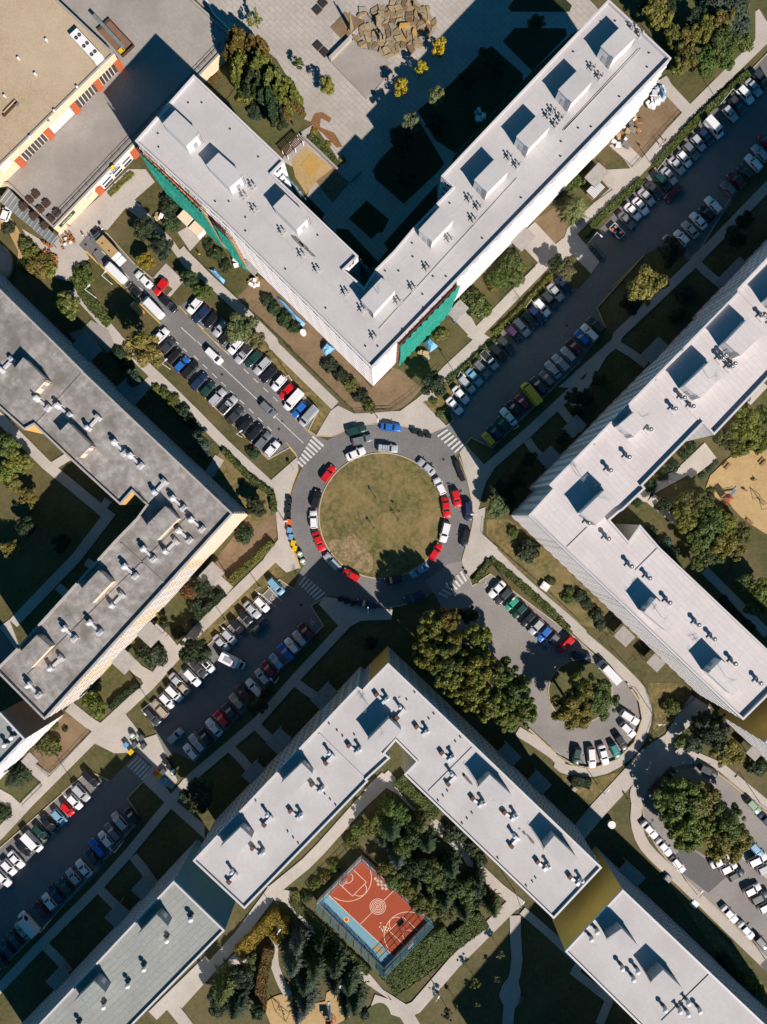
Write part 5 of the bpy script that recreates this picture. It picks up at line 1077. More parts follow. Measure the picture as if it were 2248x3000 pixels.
grove('17 95,920,165,d,dark 560,180,105,d,dark 640,90,60,d,deep; 13 1480,1060,60,s,deep', 'in the shade along the lower-left street', 'the left', None)
grove('17 1400,1190,80,s,green 1480,1180,85,d,olive 1540,1130,85,d,green 1590,1060,75,d,green 1330,1290,70,s,green; 21 1110,200,58,s,olive 1040,250,55,s,olive 960,360,55,s,dark 1190,110,58,s,olive', 'on the upper-left side of the ball court', 'the top', 'greenery on the upper-left side of the court')
grove('18 110,1010,100,c,green 200,1060,105,d,green 130,1180,130,c,dark 300,1240,125,d,dark 370,1140,100,c,green 420,1290,110,c,dark 40,1110,90,d,olive 60,1270,80,c,dark; 22 180,40,110,c,blue 330,120,140,d,dark 480,190,125,d,green 610,110,110,c,dark 690,290,130,d,green 560,370,105,c,dark 810,330,110,d,dark 950,440,92,c,green 720,470,95,c,dark 830,200,90,c,dark 330,260,80,c,green 450,360,85,c,green 90,130,95,d,olive 180,220,100,d,green 270,300,95,d,olive 370,400,100,d,green 470,460,95,d,olive 560,470,100,d,green 620,260,100,d,dark 760,420,100,d,green 420,120,110,d,green 560,240,100,d,dark; 18 20,1200,90,d,green 230,1330,110,d,green', 'in the evergreen belt right of the ball court', 'the top', 'evergreens right of the ball court')
grove('18 640,1225,110,s,dark; 22 850,60,70,s,dark 800,-60,80,s,dark', 'against the lower roofed block by the path', 'the top', None)
grove('22 1015,825,45,f,pale 800,1050,52,f,olive 990,1025,32,f,pale 655,1245,32,f,pale 832,1220,34,f,pale 580,1310,55,f,dark', 'on the lawn right of the bottom path', 'the top', 'young trees on the bottom lawn')
grove('21 900,720,110,c,blue 860,880,125,c,blue 1040,900,135,c,dark 960,1030,125,c,dark 1080,720,90,c,deep 1200,890,125,c,dark 1310,1030,120,c,dark 1360,1190,120,c,dark 1200,1030,115,c,deep 960,1200,115,c,blue 900,1290,90,c,blue 1290,1250,90,c,dark', 'around the bottom playground', 'the top', 'conifers around the bottom playground')
grove('21 300,1080,150,c,green 430,1010,125,d,dark 250,1200,130,d,dark 400,1210,125,c,deep 480,940,85,d,green 520,850,60,s,green 560,1290,80,d,dark 1430,1310,52,s,dark', 'left of the bottom playground', 'the top', None)
# hedges: one thing each
def hedge(pts, wpx, h, color, label, dens=30, leaf=.22):
    p = [v2(q) for q in pts]; w = wpx*S; V, F = [], []; rg = random.Random(len(label)*7+int(wpx))
    for a, b in zip(p, p[1:]):
        d = b-a; L_ = d.length; d.normalize(); nrm = Vector((-d.y, d.x))
        for _ in range(int(L_*(w+h*2)*dens)):
            u = rg.uniform(0, L_); s_ = rg.uniform(-1, 1); e = rg.random(); bump = .12*math.sin(u*2.1+len(label))+rg.uniform(-.1, .1)
            if e < w/(w+h*2): c = Vector((*(a+d*u+nrm*s_*w/2), h+bump-.2*s_*s_)); nn = Vector((0, 0, 1))
            else: sg = 1 if s_ > 0 else -1; c = Vector((*(a+d*u+nrm*sg*(w/2+bump)), rg.uniform(.1, h))); nn = Vector((*(nrm*sg), .3))
            nn = (nn+Vector((rg.gauss(0, .45), rg.gauss(0, .45), rg.gauss(0, .3)))).normalized(); t = nn.orthogonal().normalized(); t.rotate(Matrix.Rotation(rg.uniform(0, 6.28), 3, nn)); bb = nn.cross(t); sz = leaf*rg.uniform(.6, 1.4); i0 = len(V)
            V += [tuple(c+t*sz), tuple(c+bb*sz*.65), tuple(c-t*sz), tuple(c-bb*sz*.65)]; F.append((i0, i0+1, i0+2, i0+3))
    for a, b in zip(p, p[1:]):
        d = (b-a).normalized(); nrm = Vector((-d.y, d.x))*(w/2-.12 if w > .5 else w/3); i0 = len(V); hh = h-.18
        V += [(*(a+nrm), 0), (*(a-nrm), 0), (*(b-nrm), 0), (*(b+nrm), 0), (*(a+nrm), hh), (*(a-nrm), hh), (*(b-nrm), hh), (*(b+nrm), hh)]
        F += [tuple(i0+k for k in q) for q in ((4, 5, 6, 7), (0, 3, 7, 4), (2, 1, 5, 6), (1, 0, 4, 5), (3, 2, 6, 7))]
    o = ob('hedge', leafmesh('hedge', V, F)); o.color = (*LC[color], 1); tag(o, label, 'hedge'); return o
for q, w_, h_, c_, l_ in (('3 740,1345 1100,960 1500,600', 22, .8, 'green', 'long green hedge above the far upper-right row of cars'), ('7 160,530 420,270 640,80', 20, .8, 'green', 'green hedge strip beside the far path below the tin roof'), ('10 580,330 760,180 880,60 1000,-30', 16, .6, 'green', 'low green hedge between path and the upper-right parked cars'),
                       ('6 960,1330 1180,1120 1430,850', 18, .6, 'olive', 'patchy low hedge beside the middle of the upper-right row'), ('13 340,560 540,390 690,240', 18, 1.6, 'olive', 'clipped olive hedge beside the lawn left of the roundabout'), ('13 30,900 170,770 300,650', 20, 1.5, 'dark', 'dark hedge beside the entrance path of the left block'),
                       ('9 290,880 480,1080 690,1240 705,1382', 16, 1.2, 'green', 'hedge along the pavement left of the roundabout'), ('16 900,200 980,120 1130,10', 18, 1.2, 'dark', 'dark hedge below the entrance path at the lower left'), ('21 420,780 560,640 700,500 760,470', 34, 2.6, 'gold', 'tall golden hedge bending beside the lower courtyard path'),
                       ('21 780,500 770,600 700,660', 34, 2.6, 'gold', 'short golden hedge return under the white lamp'), ('21 600,1250 600,1050 640,860 670,740', 30, 2.2, 'bronze', 'curved bronze hedge above the bottom playground'), ('21 850,380 1010,530 1250,760 1470,950', 22, 1.0, 'green', 'long low green hedge along the blue side of the ball court'),
                       ('21 870,300 880,400 930,470', 24, .9, 'olive', 'short curved hedge at the left corner of the ball court'), ('18 190,770 330,930 500,1060', 40, 1.6, 'green', 'broad green hedge beside the path under the arrowhead block'), ('22 90,1030 230,900 420,760 600,640', 60, 1.5, 'green', 'broad hedge mass below the lower-right fence of the court'),
                       ('22 120,1080 330,940 560,760 760,600 880,520', 50, 1.2, 'green', 'outer green hedge along the pale lower path'), ('14 930,380 1150,560 1420,800 1560,950', 20, .5, 'green', 'low scalloped hedge between pavement and lower-right street cars'), ('14 800,560 930,390', 18, .7, 'green', 'short hedge at the zebra crossing corner right of the roundabout'),
                       ('4 600,850 720,1050 830,1170 900,1240', 34, .4, 'green', 'low green groundcover hedge along the path by the left block'), ('15 1280,690 1400,840 1540,950', 24, .8, 'deep', 'shaded low hedge behind the lower right block'), ('6 1190,1180 1300,1060 1400,960', 14, .5, 'dark', 'small dark hedge beside the upper-right pavement'),
                       ('19 70,780 220,810', 26, 1.3, 'dark', 'short dark hedge on the dry corner below the curved street end'), ('23 1300,830 1420,1000', 20, 1.6, 'dark', 'rounded dark hedge on the dry verge'), ('9 1230,1270 1231,1271', 4, .3, 'green', 'tiny tuft on the roundabout lawn'), ('4 890,200 990,100 1080,20', 14, .6, 'olive', 'narrow olive hedge under the shop windows'),
                       ('4 1620,430 1660,470', 10, .6, 'green', 'tiny hedge by the construction shed'), ('1 170,680 260,620', 18, .5, 'bronze', 'small reddish hedge under the shop wall behind the block'), ('1 990,1100 1110,1230 1210,1340', 20, .7, 'green', 'green hedge in the planting bed beside the plaza wall')):
    hedge(PL(q), w_, h_, c_, l_)
# ================================================================ STREET FURNITURE
def lamp(q, label, rz=0, h=7.0):
    g = W(q); r = empty('street_lamp', (g.x, g.y, 0), R(rz), label, 'street lamp', 'street lamps')
    if 'lamp' not in PROTO:
        a = MB(); a.tube((0, 0, 0), (0, 0, 1.0), .11, 'pole', 7); a.tube((0, 0, 1.0), (0, 0, 7.0), .075, 'pole', 7); b = MB(); b.tube((0, 0, 6.95), (1.1, 0, 7.15), .05, 'pole', 6); c = MB(); c.box((1.3, 0, 7.08), (.75, .3, .16), 'pole'); PROTO['lamp'] = (a.mesh('pole'), b.mesh('arm'), c.mesh('lamp_head'))
    for nm, me in zip(('pole', 'arm', 'lamp_head'), PROTO['lamp']): ob(nm, me, r)
for n, x, y, rz, l in ((9, 1545, 628, -90, 'street lamp on the pavement above the roundabout'), (9, 845, 318, 210, 'street lamp between upper-left street cars and the long path'), (9, 440, 775, 30, 'street lamp behind the lower-left row of the upper-left street'), (14, 800, 20, 180, 'street lamp on the right kerb of the roundabout'),
        (13, 785, 72, 0, 'street lamp on the left kerb by the recycling bins'), (13, 1465, 795, 90, 'street lamp on the shaded pavement below the roundabout'), (13, 585, 608, -40, 'street lamp above the disabled parking bay'), (13, 310, 880, -40, 'street lamp with a white lamp on the lower-left verge'), (13, 740, 1335, 130, 'street lamp in shade beside the lower-right row'),
        (14, 1108, 645, 225, 'street lamp behind the white saloon of the lower-right street'), (3, 1275, 848, -45, 'street lamp beside the far hedge, nearer the top right'), (7, 215, 585, -45, 'street lamp at the motorcycle bay'), (7, 755, 10, -45, 'street lamp among the far upper-right cars'), (10, 665, 290, -45, 'street lamp on the verge nearest the roundabout upper right'),
        (10, 1120, 712, 135, 'street lamp behind the white saloon in the shaded row'), (6, 1215, 1110, -45, 'street lamp halfway along the upper-right verge'), (16, 600, 805, -45, 'street lamp above the black estate beyond the zebra'), (16, 1220, 162, -45, 'street lamp above the beige estate at the lower left'), (16, 1010, 1272, 135, 'street lamp in the shaded lower lot'),
        (19, 745, 275, 180, 'street lamp on the fence corner by the curved street end'), (19, 282, 822, 60, 'street lamp on the dry corner below the curved street end'), (19, 1595, 970, 225, 'street lamp on the right pavement of the far lower-right street'), (21, 757, 530, 60, 'white street lamp at the golden hedge'), (21, 1226, 970, 60, 'white street lamp among the playground conifers'),
        (22, 474, 1050, 60, 'street lamp on the pale path below the court hedges'), (22, 1135, 315, 60, 'street lamp at the corner of the arrowhead block'), (20, 430, 515, 135, 'street lamp in shade at the lower-left lot edge'), (8, 1380, 225, 40, 'street lamp behind the blue hatchback'), (23, 1000, 222, 45, 'street lamp by the white utility slab'), (23, 1635, 850, 45, 'street lamp at the very bottom right kerb'), (4, 780, 1030, 40, 'street lamp on the grass by the tree shadow'), (4, 910, 920, 40, 'street lamp on the verge beside the white panel van')):
    lamp(P(n, x, y), l, rz)
def sign(q, label, shapes, rz):
    g = W(q); r = empty('road_sign', (g.x, g.y, 0), R(rz), label, 'road sign'); a = MB(); a.tube((0, 0, 0), (0, 0, 3.0), .04, 'steel', 6); ob('pole', a.mesh('sign_pole'), r)
    for i, (kind, z) in enumerate(shapes):
        a = MB(); pts = []
        nseg = 3 if kind == 'give_way' else 16
        for rad, k, y in ((.42, 'red_c' if kind != 'blue' else 'blue_p', -.03), (.30, 'board' if kind != 'blue' else 'blue_p', -.045)):
            pp = [(rad*math.sin(6.2832*j/nseg+(math.pi if nseg == 3 else 0)), y, z+rad*math.cos(6.2832*j/nseg+(math.pi if nseg == 3 else 0))) for j in range(nseg)]
            a.face(pp, k); a.face([(x, y+.02, zz) for x, y, zz in pp[::-1]], 'steel')
        ob('sign_plate', a.mesh('sign_plate'), r)
sign(P(9, 798, 888), 'road sign pole with triangle and disc at the upper-left zebra', (('give_way', 2.7), ('blue', 1.9)), 45); sign(P(14, 772, 545), 'road sign pole with triangle and disc at the right zebra', (('give_way', 2.7), ('blue', 1.9)), -135)
sign(P(4, 858, 500), 'red round no-entry sign beside the lawn at the street top', (('round', 2.4),), 45); sign(P(9, 865, 1042), 'round sign on the pavement beside the left kerb', (('blue', 2.5),), 45); sign(P(16, 880, 790), 'round sign at the lower-left zebra island', (('blue', 2.4),), 45)
# rubbish and recycling containers
def skip_meshes(col):
    a = MB(); a.prism([(-.62, -.5), (.62, -.5), (.62, .5), (-.62, .5)], .15, 1.1, col); a.box((0, 0, 1.1), (1.34, 1.08, .05), col); b = MB()
    for i in range(5): b.box((-.5+i*.25, 0, 1.15), (.2, 1.02, .09), col)
    b.tube((-.62, -.52, 1.2), (.62, -.52, 1.2), .05, col, 6); return a.mesh('container_body'), b.mesh('container_lid')
BINS = {}
def bin_(q, col, rz, label, group):
    if col not in BINS: BINS[col] = skip_meshes(col)
    g = W(q, .6); r = empty('rubbish_container', (g.x, g.y, .03), R(rz), label, 'bin', group); ob('body', BINS[col][0], r); ob('lid', BINS[col][1], r)
    if 'bw' not in BINS: a = MB(); a.tube((0, -.05, 0), (0, .05, 0), .1, 'rubber', 8); BINS['bw'] = a.mesh('bin_wheel')
    for x in (-.5, .5):
        for y in (-.4, .4): ob('wheel', BINS['bw'], r, (x, y, .1))
def bell(q, label, group):
    g = W(q, .8); r = empty('bottle_bank', (g.x, g.y, .03), R(20), label, 'bottle bank', group); a = MB(); a.cyl((0, 0, .1), .72, .9, 'green_p', 14, .8); a.dome((0, 0, 1.0), .8, .6, 'green_p', 14, 4); ob('body', a.mesh('bell_body'), r)
    a = MB(); a.dome((0, .12, 1.12), .7, .55, 'board', 14, 4); ob('white_half', a.mesh('bell_top'), r)
    for x in (-.3, .3): a = MB(); a.tube((x, -.1, 1.45), (x, -.3, 1.62), .12, 'rubber', 8); ob('chute', a.mesh('chute'), r)
colw = dict(black_p='dark grey', grey_p='grey', blue_p='blue', yellow_p='yellow', orange_p='orange')
def bins(txt, rz, where, group):
    items = []
    tk = txt.split(); n = int(tk[0]); cnt = {}; seen = {}
    for q in tk[1:]:
        a = q.split(','); items.append((P(n, float(a[0]), float(a[1])), a[2])); cnt[a[2]] = cnt.get(a[2], 0)+1
    for p, c in items:
        seen[c] = seen.get(c, 0)+1
        if c == 'bell': bell(p, (ORD[seen[c]-1]+' ' if cnt[c] > 1 else '')+'green and white bottle bank '+where, group)
        else: bin_(p, c, rz, f'{ORD[seen[c]-1]} {colw[c]} container from the top {where}' if cnt[c] > 1 else f'{colw[c]} container {where}', group)
bins('9 828,1290,black_p 822,1345,black_p 818,1400,black_p', 88, 'by the left kerb of the roundabout', 'containers on the left kerb')
bins('13 822,78,orange_p 826,145,blue_p 838,200,blue_p 855,250,yellow_p 868,292,yellow_p 912,342,bell 935,402,bell', 80, 'beside the left kerb lamp', 'recycling containers on the left kerb')
bins('10 315,730,black_p 370,755,black_p 430,765,black_p', -10, 'at the upper kerb of the roundabout', 'containers on the upper kerb')
bins('10 660,985,black_p 672,1030,black_p 690,1070,black_p 705,1110,black_p', -70, 'at the shadow edge right of the roundabout', 'containers on the right kerb')
bins('16 1078,430,bell 1150,440,grey_p 1095,495,grey_p 1165,510,grey_p 1025,500,blue_p 1065,555,yellow_p', 45, 'on the upper island of the lower-left zebra', 'recycling containers on the upper island')
bins('16 1340,630,black_p 1370,670,black_p 1325,715,grey_p 1268,722,orange_p 1295,752,yellow_p 1332,795,blue_p 1405,728,bell', 45, 'on the lower island of the lower-left zebra', 'recycling containers on the lower island')
bins('13 1240,702,black_p 1290,720,black_p 1340,740,black_p', 15, 'in shade at the lower kerb of the roundabout', 'containers on the lower kerb')
# fences and walls
def railing(txt, label, h=1.0, k='dkgreen', posts=2.2, rails=(.35, .95), r_=.035, name='railing', cat='fence', rail='rail'):
    p = [v2(q) for q in PL(txt)]; root = empty(name, (*p[0], 0), 0, label, cat); o = p[0]; a = MB(); b = MB()
    for s, e in zip(p, p[1:]):
        L_ = (e-s).length; n = max(1, int(L_/posts))
        for z in rails: a.tube((*(s-o), z*h), (*(e-o), z*h), r_, k, 5)
        for i in range(n+1): c = s+(e-s)*i/n-o; b.tube((*c, 0), (*c, h), r_*1.4, k, 5)
    ob('rails', a.mesh('rails'), root); ob('posts', b.mesh('posts'), root); return root
for q, l in (('5 0,650 320,960 850,1450; 9 800,40 1100,330 1350,570', 'dark green railing along the path by the white block'), ('9 1350,575 1658,550; 10 0,555 120,560 300,430 530,200', 'curved dark railing round the bare corner of the white block'), ('3 960,920 560,1355 440,1260', 'railing round the builders yard at the upper right'),
             ('6 1030,1040 1290,780', 'railing beside the facade garden'), ('14 880,60 870,180 1330,580 1658,890', 'railing along the front beds of the right block'), ('19 660,10 720,180 740,300 660,520', 'railing inside the curved pavement'), ('19 660,530 860,310 1070,110', 'railing along the diagonal path at the right'),
             ('15 320,1060 420,950', 'short railing at the first right block entrance'), ('15 400,1110 540,1260 650,1130 590,1010', 'railing round the small square lawn'), ('16 190,985 345,830 200,690', 'railing round the left garden plot'), ('16 740,400 405,755 290,650', 'railing round the large brown garden plot'), ('7 230,280 400,160', 'railing in front of the tin shelter'), ('18 1470,580 1560,650 1690,680', 'dark guard rail on the curved street end')):
    railing(q, l)
# guard rail round the loop
# ---- ball court
cq = [P(17, 1412, 1382+10), P(21, 1045, 382), P(22, 72, 925), P(22, 462, 520)]
mb = MB(); mb.prism([tuple(v2(p)) for p in cq], 0, .05, 'court_b'); struct('court_border', mb.mesh('court_border'))
rq = [v2(p) for p in (P(21, 1413, 22), P(21, 1118, 318), P(22, 148, 838), P(22, 448, 512))]
mb = MB(); mb.prism([tuple(p) for p in rq], 0, .06, 'court'); struct('court_surface', mb.mesh('court_surface'))
ct, cl, cb_, cr = rq
ax = (cb_-cl).normalized(); ay = (ct-cl).normalized(); LX = (cb_-cl).length; LY = (ct-cl).length
def cpt(u, v): return cl+ax*u+ay*v
mb = MB()
def cl_line(a, b, w=.13, k='line', z=.068):
    d = (b-a).normalized(); n = Vector((-d.y, d.x))*w/2; mb.face([(*(a-n), z), (*(b-n), z), (*(b+n), z), (*(a+n), z)], k)
def cl_arc(u, v, r, a0, a1, w=.13, k='line', n=28):
    for i in range(n):
        t0, t1 = R(a0+(a1-a0)*i/n), R(a0+(a1-a0)*(i+1)/n); q = [(rr*math.cos(t), rr*math.sin(t)) for rr, t in ((r-w/2, t0), (r+w/2, t0), (r+w/2, t1), (r-w/2, t1))]
        mb.face([(*cpt(u+x, v+y), .068) for x, y in q][::-1 if 0 else 1], k)
for a, b in (((.1, .1), (LX-.1, .1)), ((LX-.1, .1), (LX-.1, LY-.1)), ((.1, LY-.1), (LX-.1, LY-.1)), ((.1, .1), (.1, LY-.1)), ((LX/2, 0), (LX/2, LY))): cl_line(cpt(*a), cpt(*b))
for r_ in (.35, .75, 1.15, 1.5, 1.9): cl_arc(LX/2, LY/2, r_, 0, 360)
for e, s_ in ((0, 1), (LX, -1)):
    m_ = LY/2
    cl_line(cpt(e, m_-2.4), cpt(e+s_*5.2, m_-2.4)); cl_line(cpt(e, m_+2.4), cpt(e+s_*5.2, m_+2.4)); cl_line(cpt(e+s_*5.2, m_-2.4), cpt(e+s_*5.2, m_+2.4))
    cl_arc(e+s_*5.2, m_, 1.7, -90 if s_ > 0 else 90, 90 if s_ > 0 else 270); cl_arc(e+s_*1.2, m_, LY/2-.5, -80 if s_ > 0 else 100, 80 if s_ > 0 else 260); cl_arc(e+s_*1.2, m_, 1.3, -90 if s_ > 0 else 90, 90 if s_ > 0 else 270)
struct('court_lines', mb.mesh('court_lines'))
mb = MB(); dots = random.Random(3)
for i in range(26): c = cpt(LX*.70+dots.uniform(-1.5, 1.5), LY*.27+dots.uniform(-.8, .8)); mb.cyl((*c, .06), .17, .012, dots.choice(['yellow_p', 'board', 'stone4', 'line']), 10)
hop = [(0, 0), (.8, 0), (1.5, .45), (1.5, -.45), (2.2, 0), (2.9, .45), (2.9, -.45), (3.6, 0)]
for i, (x, y) in enumerate(hop):
    c = cpt(LX*.27+x, LY*.86+y*1.1); mb.box((*c, .062), (.62, .62, .012), 'khaki2' if 0 else 'wE2', math.atan2(ax.y, ax.x))
c = cpt(LX*.36, -1.3); mb.cyl((*c, .05), .65, .012, 'yellow_p', 16); mb.cyl((*c, .064), .45, .012, 'red_c', 16)
for i in range(4): c = cpt(LX*.78+i*.65, -1.2); mb.box((*c, .052), (.6, 1.1, .012), 'stone4', math.atan2(ax.y, ax.x))
struct('court_games', mb.mesh('court_games'))
root = empty('court_fence', (*v2(cq[0]), 0), 0, 'tall mesh fence with white boards round the red ball court', 'fence'); o = v2(cq[0]); corners = [v2(p)-o for p in cq]
for i in range(4):
    a, b = corners[i], corners[(i+1) % 4]; n = max(2, round((b-a).length/2.6)); m_ = MB(); d = (b-a); rz = math.atan2(d.y, d.x)
    for j in range(n): 
        q = MB(); c = a+d*j/n; q.tube((*c, 0), (*c, 4.2), .075, 'teal_w', 6); ob('fence_post', q.mesh('fence_post'), root)
    for z in (1.1, 2.1, 3.1, 4.15): m_.tube((*a, z), (*b, z), .055, 'teal_w', 5)
    nn = int(d.length/.45)
    for j in range(nn): c = a+d*(j+.5)/nn; m_.tube((*c, 1.1), (*c, 4.15), .011, 'teal_w', 3)
    for j in range(16): z = 1.15+j*.19; m_.tube((*a, z), (*b, z), .009, 'teal_w', 3)
    ob('mesh_panel', m_.mesh('mesh_panel'), root)
    q = MB(); c = (a+b)/2; q.box((c.x, c.y, .08), (d.length-.2, .06, 2.3 if i in (0, 3) else 1.0), 'white', rz); ob('board', q.mesh('board'), root)
# the thickened fence rails and posts throw the grid shadow
for e, s_, lab in ((LX+.5, -1, 'basketball hoop at the lower-right end of the ball court'), (-.5, 1, 'basketball hoop at the upper-left end of the ball court')):
    c = cpt(e, LY/2); r = empty('basketball_hoop', (*c, 0), math.atan2(ax.y, ax.x)+(math.pi if s_ < 0 else 0), lab, 'hoop'); q = MB(); q.tube((0, 0, 0), (0, 0, 3.2), .07, 'teal_w', 7); q.tube((0, 0, 3.1), (1.0, 0, 3.3), .06, 'teal_w', 6); ob('pole', q.mesh('hoop_pole'), r)
    q = MB(); q.box((1.05, 0, 2.9), (.06, 1.8, 1.1), 'white'); ob('backboard', q.mesh('backboard'), r); q = MB()
    for i in range(12): t0, t1 = 6.283*i/12, 6.283*(i+1)/12; q.tube((1.35+.24*math.cos(t0), .24*math.sin(t0), 3.05), (1.35+.24*math.cos(t1), .24*math.sin(t1), 3.05), .02, 'orange_p', 4)
    ob('rim', q.mesh('rim'), r)
# ---- scaffold nets, tarpaulins and builders' heaps
def net(p0, p1, h0, h1, label, folds=26, out=1.1, k='net', holes=0):
    a, b = v2r(p0, 0), v2r(p1, 0); d = (b-a); L_ = d.length; d.normalize(); nn = Vector((d.y, -d.x))
    if nn.dot(-a) < 0: nn = -nn
    root = empty('scaffold_net', (*a, 0), 0, label, 'netting'); q = MB(); rows = 9; cols = folds*2; V = []
    rg = random.Random(5)
    for r_ in range(rows+1):
        for c in range(cols+1):
            u = L_*c/cols; z = h0+(h1-h0)*r_/rows+(rg.uniform(-.5, .2) if r_ in (0,) else 0); w_ = out+.16*math.sin(c*2.1+r_*.4)+rg.uniform(-.06, .06); pp = d*u+nn*w_; V.append((pp.x, pp.y, z))
    q.v = V; kk = q.mi(k)
    for r_ in range(rows):
        for c in range(cols): i = r_*(cols+1)+c; q.f.append((i, i+1, i+cols+2, i+cols+1)); q.m.append(kk)
    ob('net_sheet', q.mesh('net_sheet'), root); s_ = MB()
    for i in range(int(L_/2.5)+1):
        c = d*(i*2.5)+nn*(out-.3); s_.tube((*c, 0), (*c, h1+1), .04, 'redbrown', 5)
        c = d*(i*2.5)+nn*.25; s_.tube((*c, 0), (*c, h1+1), .04, 'redbrown', 5)
    for j in range(int(h1/2)+1):
        for w_ in (.25, out-.3): s_.tube((*(nn*w_), j*2.0+.9), (*(d*L_+nn*w_), j*2.0+.9), .04, 'redbrown', 5)
    ob('scaffold', s_.mesh('scaffold'), root)
    for j in range(0, int(h1/2)):
        s_ = MB(); c = d*L_/2+nn*(out*.45); s_.box((c.x, c.y, j*2.0+.85), (L_, .5, .05), 'timber', math.atan2(d.y, d.x)); ob('plank_deck', s_.mesh('plank_deck'), root)
aw, ap = P(0, 1095, 1140), (1089, 1078)
def gnd(p, h=HN): w = W(p, h); return (CX+w.x/S, CY-w.y/S)
g0, g1, g2 = gnd(P(0, 1095, 1140)), gnd((1089, 1078)), gnd(P(3, 882, 470))
net(lerp(g0, g1, .02), lerp(g0, g1, .30), .6, HN-.6, 'green scaffold netting on the upper-left face of the white block'); net(lerp(g0, g1, .335), lerp(g0, g1, .41), .6, HN-2, 'narrow green netting strip on the upper-left face', 12)
net(lerp(g1, g2, .085), lerp(g1, g2, .285), .6, HN-1.0, 'green scaffold netting near the corner above the roundabout', 16)
def tarp(txt, h, k, label, name='tarpaulin', nseg=8):
    p = [v2(q) for q in PL(txt)]; rg = random.Random(len(label)); q = MB(); n = nseg; V = []
    for i in range(n+1):
        for j in range(n+1):
            u, v = i/n, j/n; c = (p[0]*(1-u)+p[1]*u)*(1-v)+(p[3]*(1-u)+p[2]*u)*v; edge = min(u, v, 1-u, 1-v)
            V.append((c.x, c.y, (.05 if edge < .01 else h*min(1, edge*5)+rg.uniform(-.14, .14)*h)))
    q.v = V; kk = q.mi(k)
    for i in range(n):
        for j in range(n): a = i*(n+1)+j; q.f.append((a, a+n+1, a+n+2, a+1)); q.m.append(kk)
    o = ob(name, q.mesh(name)); tag(o, label, 'tarpaulin'); return o
tarp('5 700,1010 750,1030 955,1240 930,1270', 1.2, 'tarp', 'long blue tarpaulin beside the dark hedge bed'); tarp('5 170,800 220,790 305,890 290,920', 1.1, 'tarp', 'short blue tarpaulin by the path below the net'); tarp('9 1080,70 1130,0 1195,60 1120,120', 1.6, 'tarp', 'crumpled blue tarpaulin at the white block foot')
tarp('6 600,1170 650,1110 710,1160 640,1220', 2.6, 'tarp', 'blue sheeted entrance canopy by the corner netting'); tarp('10 390,10 430,-30 510,40 445,90', 2.4, 'tarp', 'blue sheeted canopy at the corner by the pavement')
def hung(p0, p1, h0, h1, k, label):
    a, b = v2r(p0, 0), v2r(p1, 0); d = b-a; q = MB(); n = 14; nn = Vector((d.y, -d.x)).normalized(); V = []
    if nn.dot(-a) < 0: nn = -nn
    for r_ in range(7):
        for c in range(n+1): w_ = .5+.2*math.sin(c*1.9)+(6-r_)*.12; pp = a+d*c/n+nn*w_; V.append((pp.x, pp.y, h0+(h1-h0)*r_/6))
    q.v = V; kk = q.mi(k)
    for r_ in range(6):
        for c in range(n): i = r_*(n+1)+c; q.f.append((i, i+1, i+n+2, i+n+1)); q.m.append(kk)
    tag(ob('sheeting', q.mesh('sheeting')), label, 'sheeting')
def cloth(c4, k, label, n=12, amp=.25, name='sheeting'):
    q = MB(); rg = random.Random(len(label)); V = []
    for i in range(n+1):
        for j in range(n+1):
            u, v = i/n, j/n; c = (c4[0]*(1-u)+c4[1]*u)*(1-v)+(c4[3]*(1-u)+c4[2]*u)*v; V.append((c.x+rg.uniform(-amp, amp), c.y+rg.uniform(-amp, amp), max(.1, c.z+rg.uniform(-amp, amp))))
    q.v = V; kk = q.mi(k)
    for i in range(n):
        for j in range(n): a = i*(n+1)+j; q.f.append((a, a+n+1, a+n+2, a+1)); q.m.append(kk)
    tag(ob(name, q.mesh(name)), label, 'sheeting')
cloth([W(P(5, 745, -5), 21), W(P(5, 850, 90), 15), W(P(5, 970, 250), 2), W(P(5, 875, 130), 12)], 'tarp_d', 'blue sheeting hanging behind the white block beside the sandpit')
cloth([W(P(5, 1385, 700), 21), W(P(5, 1475, 800), 21), W(P(5, 1475, 880), 9), W(P(5, 1390, 860), 9)], 'tarp_d', 'blue film hanging in the inner corner notch of the white block')
hs_ = random.Random(21)
def heap(n, cx, cy, rad, cnt, mats_, name, cat, label, group, sz=(.5, 1.4), hmax=1.2, ang=None):
    for i in range(cnt):
        a = hs_.uniform(0, 6.28); rr = rad*math.sqrt(hs_.random()); g = G(n, cx+rr*math.cos(a)*1.0, cy+rr*math.sin(a)); q = MB(); w_, l_ = hs_.uniform(*sz), hs_.uniform(*sz); k = hs_.choice(mats_)
        q.box((0, 0, 0), (w_, l_, hs_.uniform(.25, .8)), k); o = ob(name, q.mesh(name), None, (g.x, g.y, hs_.uniform(0, hmax*(1-rr/rad*.7))+.02), hs_.uniform(0, 3.1)); o.rotation_euler.x = hs_.uniform(-.3, .3); o.rotation_euler.y = hs_.uniform(-.3, .3); tag(o, label, cat, group)
heap(3, 720, 770, 95, 34, ['board', 'board', 'white', 'concrete'], 'insulation_board', 'board', 'white insulation board in the heap at the upper-right block end', 'insulation boards in the heap', (.7, 1.8), 1.8)
heap(3, 560, 1030, 75, 14, ['timber', 'wood', 'board', 'concrete_d'], 'building_material', 'building material', 'timber or board piece in the builders yard', 'building material in the yard'); heap(3, 470, 1160, 60, 10, ['timber', 'board', 'concrete_d'], 'pallet_load', 'pallet load', 'pallet load by the lower end of the builders yard', 'pallet loads')
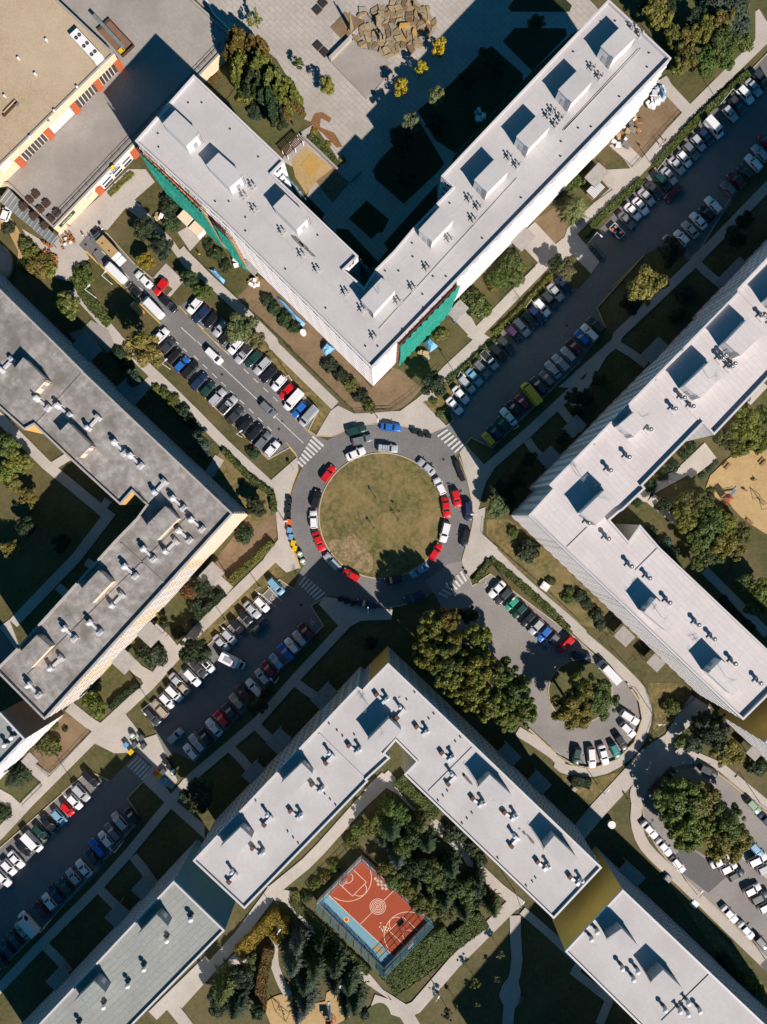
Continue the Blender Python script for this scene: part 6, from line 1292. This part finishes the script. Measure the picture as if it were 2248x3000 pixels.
heap(5, 540, 890, 50, 9, ['board', 'timber', 'white'], 'pallet_load', 'pallet load', 'pallet load by the white block entrance steps', 'pallet loads at the steps'); heap(4, 1320, 400, 60, 9, ['timber', 'board', 'white'], 'pallet_load', 'pallet load', 'pallet load below the green netting', 'pallet loads below the net'); heap(5, 400, 740, 30, 5, ['board', 'white'], 'insulation_board', 'board', 'white board leaning by the scaffold foot', 'boards at the scaffold foot')
heap(2, 835, 945, 45, 10, ['board', 'concrete'], 'insulation_board', 'board', 'pale board in the shaded heap behind the block', 'boards in the shaded heap'); heap(10, 400, 110, 40, 6, ['board', 'concrete', 'timber'], 'pallet_load', 'pallet load', 'pallet load at the corner by the blue canopy', 'pallet loads at the corner')
tarp('3 750,690 790,680 830,800 800,850', 1.6, 'tarp_d', 'dark blue film draped at the upper-right block end')
# site cabins
for i, (n, x, y, l) in enumerate(((4, 1500, 380, 'white site cabin under the green netting, upper of two'), (4, 1590, 470, 'white site cabin under the green netting, lower of two'))):
    g = G(n, x, y, 2.4); r = empty('site_cabin', (g.x, g.y, 0), R(-43), l, 'cabin', 'site cabins'); q = MB(); q.box((0, 0, 0), (3.0, 2.3, 2.4), 'white'); ob('body', q.mesh('cabin_body'), r); q = MB(); q.box((0, 0, 2.403), (3.1, 2.4, .1), 'peach'); ob('roof', q.mesh('cabin_roof'), r); q = MB(); q.box((.5, -1.17, 0), (.8, .05, 1.9), 'steel'); ob('door', q.mesh('cabin_door'), r)
# tin-roofed shelter
g = G(7, 270, 150, 2.3); r = empty('shelter', (g.x, g.y, 0), R(47), 'small shelter with ribbed white tin roof by the far path', 'shelter'); q = MB(); q.box((0, 0, 0), (3.0, 2.0, 2.2), 'timber'); ob('walls', q.mesh('shelter_walls'), r); q = MB(); q.box((0, 0, 2.2), (3.7, 2.6, .08), 'steel')
for i in range(10): q.box((-1.7+i*.38, 0, 2.28), (.14, 2.6, .06), 'white')
ob('roof', q.mesh('shelter_roof'), r)
# ---- plaza
g = G(1, 1320, 250); r = empty('sculpture', (g.x, g.y, 0), R(80), 'tall pale stone sculpture leaning in a square basin on the plaza', 'sculpture'); q = MB(); q.prism([(-.7, -.5), (.6, -.45), (.7, .4), (-.5, .5)], 0, .8, 'stone1'); ob('plinth', q.mesh('plinth'), r)
for i, (x, y, h) in enumerate(((0, 0, 6.2), (.45, .2, 5.0), (-.4, -.2, 4.2), (.1, -.5, 3.4))): q = MB(); q.tube((x, y, .8), (x+.6, y*.3, h), .38-.05*i, 'stone1', 6, .14); ob('shaft', q.mesh('shaft'), r)
sheet('sculpture_basin', PL('1 1158,228 1275,100 1435,175 1265,335'), 'soil', z=.15)
poly = PL('1 1375,110 1410,75 1470,110 1500,85 1590,40 1640,60; 2 140,-20 240,-20 340,20 420,80 470,160 500,210 460,290 380,330 290,430 250,400 180,440 120,470 80,480 20,420; 1 1440,400 1370,390 1320,370 1400,250 1435,180')
pv = [v2(p) for p in poly]
sheet('stone_field_bed', poly, 'stone3', z=.1)
def inside(p, pg):
    c = False; j = len(pg)-1
    for i in range(len(pg)):
        if (pg[i].y > p.y) != (pg[j].y > p.y) and p.x < (pg[j].x-pg[i].x)*(p.y-pg[i].y)/(pg[j].y-pg[i].y)+pg[i].x: c = not c
        j = i
    return c
rs = random.Random(17); xs = [p.x for p in pv]; ys = [p.y for p in pv]; cs = 1.45
nx = int((max(xs)-min(xs))/cs)+2; ny = int((max(ys)-min(ys))/cs)+2; jit = {}
for i in range(nx+1):
    for j in range(ny+1): jit[i, j] = Vector((min(xs)-cs/2+i*cs+rs.uniform(-.62, .62), min(ys)-cs/2+j*cs+(cs*.45 if i % 2 else 0)+rs.uniform(-.55, .55)))
for i in range(nx):
    for j in range(ny):
        qd = [jit[i, j], jit[i+1, j], jit[i+1, j+1], jit[i, j+1]]; c = sum(qd, Vector((0, 0)))/4
        if not inside(c, pv) or rs.random() < .02: continue
        pp = inset(qd if area2(qd) > 0 else qd[::-1], .03); h = rs.uniform(.25, .9); q = MB(); k = rs.choice(['stone1', 'stone1', 'stone1', 'stone2', 'stone3', 'stone4' if rs.random() < .3 else 'stone1'])
        cut = []
        for t in range(4): a, b = pp[t]-c, pp[(t+1) % 4]-c; cut += [tuple(a*.8+b*.2), tuple(a*.25+b*.75)] if rs.random() < .6 else [tuple(a)]
        q.prism(cut, -.1, h, k, None, True); o = ob('stone_slab', q.mesh('stone_slab'), None, (c.x, c.y, .1)); o.rotation_euler = (rs.uniform(-.22, .22), rs.uniform(-.22, .22), 0); tag(o, 'rough sandstone slab of the dry stone field on the plaza', 'stone', 'sandstone slabs on the plaza')
for n, x, y, w_, l_, h_, rz in ((2, 235, 228, 2.7, .9, 1.1, 3), (2, 40, 330, .5, .9, 2.2, 20), (2, 335, 80, .6, 2.0, 1.7, 60), (2, 400, 190, 1.6, .7, 1.8, -50), (1, 1535, 210, .5, 1.2, 2.2, 10), (1, 1590, 330, .45, .8, 2.4, 5), (2, 20, 160, 1.4, .5, 1.2, 30)):
    g = G(n, x, y); q = MB(); q.prism([(-w_/2, -l_/2), (w_/2, -l_*.4), (w_*.45, l_/2), (-w_*.4, l_*.45)], 0, h_, 'stone4' if w_ > 2 else 'stone1'); tag(ob('standing_stone', q.mesh('standing_stone'), None, (g.x, g.y, .3), R(rz)), 'ochre block lying on the stone field' if w_ > 2 else 'upright stone standing on the plaza stone field', 'stone', None if w_ > 2 else 'upright stones on the stone field')
def planter(n, x, y, rz, l):
    g = G(n, x, y, .6); r = empty('planter_bench', (g.x, g.y, .06), R(rz), l, 'bench'); q = MB(); q.box((0, 0, 0), (1.85, 1.7, .55), 'wood_d'); ob('box', q.mesh('planter_box'), r); q = MB()
    for i in range(7): q.box((-.8+i*.265, 0, .55), (.2, 1.66, .06), 'dark')
    ob('slats', q.mesh('slats'), r)
for i, (x, y, l) in enumerate(((1050, 75, 'dark slatted seat box, lower-left of the pair at the plaza top'), (1095, 20, 'dark slatted seat box, upper-right of the pair at the plaza top'), (1055, 365, 'dark slatted seat box, left of the pair by the steps'), (1110, 420, 'dark slatted seat box, right of the pair by the steps'))): planter(1, x, y, 44, l)
def wall_(txt, h, w_, k, label, name='garden_wall'):
    p = [v2(q) for q in PL(txt)]; q = MB()
    for a, b in zip(p, p[1:]): c = (a+b)/2; q.box((c.x, c.y, 0), ((b-a).length, w_, h), k, math.atan2((b-a).y, (b-a).x))
    tag(ob(name, q.mesh(name)), label, 'wall')
wall_('1 1155,500 1320,335', 1.6, .8, 'paving', 'pale stone wall beside the steps of the stone field'); wall_('1 930,1110 1080,1250 1215,1382', 1.2, .5, 'concrete', 'pale wall between sandpit and planting bed'); wall_('5 1310,95 1400,10', .9, .5, 'concrete', 'shaded wall of the sunken garden'); wall_('1 150,10 225,140 360,268', 1.0, .35, 'board', 'white kerb wall along the shop terrace edge')
sheet('sandpit', PL('1 915,1345 990,1255 1085,1345 1000,1440'), 'stone4', z=.12)
g = G(1, 845, 1170, 2.6); r = empty('pergola', (g.x, g.y, 0), R(43), 'dark slatted pergola with pale posts beside the sandpit', 'pergola')
for i in range(14): q = MB(); q.box((-2.6+i*.4, 0, 2.5), (.22, 2.2, .12), 'wood_d'); ob('slat', q.mesh('slat'), r)
q = MB()
for y in (-.95, .95): q.box((0, y, 2.35), (5.6, .14, .14), 'wood_d')
for x in (-2.5, 0, 2.5):
    for y in (-.95, .95): q.box((x, y, 0), (.2, .2, 2.35), 'board')
ob('posts', q.mesh('posts'), r)
# playground equipment
def swing(n, x, y, rz, label, s_=1.0):
    g = G(n, x, y); r = empty('swing', (g.x, g.y, .06), R(rz), label, 'swing'); q = MB(); k = 'wood'
    for sx in (-1.7, 1.7):
        for sy in (-1.0, 1.0): q.tube((sx, sy, 0), (sx, 0, 2.3), .07, k)
    q.tube((-1.9, 0, 2.3), (1.9, 0, 2.3), .08, k); ob('frame', q.mesh('swing_frame'), r)
    for sx in (-.7, .7):
        q = MB(); q.box((sx, 0, .5), (.5, .22, .06), 'rubber'); q.tube((sx-.2, 0, .5), (sx-.2, 0, 2.3), .02, 'steel', 4); q.tube((sx+.2, 0, .5), (sx+.2, 0, 2.3), .02, 'steel', 4); ob('seat', q.mesh('swing_seat'), r)
swing(21, 765, 1270, -45, 'wooden swing frame with four dark seats on the bottom playground'); swing(11, 1600, 1300, -50, 'wooden swing frame on the right playground')
def slide(n, x, y, rz, label, roof):
    g = G(n, x, y); r = empty('play_tower', (g.x, g.y, .06), R(rz), label, 'play tower'); q = MB()
    for a in (-.7, .7):
        for b in (-.7, .7): q.box((a, b, 0), (.12, .12, 2.6), 'wood')
    q.box((0, 0, 1.3), (1.5, 1.5, .1), 'wood'); ob('tower', q.mesh('tower'), r); q = MB(); b = len(q.v)
    q.v += [(-.85, -.85, 2.5), (.85, -.85, 2.5), (.85, .85, 2.5), (-.85, .85, 2.5), (0, 0, 3.3)]; 
    for f in ((0, 1, 4), (1, 2, 4), (2, 3, 4), (3, 0, 4)): q.f.append(f); q.m.append(q.mi(roof))
    ob('roof', q.mesh('tower_roof'), r); q = MB(); q.face([(.75, -.35, 1.4), (3.2, -.35, .3), (3.2, .35, .3), (.75, .35, 1.4)], 'steel'); q.face([(3.2, -.35, .3), (4.0, -.35, .28), (4.0, .35, .28), (3.2, .35, .3)], 'steel')
    for y in (-.38, .38): q.tube((.75, y, 1.6), (3.3, y, .5), .05, 'steel')
    ob('chute', q.mesh('chute'), r); q = MB(); q.tube((-.7, -1.6, 0), (-.7, -.7, 1.4), .04, 'red_c'); q.tube((.3, -1.6, 0), (.3, -.7, 1.4), .04, 'red_c')
    for i in range(5): q.tube((-.7, -1.55+i*.18, .15+i*.26), (.3, -1.55+i*.18, .15+i*.26), .03, 'red_c', 4)
    ob('ladder', q.mesh('ladder'), r)
slide(21, 1150, 1330, 92, 'play tower with steel slide on the bottom playground', 'redbrown'); slide(11, 1310, 1270, 40, 'play tower with purple-red roof and slide on the right playground', 'redbrown')
def rider(n, x, y, rz, label):
    g = G(n, x, y); r = empty('spring_rider', (g.x, g.y, .06), R(rz), label, 'spring rider', 'spring riders'); q = MB(); q.cyl((0, 0, 0), .14, .4, 'dark', 8); ob('spring', q.mesh('spring'), r); q = MB(); q.prism([(-.5, -.12), (.5, -.12), (.6, 0), (.5, .12), (-.5, .12)], .4, .75, 'wood'); q.box((.35, 0, .75), (.15, .2, .35), 'wood'); ob('animal_board', q.mesh('animal_board'), r)
rider(11, 1545, 1125, 20, 'upper spring rider on the right playground sand'); rider(11, 1470, 1205, -20, 'lower spring rider on the right playground sand')
def bench(n, x, y, rz, label):
    g = G(n, x, y); r = empty('bench', (g.x, g.y, .06), R(rz), label, 'bench'); q = MB()
    for i in range(3): q.box((0, -.2+i*.2, .42), (1.8, .15, .05), 'wood')
    ob('seat', q.mesh('bench_seat'), r); q = MB()
    for i in range(2): q.box((0, .36, .6+i*.18), (1.8, .05, .13), 'wood')
    ob('backrest', q.mesh('bench_back'), r)
    for sx in (-.75, .75): q = MB(); q.box((sx, .05, 0), (.08, .6, .42), 'concrete_d'); ob('leg', q.mesh('bench_leg'), r)
bench(11, 1330, 1015, 46, 'wooden bench at the playground edge under the trees'); bench(15, 1505, 80, -45, 'wooden bench below the right playground'); bench(21, 820, 1060, 115, 'yellow-green bench beside the curved gravel path'); bench(22, 1175, 1185, 75, 'pale bench beside the shaded path'); bench(11, 1620, 985, 46, 'dark bench at the right playground sandbox')
# ---- rooftop and terrace things of the shopping centre
g = G(0, 700, 370, 10.5); r = empty('air_conditioner', (g.x, g.y, 8.8), R(-47), 'long white air conditioning unit with six fans on the beige roof', 'air conditioner'); q = MB(); q.box((0, 0, .4), (8.4, 2.3, 1.7), 'white'); 
for x in (-3.8, 3.8): q.box((x, 0, 0), (.3, 2.2, .4), 'dark')
ob('casing', q.mesh('casing'), r)
for x in (-3.1, -2.6, -.5, 0, 2.1, 2.6):
    q = MB(); y = .5 if x in (-3.1, -.5, 2.1) else -.5; q.cyl((x+(.5 if y > 0 else 0), y, 2.103), .42, .12, 'dark', 14); q.cyl((x+(.5 if y > 0 else 0), y, 2.223), .12, .06, 'steel', 8); ob('fan', q.mesh('fan'), r)
for i, (n, x, y) in enumerate(((0, 375, 320), (0, 148, 470), (0, 285, 597), (0, 37, 775), (0, 625, 703), (0, 440, 895), (0, 243, 1105), (0, 400, 990))):
    g = G(n, x, y, 9.4); q = MB(); q.cyl((0, 0, 0), .22, .8, 'duct', 9); q.cyl((0, 0, .8), .32, .12, 'duct', 9, .2); tag(ob('vent_pipe', q.mesh('vent_pipe'), None, (g.x, g.y, 8.8)), ORD[i]+' short vent pipe on the beige shop roof, counted from the air conditioner', 'vent pipe', 'vent pipes on the beige roof')
g = G(0, 80, 880, 9.2); q = MB(); q.box((0, 0, 0), (4.6, .5, .5), 'wood_d'); q.box((.3, .3, .5), (4.0, .2, .2), 'timber'); q.box((1.9, -.3, 0), (.8, .9, .5), 'concrete_d'); tag(ob('timber_stack', q.mesh('timber_stack'), None, (g.x, g.y, 8.8), R(46)), 'weathered timber stack on the beige shop roof at the left edge', 'timber stack')
g = G(0, 930, 290, 5.0); r = empty('stair_shaft', (g.x, g.y, ZL-.5), R(-47), 'brown sunken stair shaft with yellow steps on the shop terrace', 'stair shaft'); q = MB(); q.box((0, 0, 0), (8.6, 3.9, .12), 'brown'); q.box((0, 1.95, .12), (8.6, .15, .8), 'wood_d'); q.box((4.3, 0, .12), (.15, 3.9, .8), 'wood_d'); q.box((-4.3, 0, .12), (.15, 3.9, .8), 'wood_d'); ob('shaft', q.mesh('shaft'), r)
for i in range(5): q = MB(); q.box((3.6-i*.28, -1.0, .12+i*.06), (.2, 1.4, .1), 'yellow_p'); ob('step', q.mesh('step'), r)
q = MB(); q.box((-.6, -.6, 3.0), (10.5, .8, .12), 'canopy'); ob('roof_beam', q.mesh('roof_beam'), r); q = MB()
for x in (-3.5, 3.2): q.box((x, -.6, .1), (.2, .2, 2.9), 'dark')
ob('beam_post', q.mesh('beam_post'), r)
n_ = 0
for i in range(3):
    for j in range(3):
        n_ += 1; g = G(4, 285-55*i*.92+85*j, 185+52*i+75*j, 4.5); r = empty('picnic_table', (g.x, g.y, ZL-.5), R(-47), ORD[n_-1]+' dark wooden table from the top on the shop terrace', 'table', 'dark tables on the shop terrace'); q = MB()
        for t in range(4): q.box((-.6+t*.4, 0, .72), (.37, 1.1, .05), 'wood_d')
        ob('table_top', q.mesh('table_top'), r); q = MB()
        for y in (-.8, .8): q.box((0, y, .42), (1.5, .28, .05), 'wood_d')
        ob('bench', q.mesh('table_bench'), r); q = MB()
        for a in (-.6, .6): q.box((a, 0, 0), (.1, 1.5, .42), 'wood_d'); q.box((a, 0, .42), (.1, .5, .3), 'wood_d')
        ob('leg', q.mesh('table_leg'), r)
p = [v2r(P(4, *c), 3.2) for c in ((-10, 240), (65, 140), (470, 545), (425, 605))]; c0 = sum(p, Vector((0, 0)))/4; r = empty('walkway_canopy', (*c0, 0), 0, 'long ribbed grey canopy over the walkway beside the shop', 'canopy'); q = MB(); pp = [tuple(v-c0) for v in p]; q.prism(pp, 3.05, 3.2, 'canopy', None, True)
ob('roof_sheet', q.mesh('roof_sheet'), r); q = MB(); A, B_, C_, D_ = [v-c0 for v in p]
for i in range(15): t = (i+.5)/15; a = A+(D_-A)*t; b = B_+(C_-B_)*t; m_ = (a+b)/2; d = b-a; q.box((m_.x, m_.y, 3.2), (d.length, .22, .14), 'steel', math.atan2(d.y, d.x))
ob('rib', q.mesh('rib'), r)
for t in (0, .33, .66, 1):
    for a, b in ((A, D_), (B_, C_)): c = (a+(b-a)*t)*.97; q = MB(); q.cyl((*c, 0), .09, 3.05, 'steel', 6); ob('post', q.mesh('canopy_post'), r)
# ---- cafe
a = MB(); a.cyl((0, 0, .40), .24, .06, 'wicker', 8); seat_m = a.mesh('chair_seat'); a = MB(); a.box((-.22, 0, .46), (.06, .46, .42), 'wicker'); a.box((-.02, .23, .46), (.4, .05, .2), 'wicker'); a.box((-.02, -.23, .46), (.4, .05, .2), 'wicker'); back_m = a.mesh('chair_back'); a = MB()
for x in (-.17, .17):
    for y in (-.17, .17): a.cyl((x, y, 0), .025, .4, 'dark', 5)
leg_m = a.mesh('chair_legs'); rc = random.Random(9)
def chairs(n, x0, y0, x1, y1, wid, cnt, group, label):
    for i in range(cnt):
        t = rc.random(); s_ = rc.uniform(-1, 1); dx, dy = x1-x0, y1-y0; L_ = math.hypot(dx, dy); x = x0+dx*t-dy/L_*wid*s_; y = y0+dy*t+dx/L_*wid*s_; g = G(n, x, y); r = empty('wicker_chair', (g.x, g.y, .1), rc.uniform(0, 6.28), label, 'chair', group); ob('seat', seat_m, r); ob('backrest', back_m, r); ob('legs', leg_m, r)
chairs(4, 520, 520, 570, 610, 55, 24, 'wicker chairs at the shop corner', 'orange wicker chair at the shop corner cafe'); chairs(4, 360, 670, 470, 760, 42, 30, 'wicker chairs beside the thicket', 'orange wicker chair in the block beside the thicket'); chairs(4, 320, 540, 430, 630, 14, 12, 'wicker chairs along the canopy', 'orange wicker chair along the canopy edge')
a = MB(); a.cyl((0, 0, .72), .38, .04, 'white', 12); tt = a.mesh('table_top'); a = MB(); a.cyl((0, 0, 0), .05, .72, 'dark', 6); a.cyl((0, 0, 0), .25, .04, 'dark', 10); tl = a.mesh('table_leg')
for i, (x, y) in enumerate(((505, 515), (545, 560), (585, 590), (540, 605), (400, 700), (440, 760))): g = G(4, x, y); r = empty('cafe_table', (g.x, g.y, .1), 0, ORD[i]+' round white cafe table from the shop corner', 'table', 'cafe tables'); ob('table_top', tt, r); ob('leg', tl, r)
# antennas on the roofs
def antenna(q, z, label, h=3.5, rz=0):
    g = v2r(q, z); r = empty('antenna', (*g, z), R(rz), label, 'antenna'); m_ = MB(); m_.tube((0, 0, 0), (0, 0, h), .045, 'steel', 6); ob('mast', m_.mesh('mast'), r); m_ = MB()
    for zz, l_ in ((h-.2, 1.8), (h-1.0, 1.3)):
        m_.tube((-l_/2, 0, zz), (l_/2, 0, zz), .03, 'steel', 5)
        for i in range(7): x = -l_/2+l_*i/6; m_.tube((x, -.4, zz), (x, .4, zz), .018, 'steel', 4)
    ob('aerial', m_.mesh('aerial'), r)
for q, z, l, h in ((P(5, 1545, 1000), HN+3, 'tall aerial on the corner housing of the white block', 4.5), (P(11, 1185, 300), HE+3, 'aerial on the second housing of the right block', 4), (P(11, 640, 610), HE+3, 'aerial on the middle housing of the right block', 3.5), (P(11, 310, 1270), HE+3, 'aerial on the corner housing of the right block', 4), (P(11, 140, 1110), HE-.4, 'aerial mast standing on the right block corner roof', 4.5), (P(15, 800, 850), HE+3, 'aerial on the upper housing of the lower right wing', 3), (P(15, 1320, 1330), HE+3, 'aerial on the lower housing of the lower right wing', 4),
                   (P(17, 1570, 380), HS+3, 'aerial on the apex housing of the arrowhead block', 3.5), (P(17, 1440, 160), HS-.3, 'aerial mast beside the brick chimney of the arrowhead block', 5), (P(12, 1260, 110), HW+3, 'aerial on the corner housing of the left block', 3.5)):
    antenna(q, z, l, h, rng.uniform(0, 180))
# small slabs, manholes, hatches
def slab(n, x, y, w_, l_, h_, k, rz, name, cat, label): g = G(n, x, y); q = MB(); q.box((0, 0, 0), (w_, l_, h_), k); q.box((0, 0, h_), (w_*.8, l_*.8, .06), k); tag(ob(name, q.mesh(name), None, (g.x, g.y, .05), R(rz)), label, cat)
slab(15, -145, 600, 2.0, 1.8, .8, 'white', -35, 'utility_box', 'utility box', 'white utility box in the front bed of the right block'); slab(23, 1068, 408, 1.7, 1.7, .25, 'white', -40, 'utility_slab', 'slab', 'larger white utility slab by the bottom-right pavement'); slab(23, 1130, 355, 1.2, 1.2, .15, 'paving', -40, 'utility_slab', 'slab', 'smaller pale utility slab by the bottom-right pavement'); slab(23, 845, 195, 1.6, 1.6, .9, 'concrete', -40, 'utility_box', 'utility box', 'square utility box with green lid on the dry verge'); slab(19, 95, 857, 1.1, 1.0, .5, 'concrete', -40, 'utility_box', 'utility box', 'small grey utility box on the dry corner lawn')
g = G(19, 398, 1148, 1.0); q = MB(); q.cyl((0, 0, 0), .85, 1.2, 'concrete', 16); q.cyl((0, 0, 1.2), .95, .12, 'board', 16); tag(ob('round_kiosk', q.mesh('round_kiosk'), None, (g.x, g.y, 0)), 'round white-topped concrete drum on the diagonal path', 'drum')
g = G(9, 1650, 1310); g = G(5, 935, 1310, .8); q = MB(); q.cyl((0, 0, 0), .75, 1.3, 'board', 14); tag(ob('water_tank', q.mesh('water_tank'), None, (g.x, g.y, 0)), 'round white tank at the end of the dark hedge bed', 'tank')
mh = MB(); mh.cyl((0, 0, 0), .42, .012, 'concrete_d', 14); mh.cyl((0, 0, .012), .34, .006, 'dark', 14); mhm = mh.mesh('manhole_cover')
for i, (n, x, y, l) in enumerate(((9, 278, 268, 'manhole cover in the upper-left street near the white people carrier'), (9, 765, 650, 'manhole cover in the upper-left street near the zebra'), (9, 740, 710, 'dark manhole cover by the zebra stop'), (10, 550, 955, 'larger manhole cover on the roundabout road, upper right'), (10, 452, 988, 'manhole cover beside the inner kerb, upper right'), (10, 690, 1210, 'manhole cover beside the red hatchback on the roundabout'), (16, 815, 388, 'dark manhole cover on the lower-left pavement'), (4, 695, 597, 'manhole cover below the box truck'), (19, 730, 1113, 'manhole cover beside the white saloon on the far loop'), (13, 918, 750, 'manhole cover on the shaded lower-left road'), (7, 35, 1255, 'square manhole in the upper-right street'))):
    g = G(n, x, y); tag(ob('manhole_cover', mhm, None, (g.x, g.y, .145 if n == 16 else .055)), l, 'manhole cover', 'manhole covers')
# young tree stakes on the roundabout lawn
for i, (n, x, y, c) in enumerate(((9, 1520, 1262, 'pale'), (13, 1505, 130, 'pale'), (14, 185, 60, 'pale'), (14, 185, -10, 'dark'))): tree(P(n, x, y), 16, 'f', c, ORD[i]+' sapling from the left on the roundabout lawn', 'saplings on the roundabout lawn', .9)
# ================================================================ PEOPLE
def person_mesh(top, leg_, hair, seed):
    rg = random.Random(seed); me = bpy.data.meshes.new('person'); st = .34
    V = [(0, 0, .93), (0, 0, 1.15), (0, 0, 1.36), (.01, 0, 1.47), (.03, 0, 1.60), (.03, 0, 1.72)]; rad = [(.15, .12), (.14, .11), (.17, .11), (.06, .06), (.095, .085), (.07, .07)]; E = [(0, 1), (1, 2), (2, 3), (3, 4), (4, 5)]
    def chain(root, pts):
        last = root
        for p, r in pts: V.append(p); rad.append(r); E.append((last, len(V)-1)); last = len(V)-1
        return last
    for s, f in ((1, 1), (-1, -1)):
        chain(0, [((.0, .10*s, .86), (.10, .10)), ((.16*f, .10*s, .50), (.07, .07)), ((.22*f-.12*(f < 0), .10*s, .09), (.05, .05)), ((.22*f-.12*(f < 0)+.16, .10*s, .05), (.035, .04))])
        h = chain(2, [((0, .20*s, 1.38), (.065, .065)), ((-.10*f, .25*s, 1.12), (.045, .045)), ((-.06*f+.10, .26*s, .90), (.033, .033)), ((-.05*f+.12, .26*s, .82), (.035, .022))])
        bx, by, bz = V[h]
        for k, ln in ((-1.5, .075), (-.5, .085), (.5, .08), (1.5, .065)): chain(h, [((bx+.012*k+.005, by, bz-ln*.55), (.0095, .0095)), ((bx+.014*k+.02, by-.01*s, bz-ln), (.008, .008))])
        chain(h, [((bx+.04, by-.015*s, bz-.01), (.011, .011)), ((bx+.06, by-.02*s, bz-.045), (.009, .009))])
    chain(4, [((.135, 0, 1.615), (.02, .02))]); 
    for s in (1, -1): chain(4, [((.03, .10*s, 1.62), (.018, .018))])
    me.from_pydata(V, E, []); o = bpy.data.objects.new('tmp', me); COL.objects.link(o); sk = o.modifiers.new('s', 'SKIN'); sb = o.modifiers.new('u', 'SUBSURF'); sb.levels = 1
    lay = me.skin_vertices[0].data
    for i, r in enumerate(rad): lay[i].radius = r; lay[i].use_root = (i == 0)
    dg = bpy.context.evaluated_depsgraph_get(); res = bpy.data.meshes.new_from_object(o.evaluated_get(dg)); bpy.data.objects.remove(o); res.materials.clear()
    for k in ('skin', top, leg_, 'hair', 'dark'): res.materials.append(M[k])
    for pl in res.polygons:
        c = pl.center; arm = abs(c.y) > .2
        pl.material_index = 3 if (c.z > 1.66 or (c.z > 1.55 and c.x < .0)) else 0 if c.z > 1.43 or (arm and c.z < 1.05) else 1 if c.z > .93 else 4 if c.z < .1 else 2
        pl.use_smooth = True
    return res
for i, (n, x, y, rz, top, leg_, l) in enumerate(((3, 822, 1150, -135, 'red_c', 'denim', 'person in a red top walking beside the builders yard railing'), (3, 790, 1185, -135, 'white_c', 'denim', 'person in a white top walking just left of the one in red'), (3, 318, 1345, 40, 'red_c', 'dark', 'person in red at the planter by the white facade'), (4, 690, 540, 120, 'white_c', 'dark', 'person in a white top walking near the box truck cab'),
        (4, 745, 555, 20, 'blue_c', 'denim', 'person in a blue top beside the box truck front'), (19, 998, 385, 60, 'red_c', 'denim', 'person in a red top on the diagonal path at the right'), (19, 518, 925, -45, 'dkgreen', 'dark', 'person in a dark green top on the lower diagonal path'), (4, 565, 455, 0, 'yellow_p', 'denim', 'person in a yellow top at the shop corner cafe'), (4, 440, 780, 0, 'white_c', 'denim', 'person in a white top beside the lower wicker chairs'), (5, 105, 690, 90, 'yellow_p', 'denim', 'worker in a yellow vest left of the dark hedge bed'), (5, 230, 655, 30, 'yellow_p', 'dark', 'worker in a yellow vest behind the dark hedge bed'), (5, 168, 510, 30, 'yellow_p', 'dark', 'worker in a yellow vest below the green netting'))):
    g = G(n, x, y); tag(ob('person', person_mesh(top, leg_, 'hair', i), None, (g.x, g.y, .11), R(rz)), l, 'person')
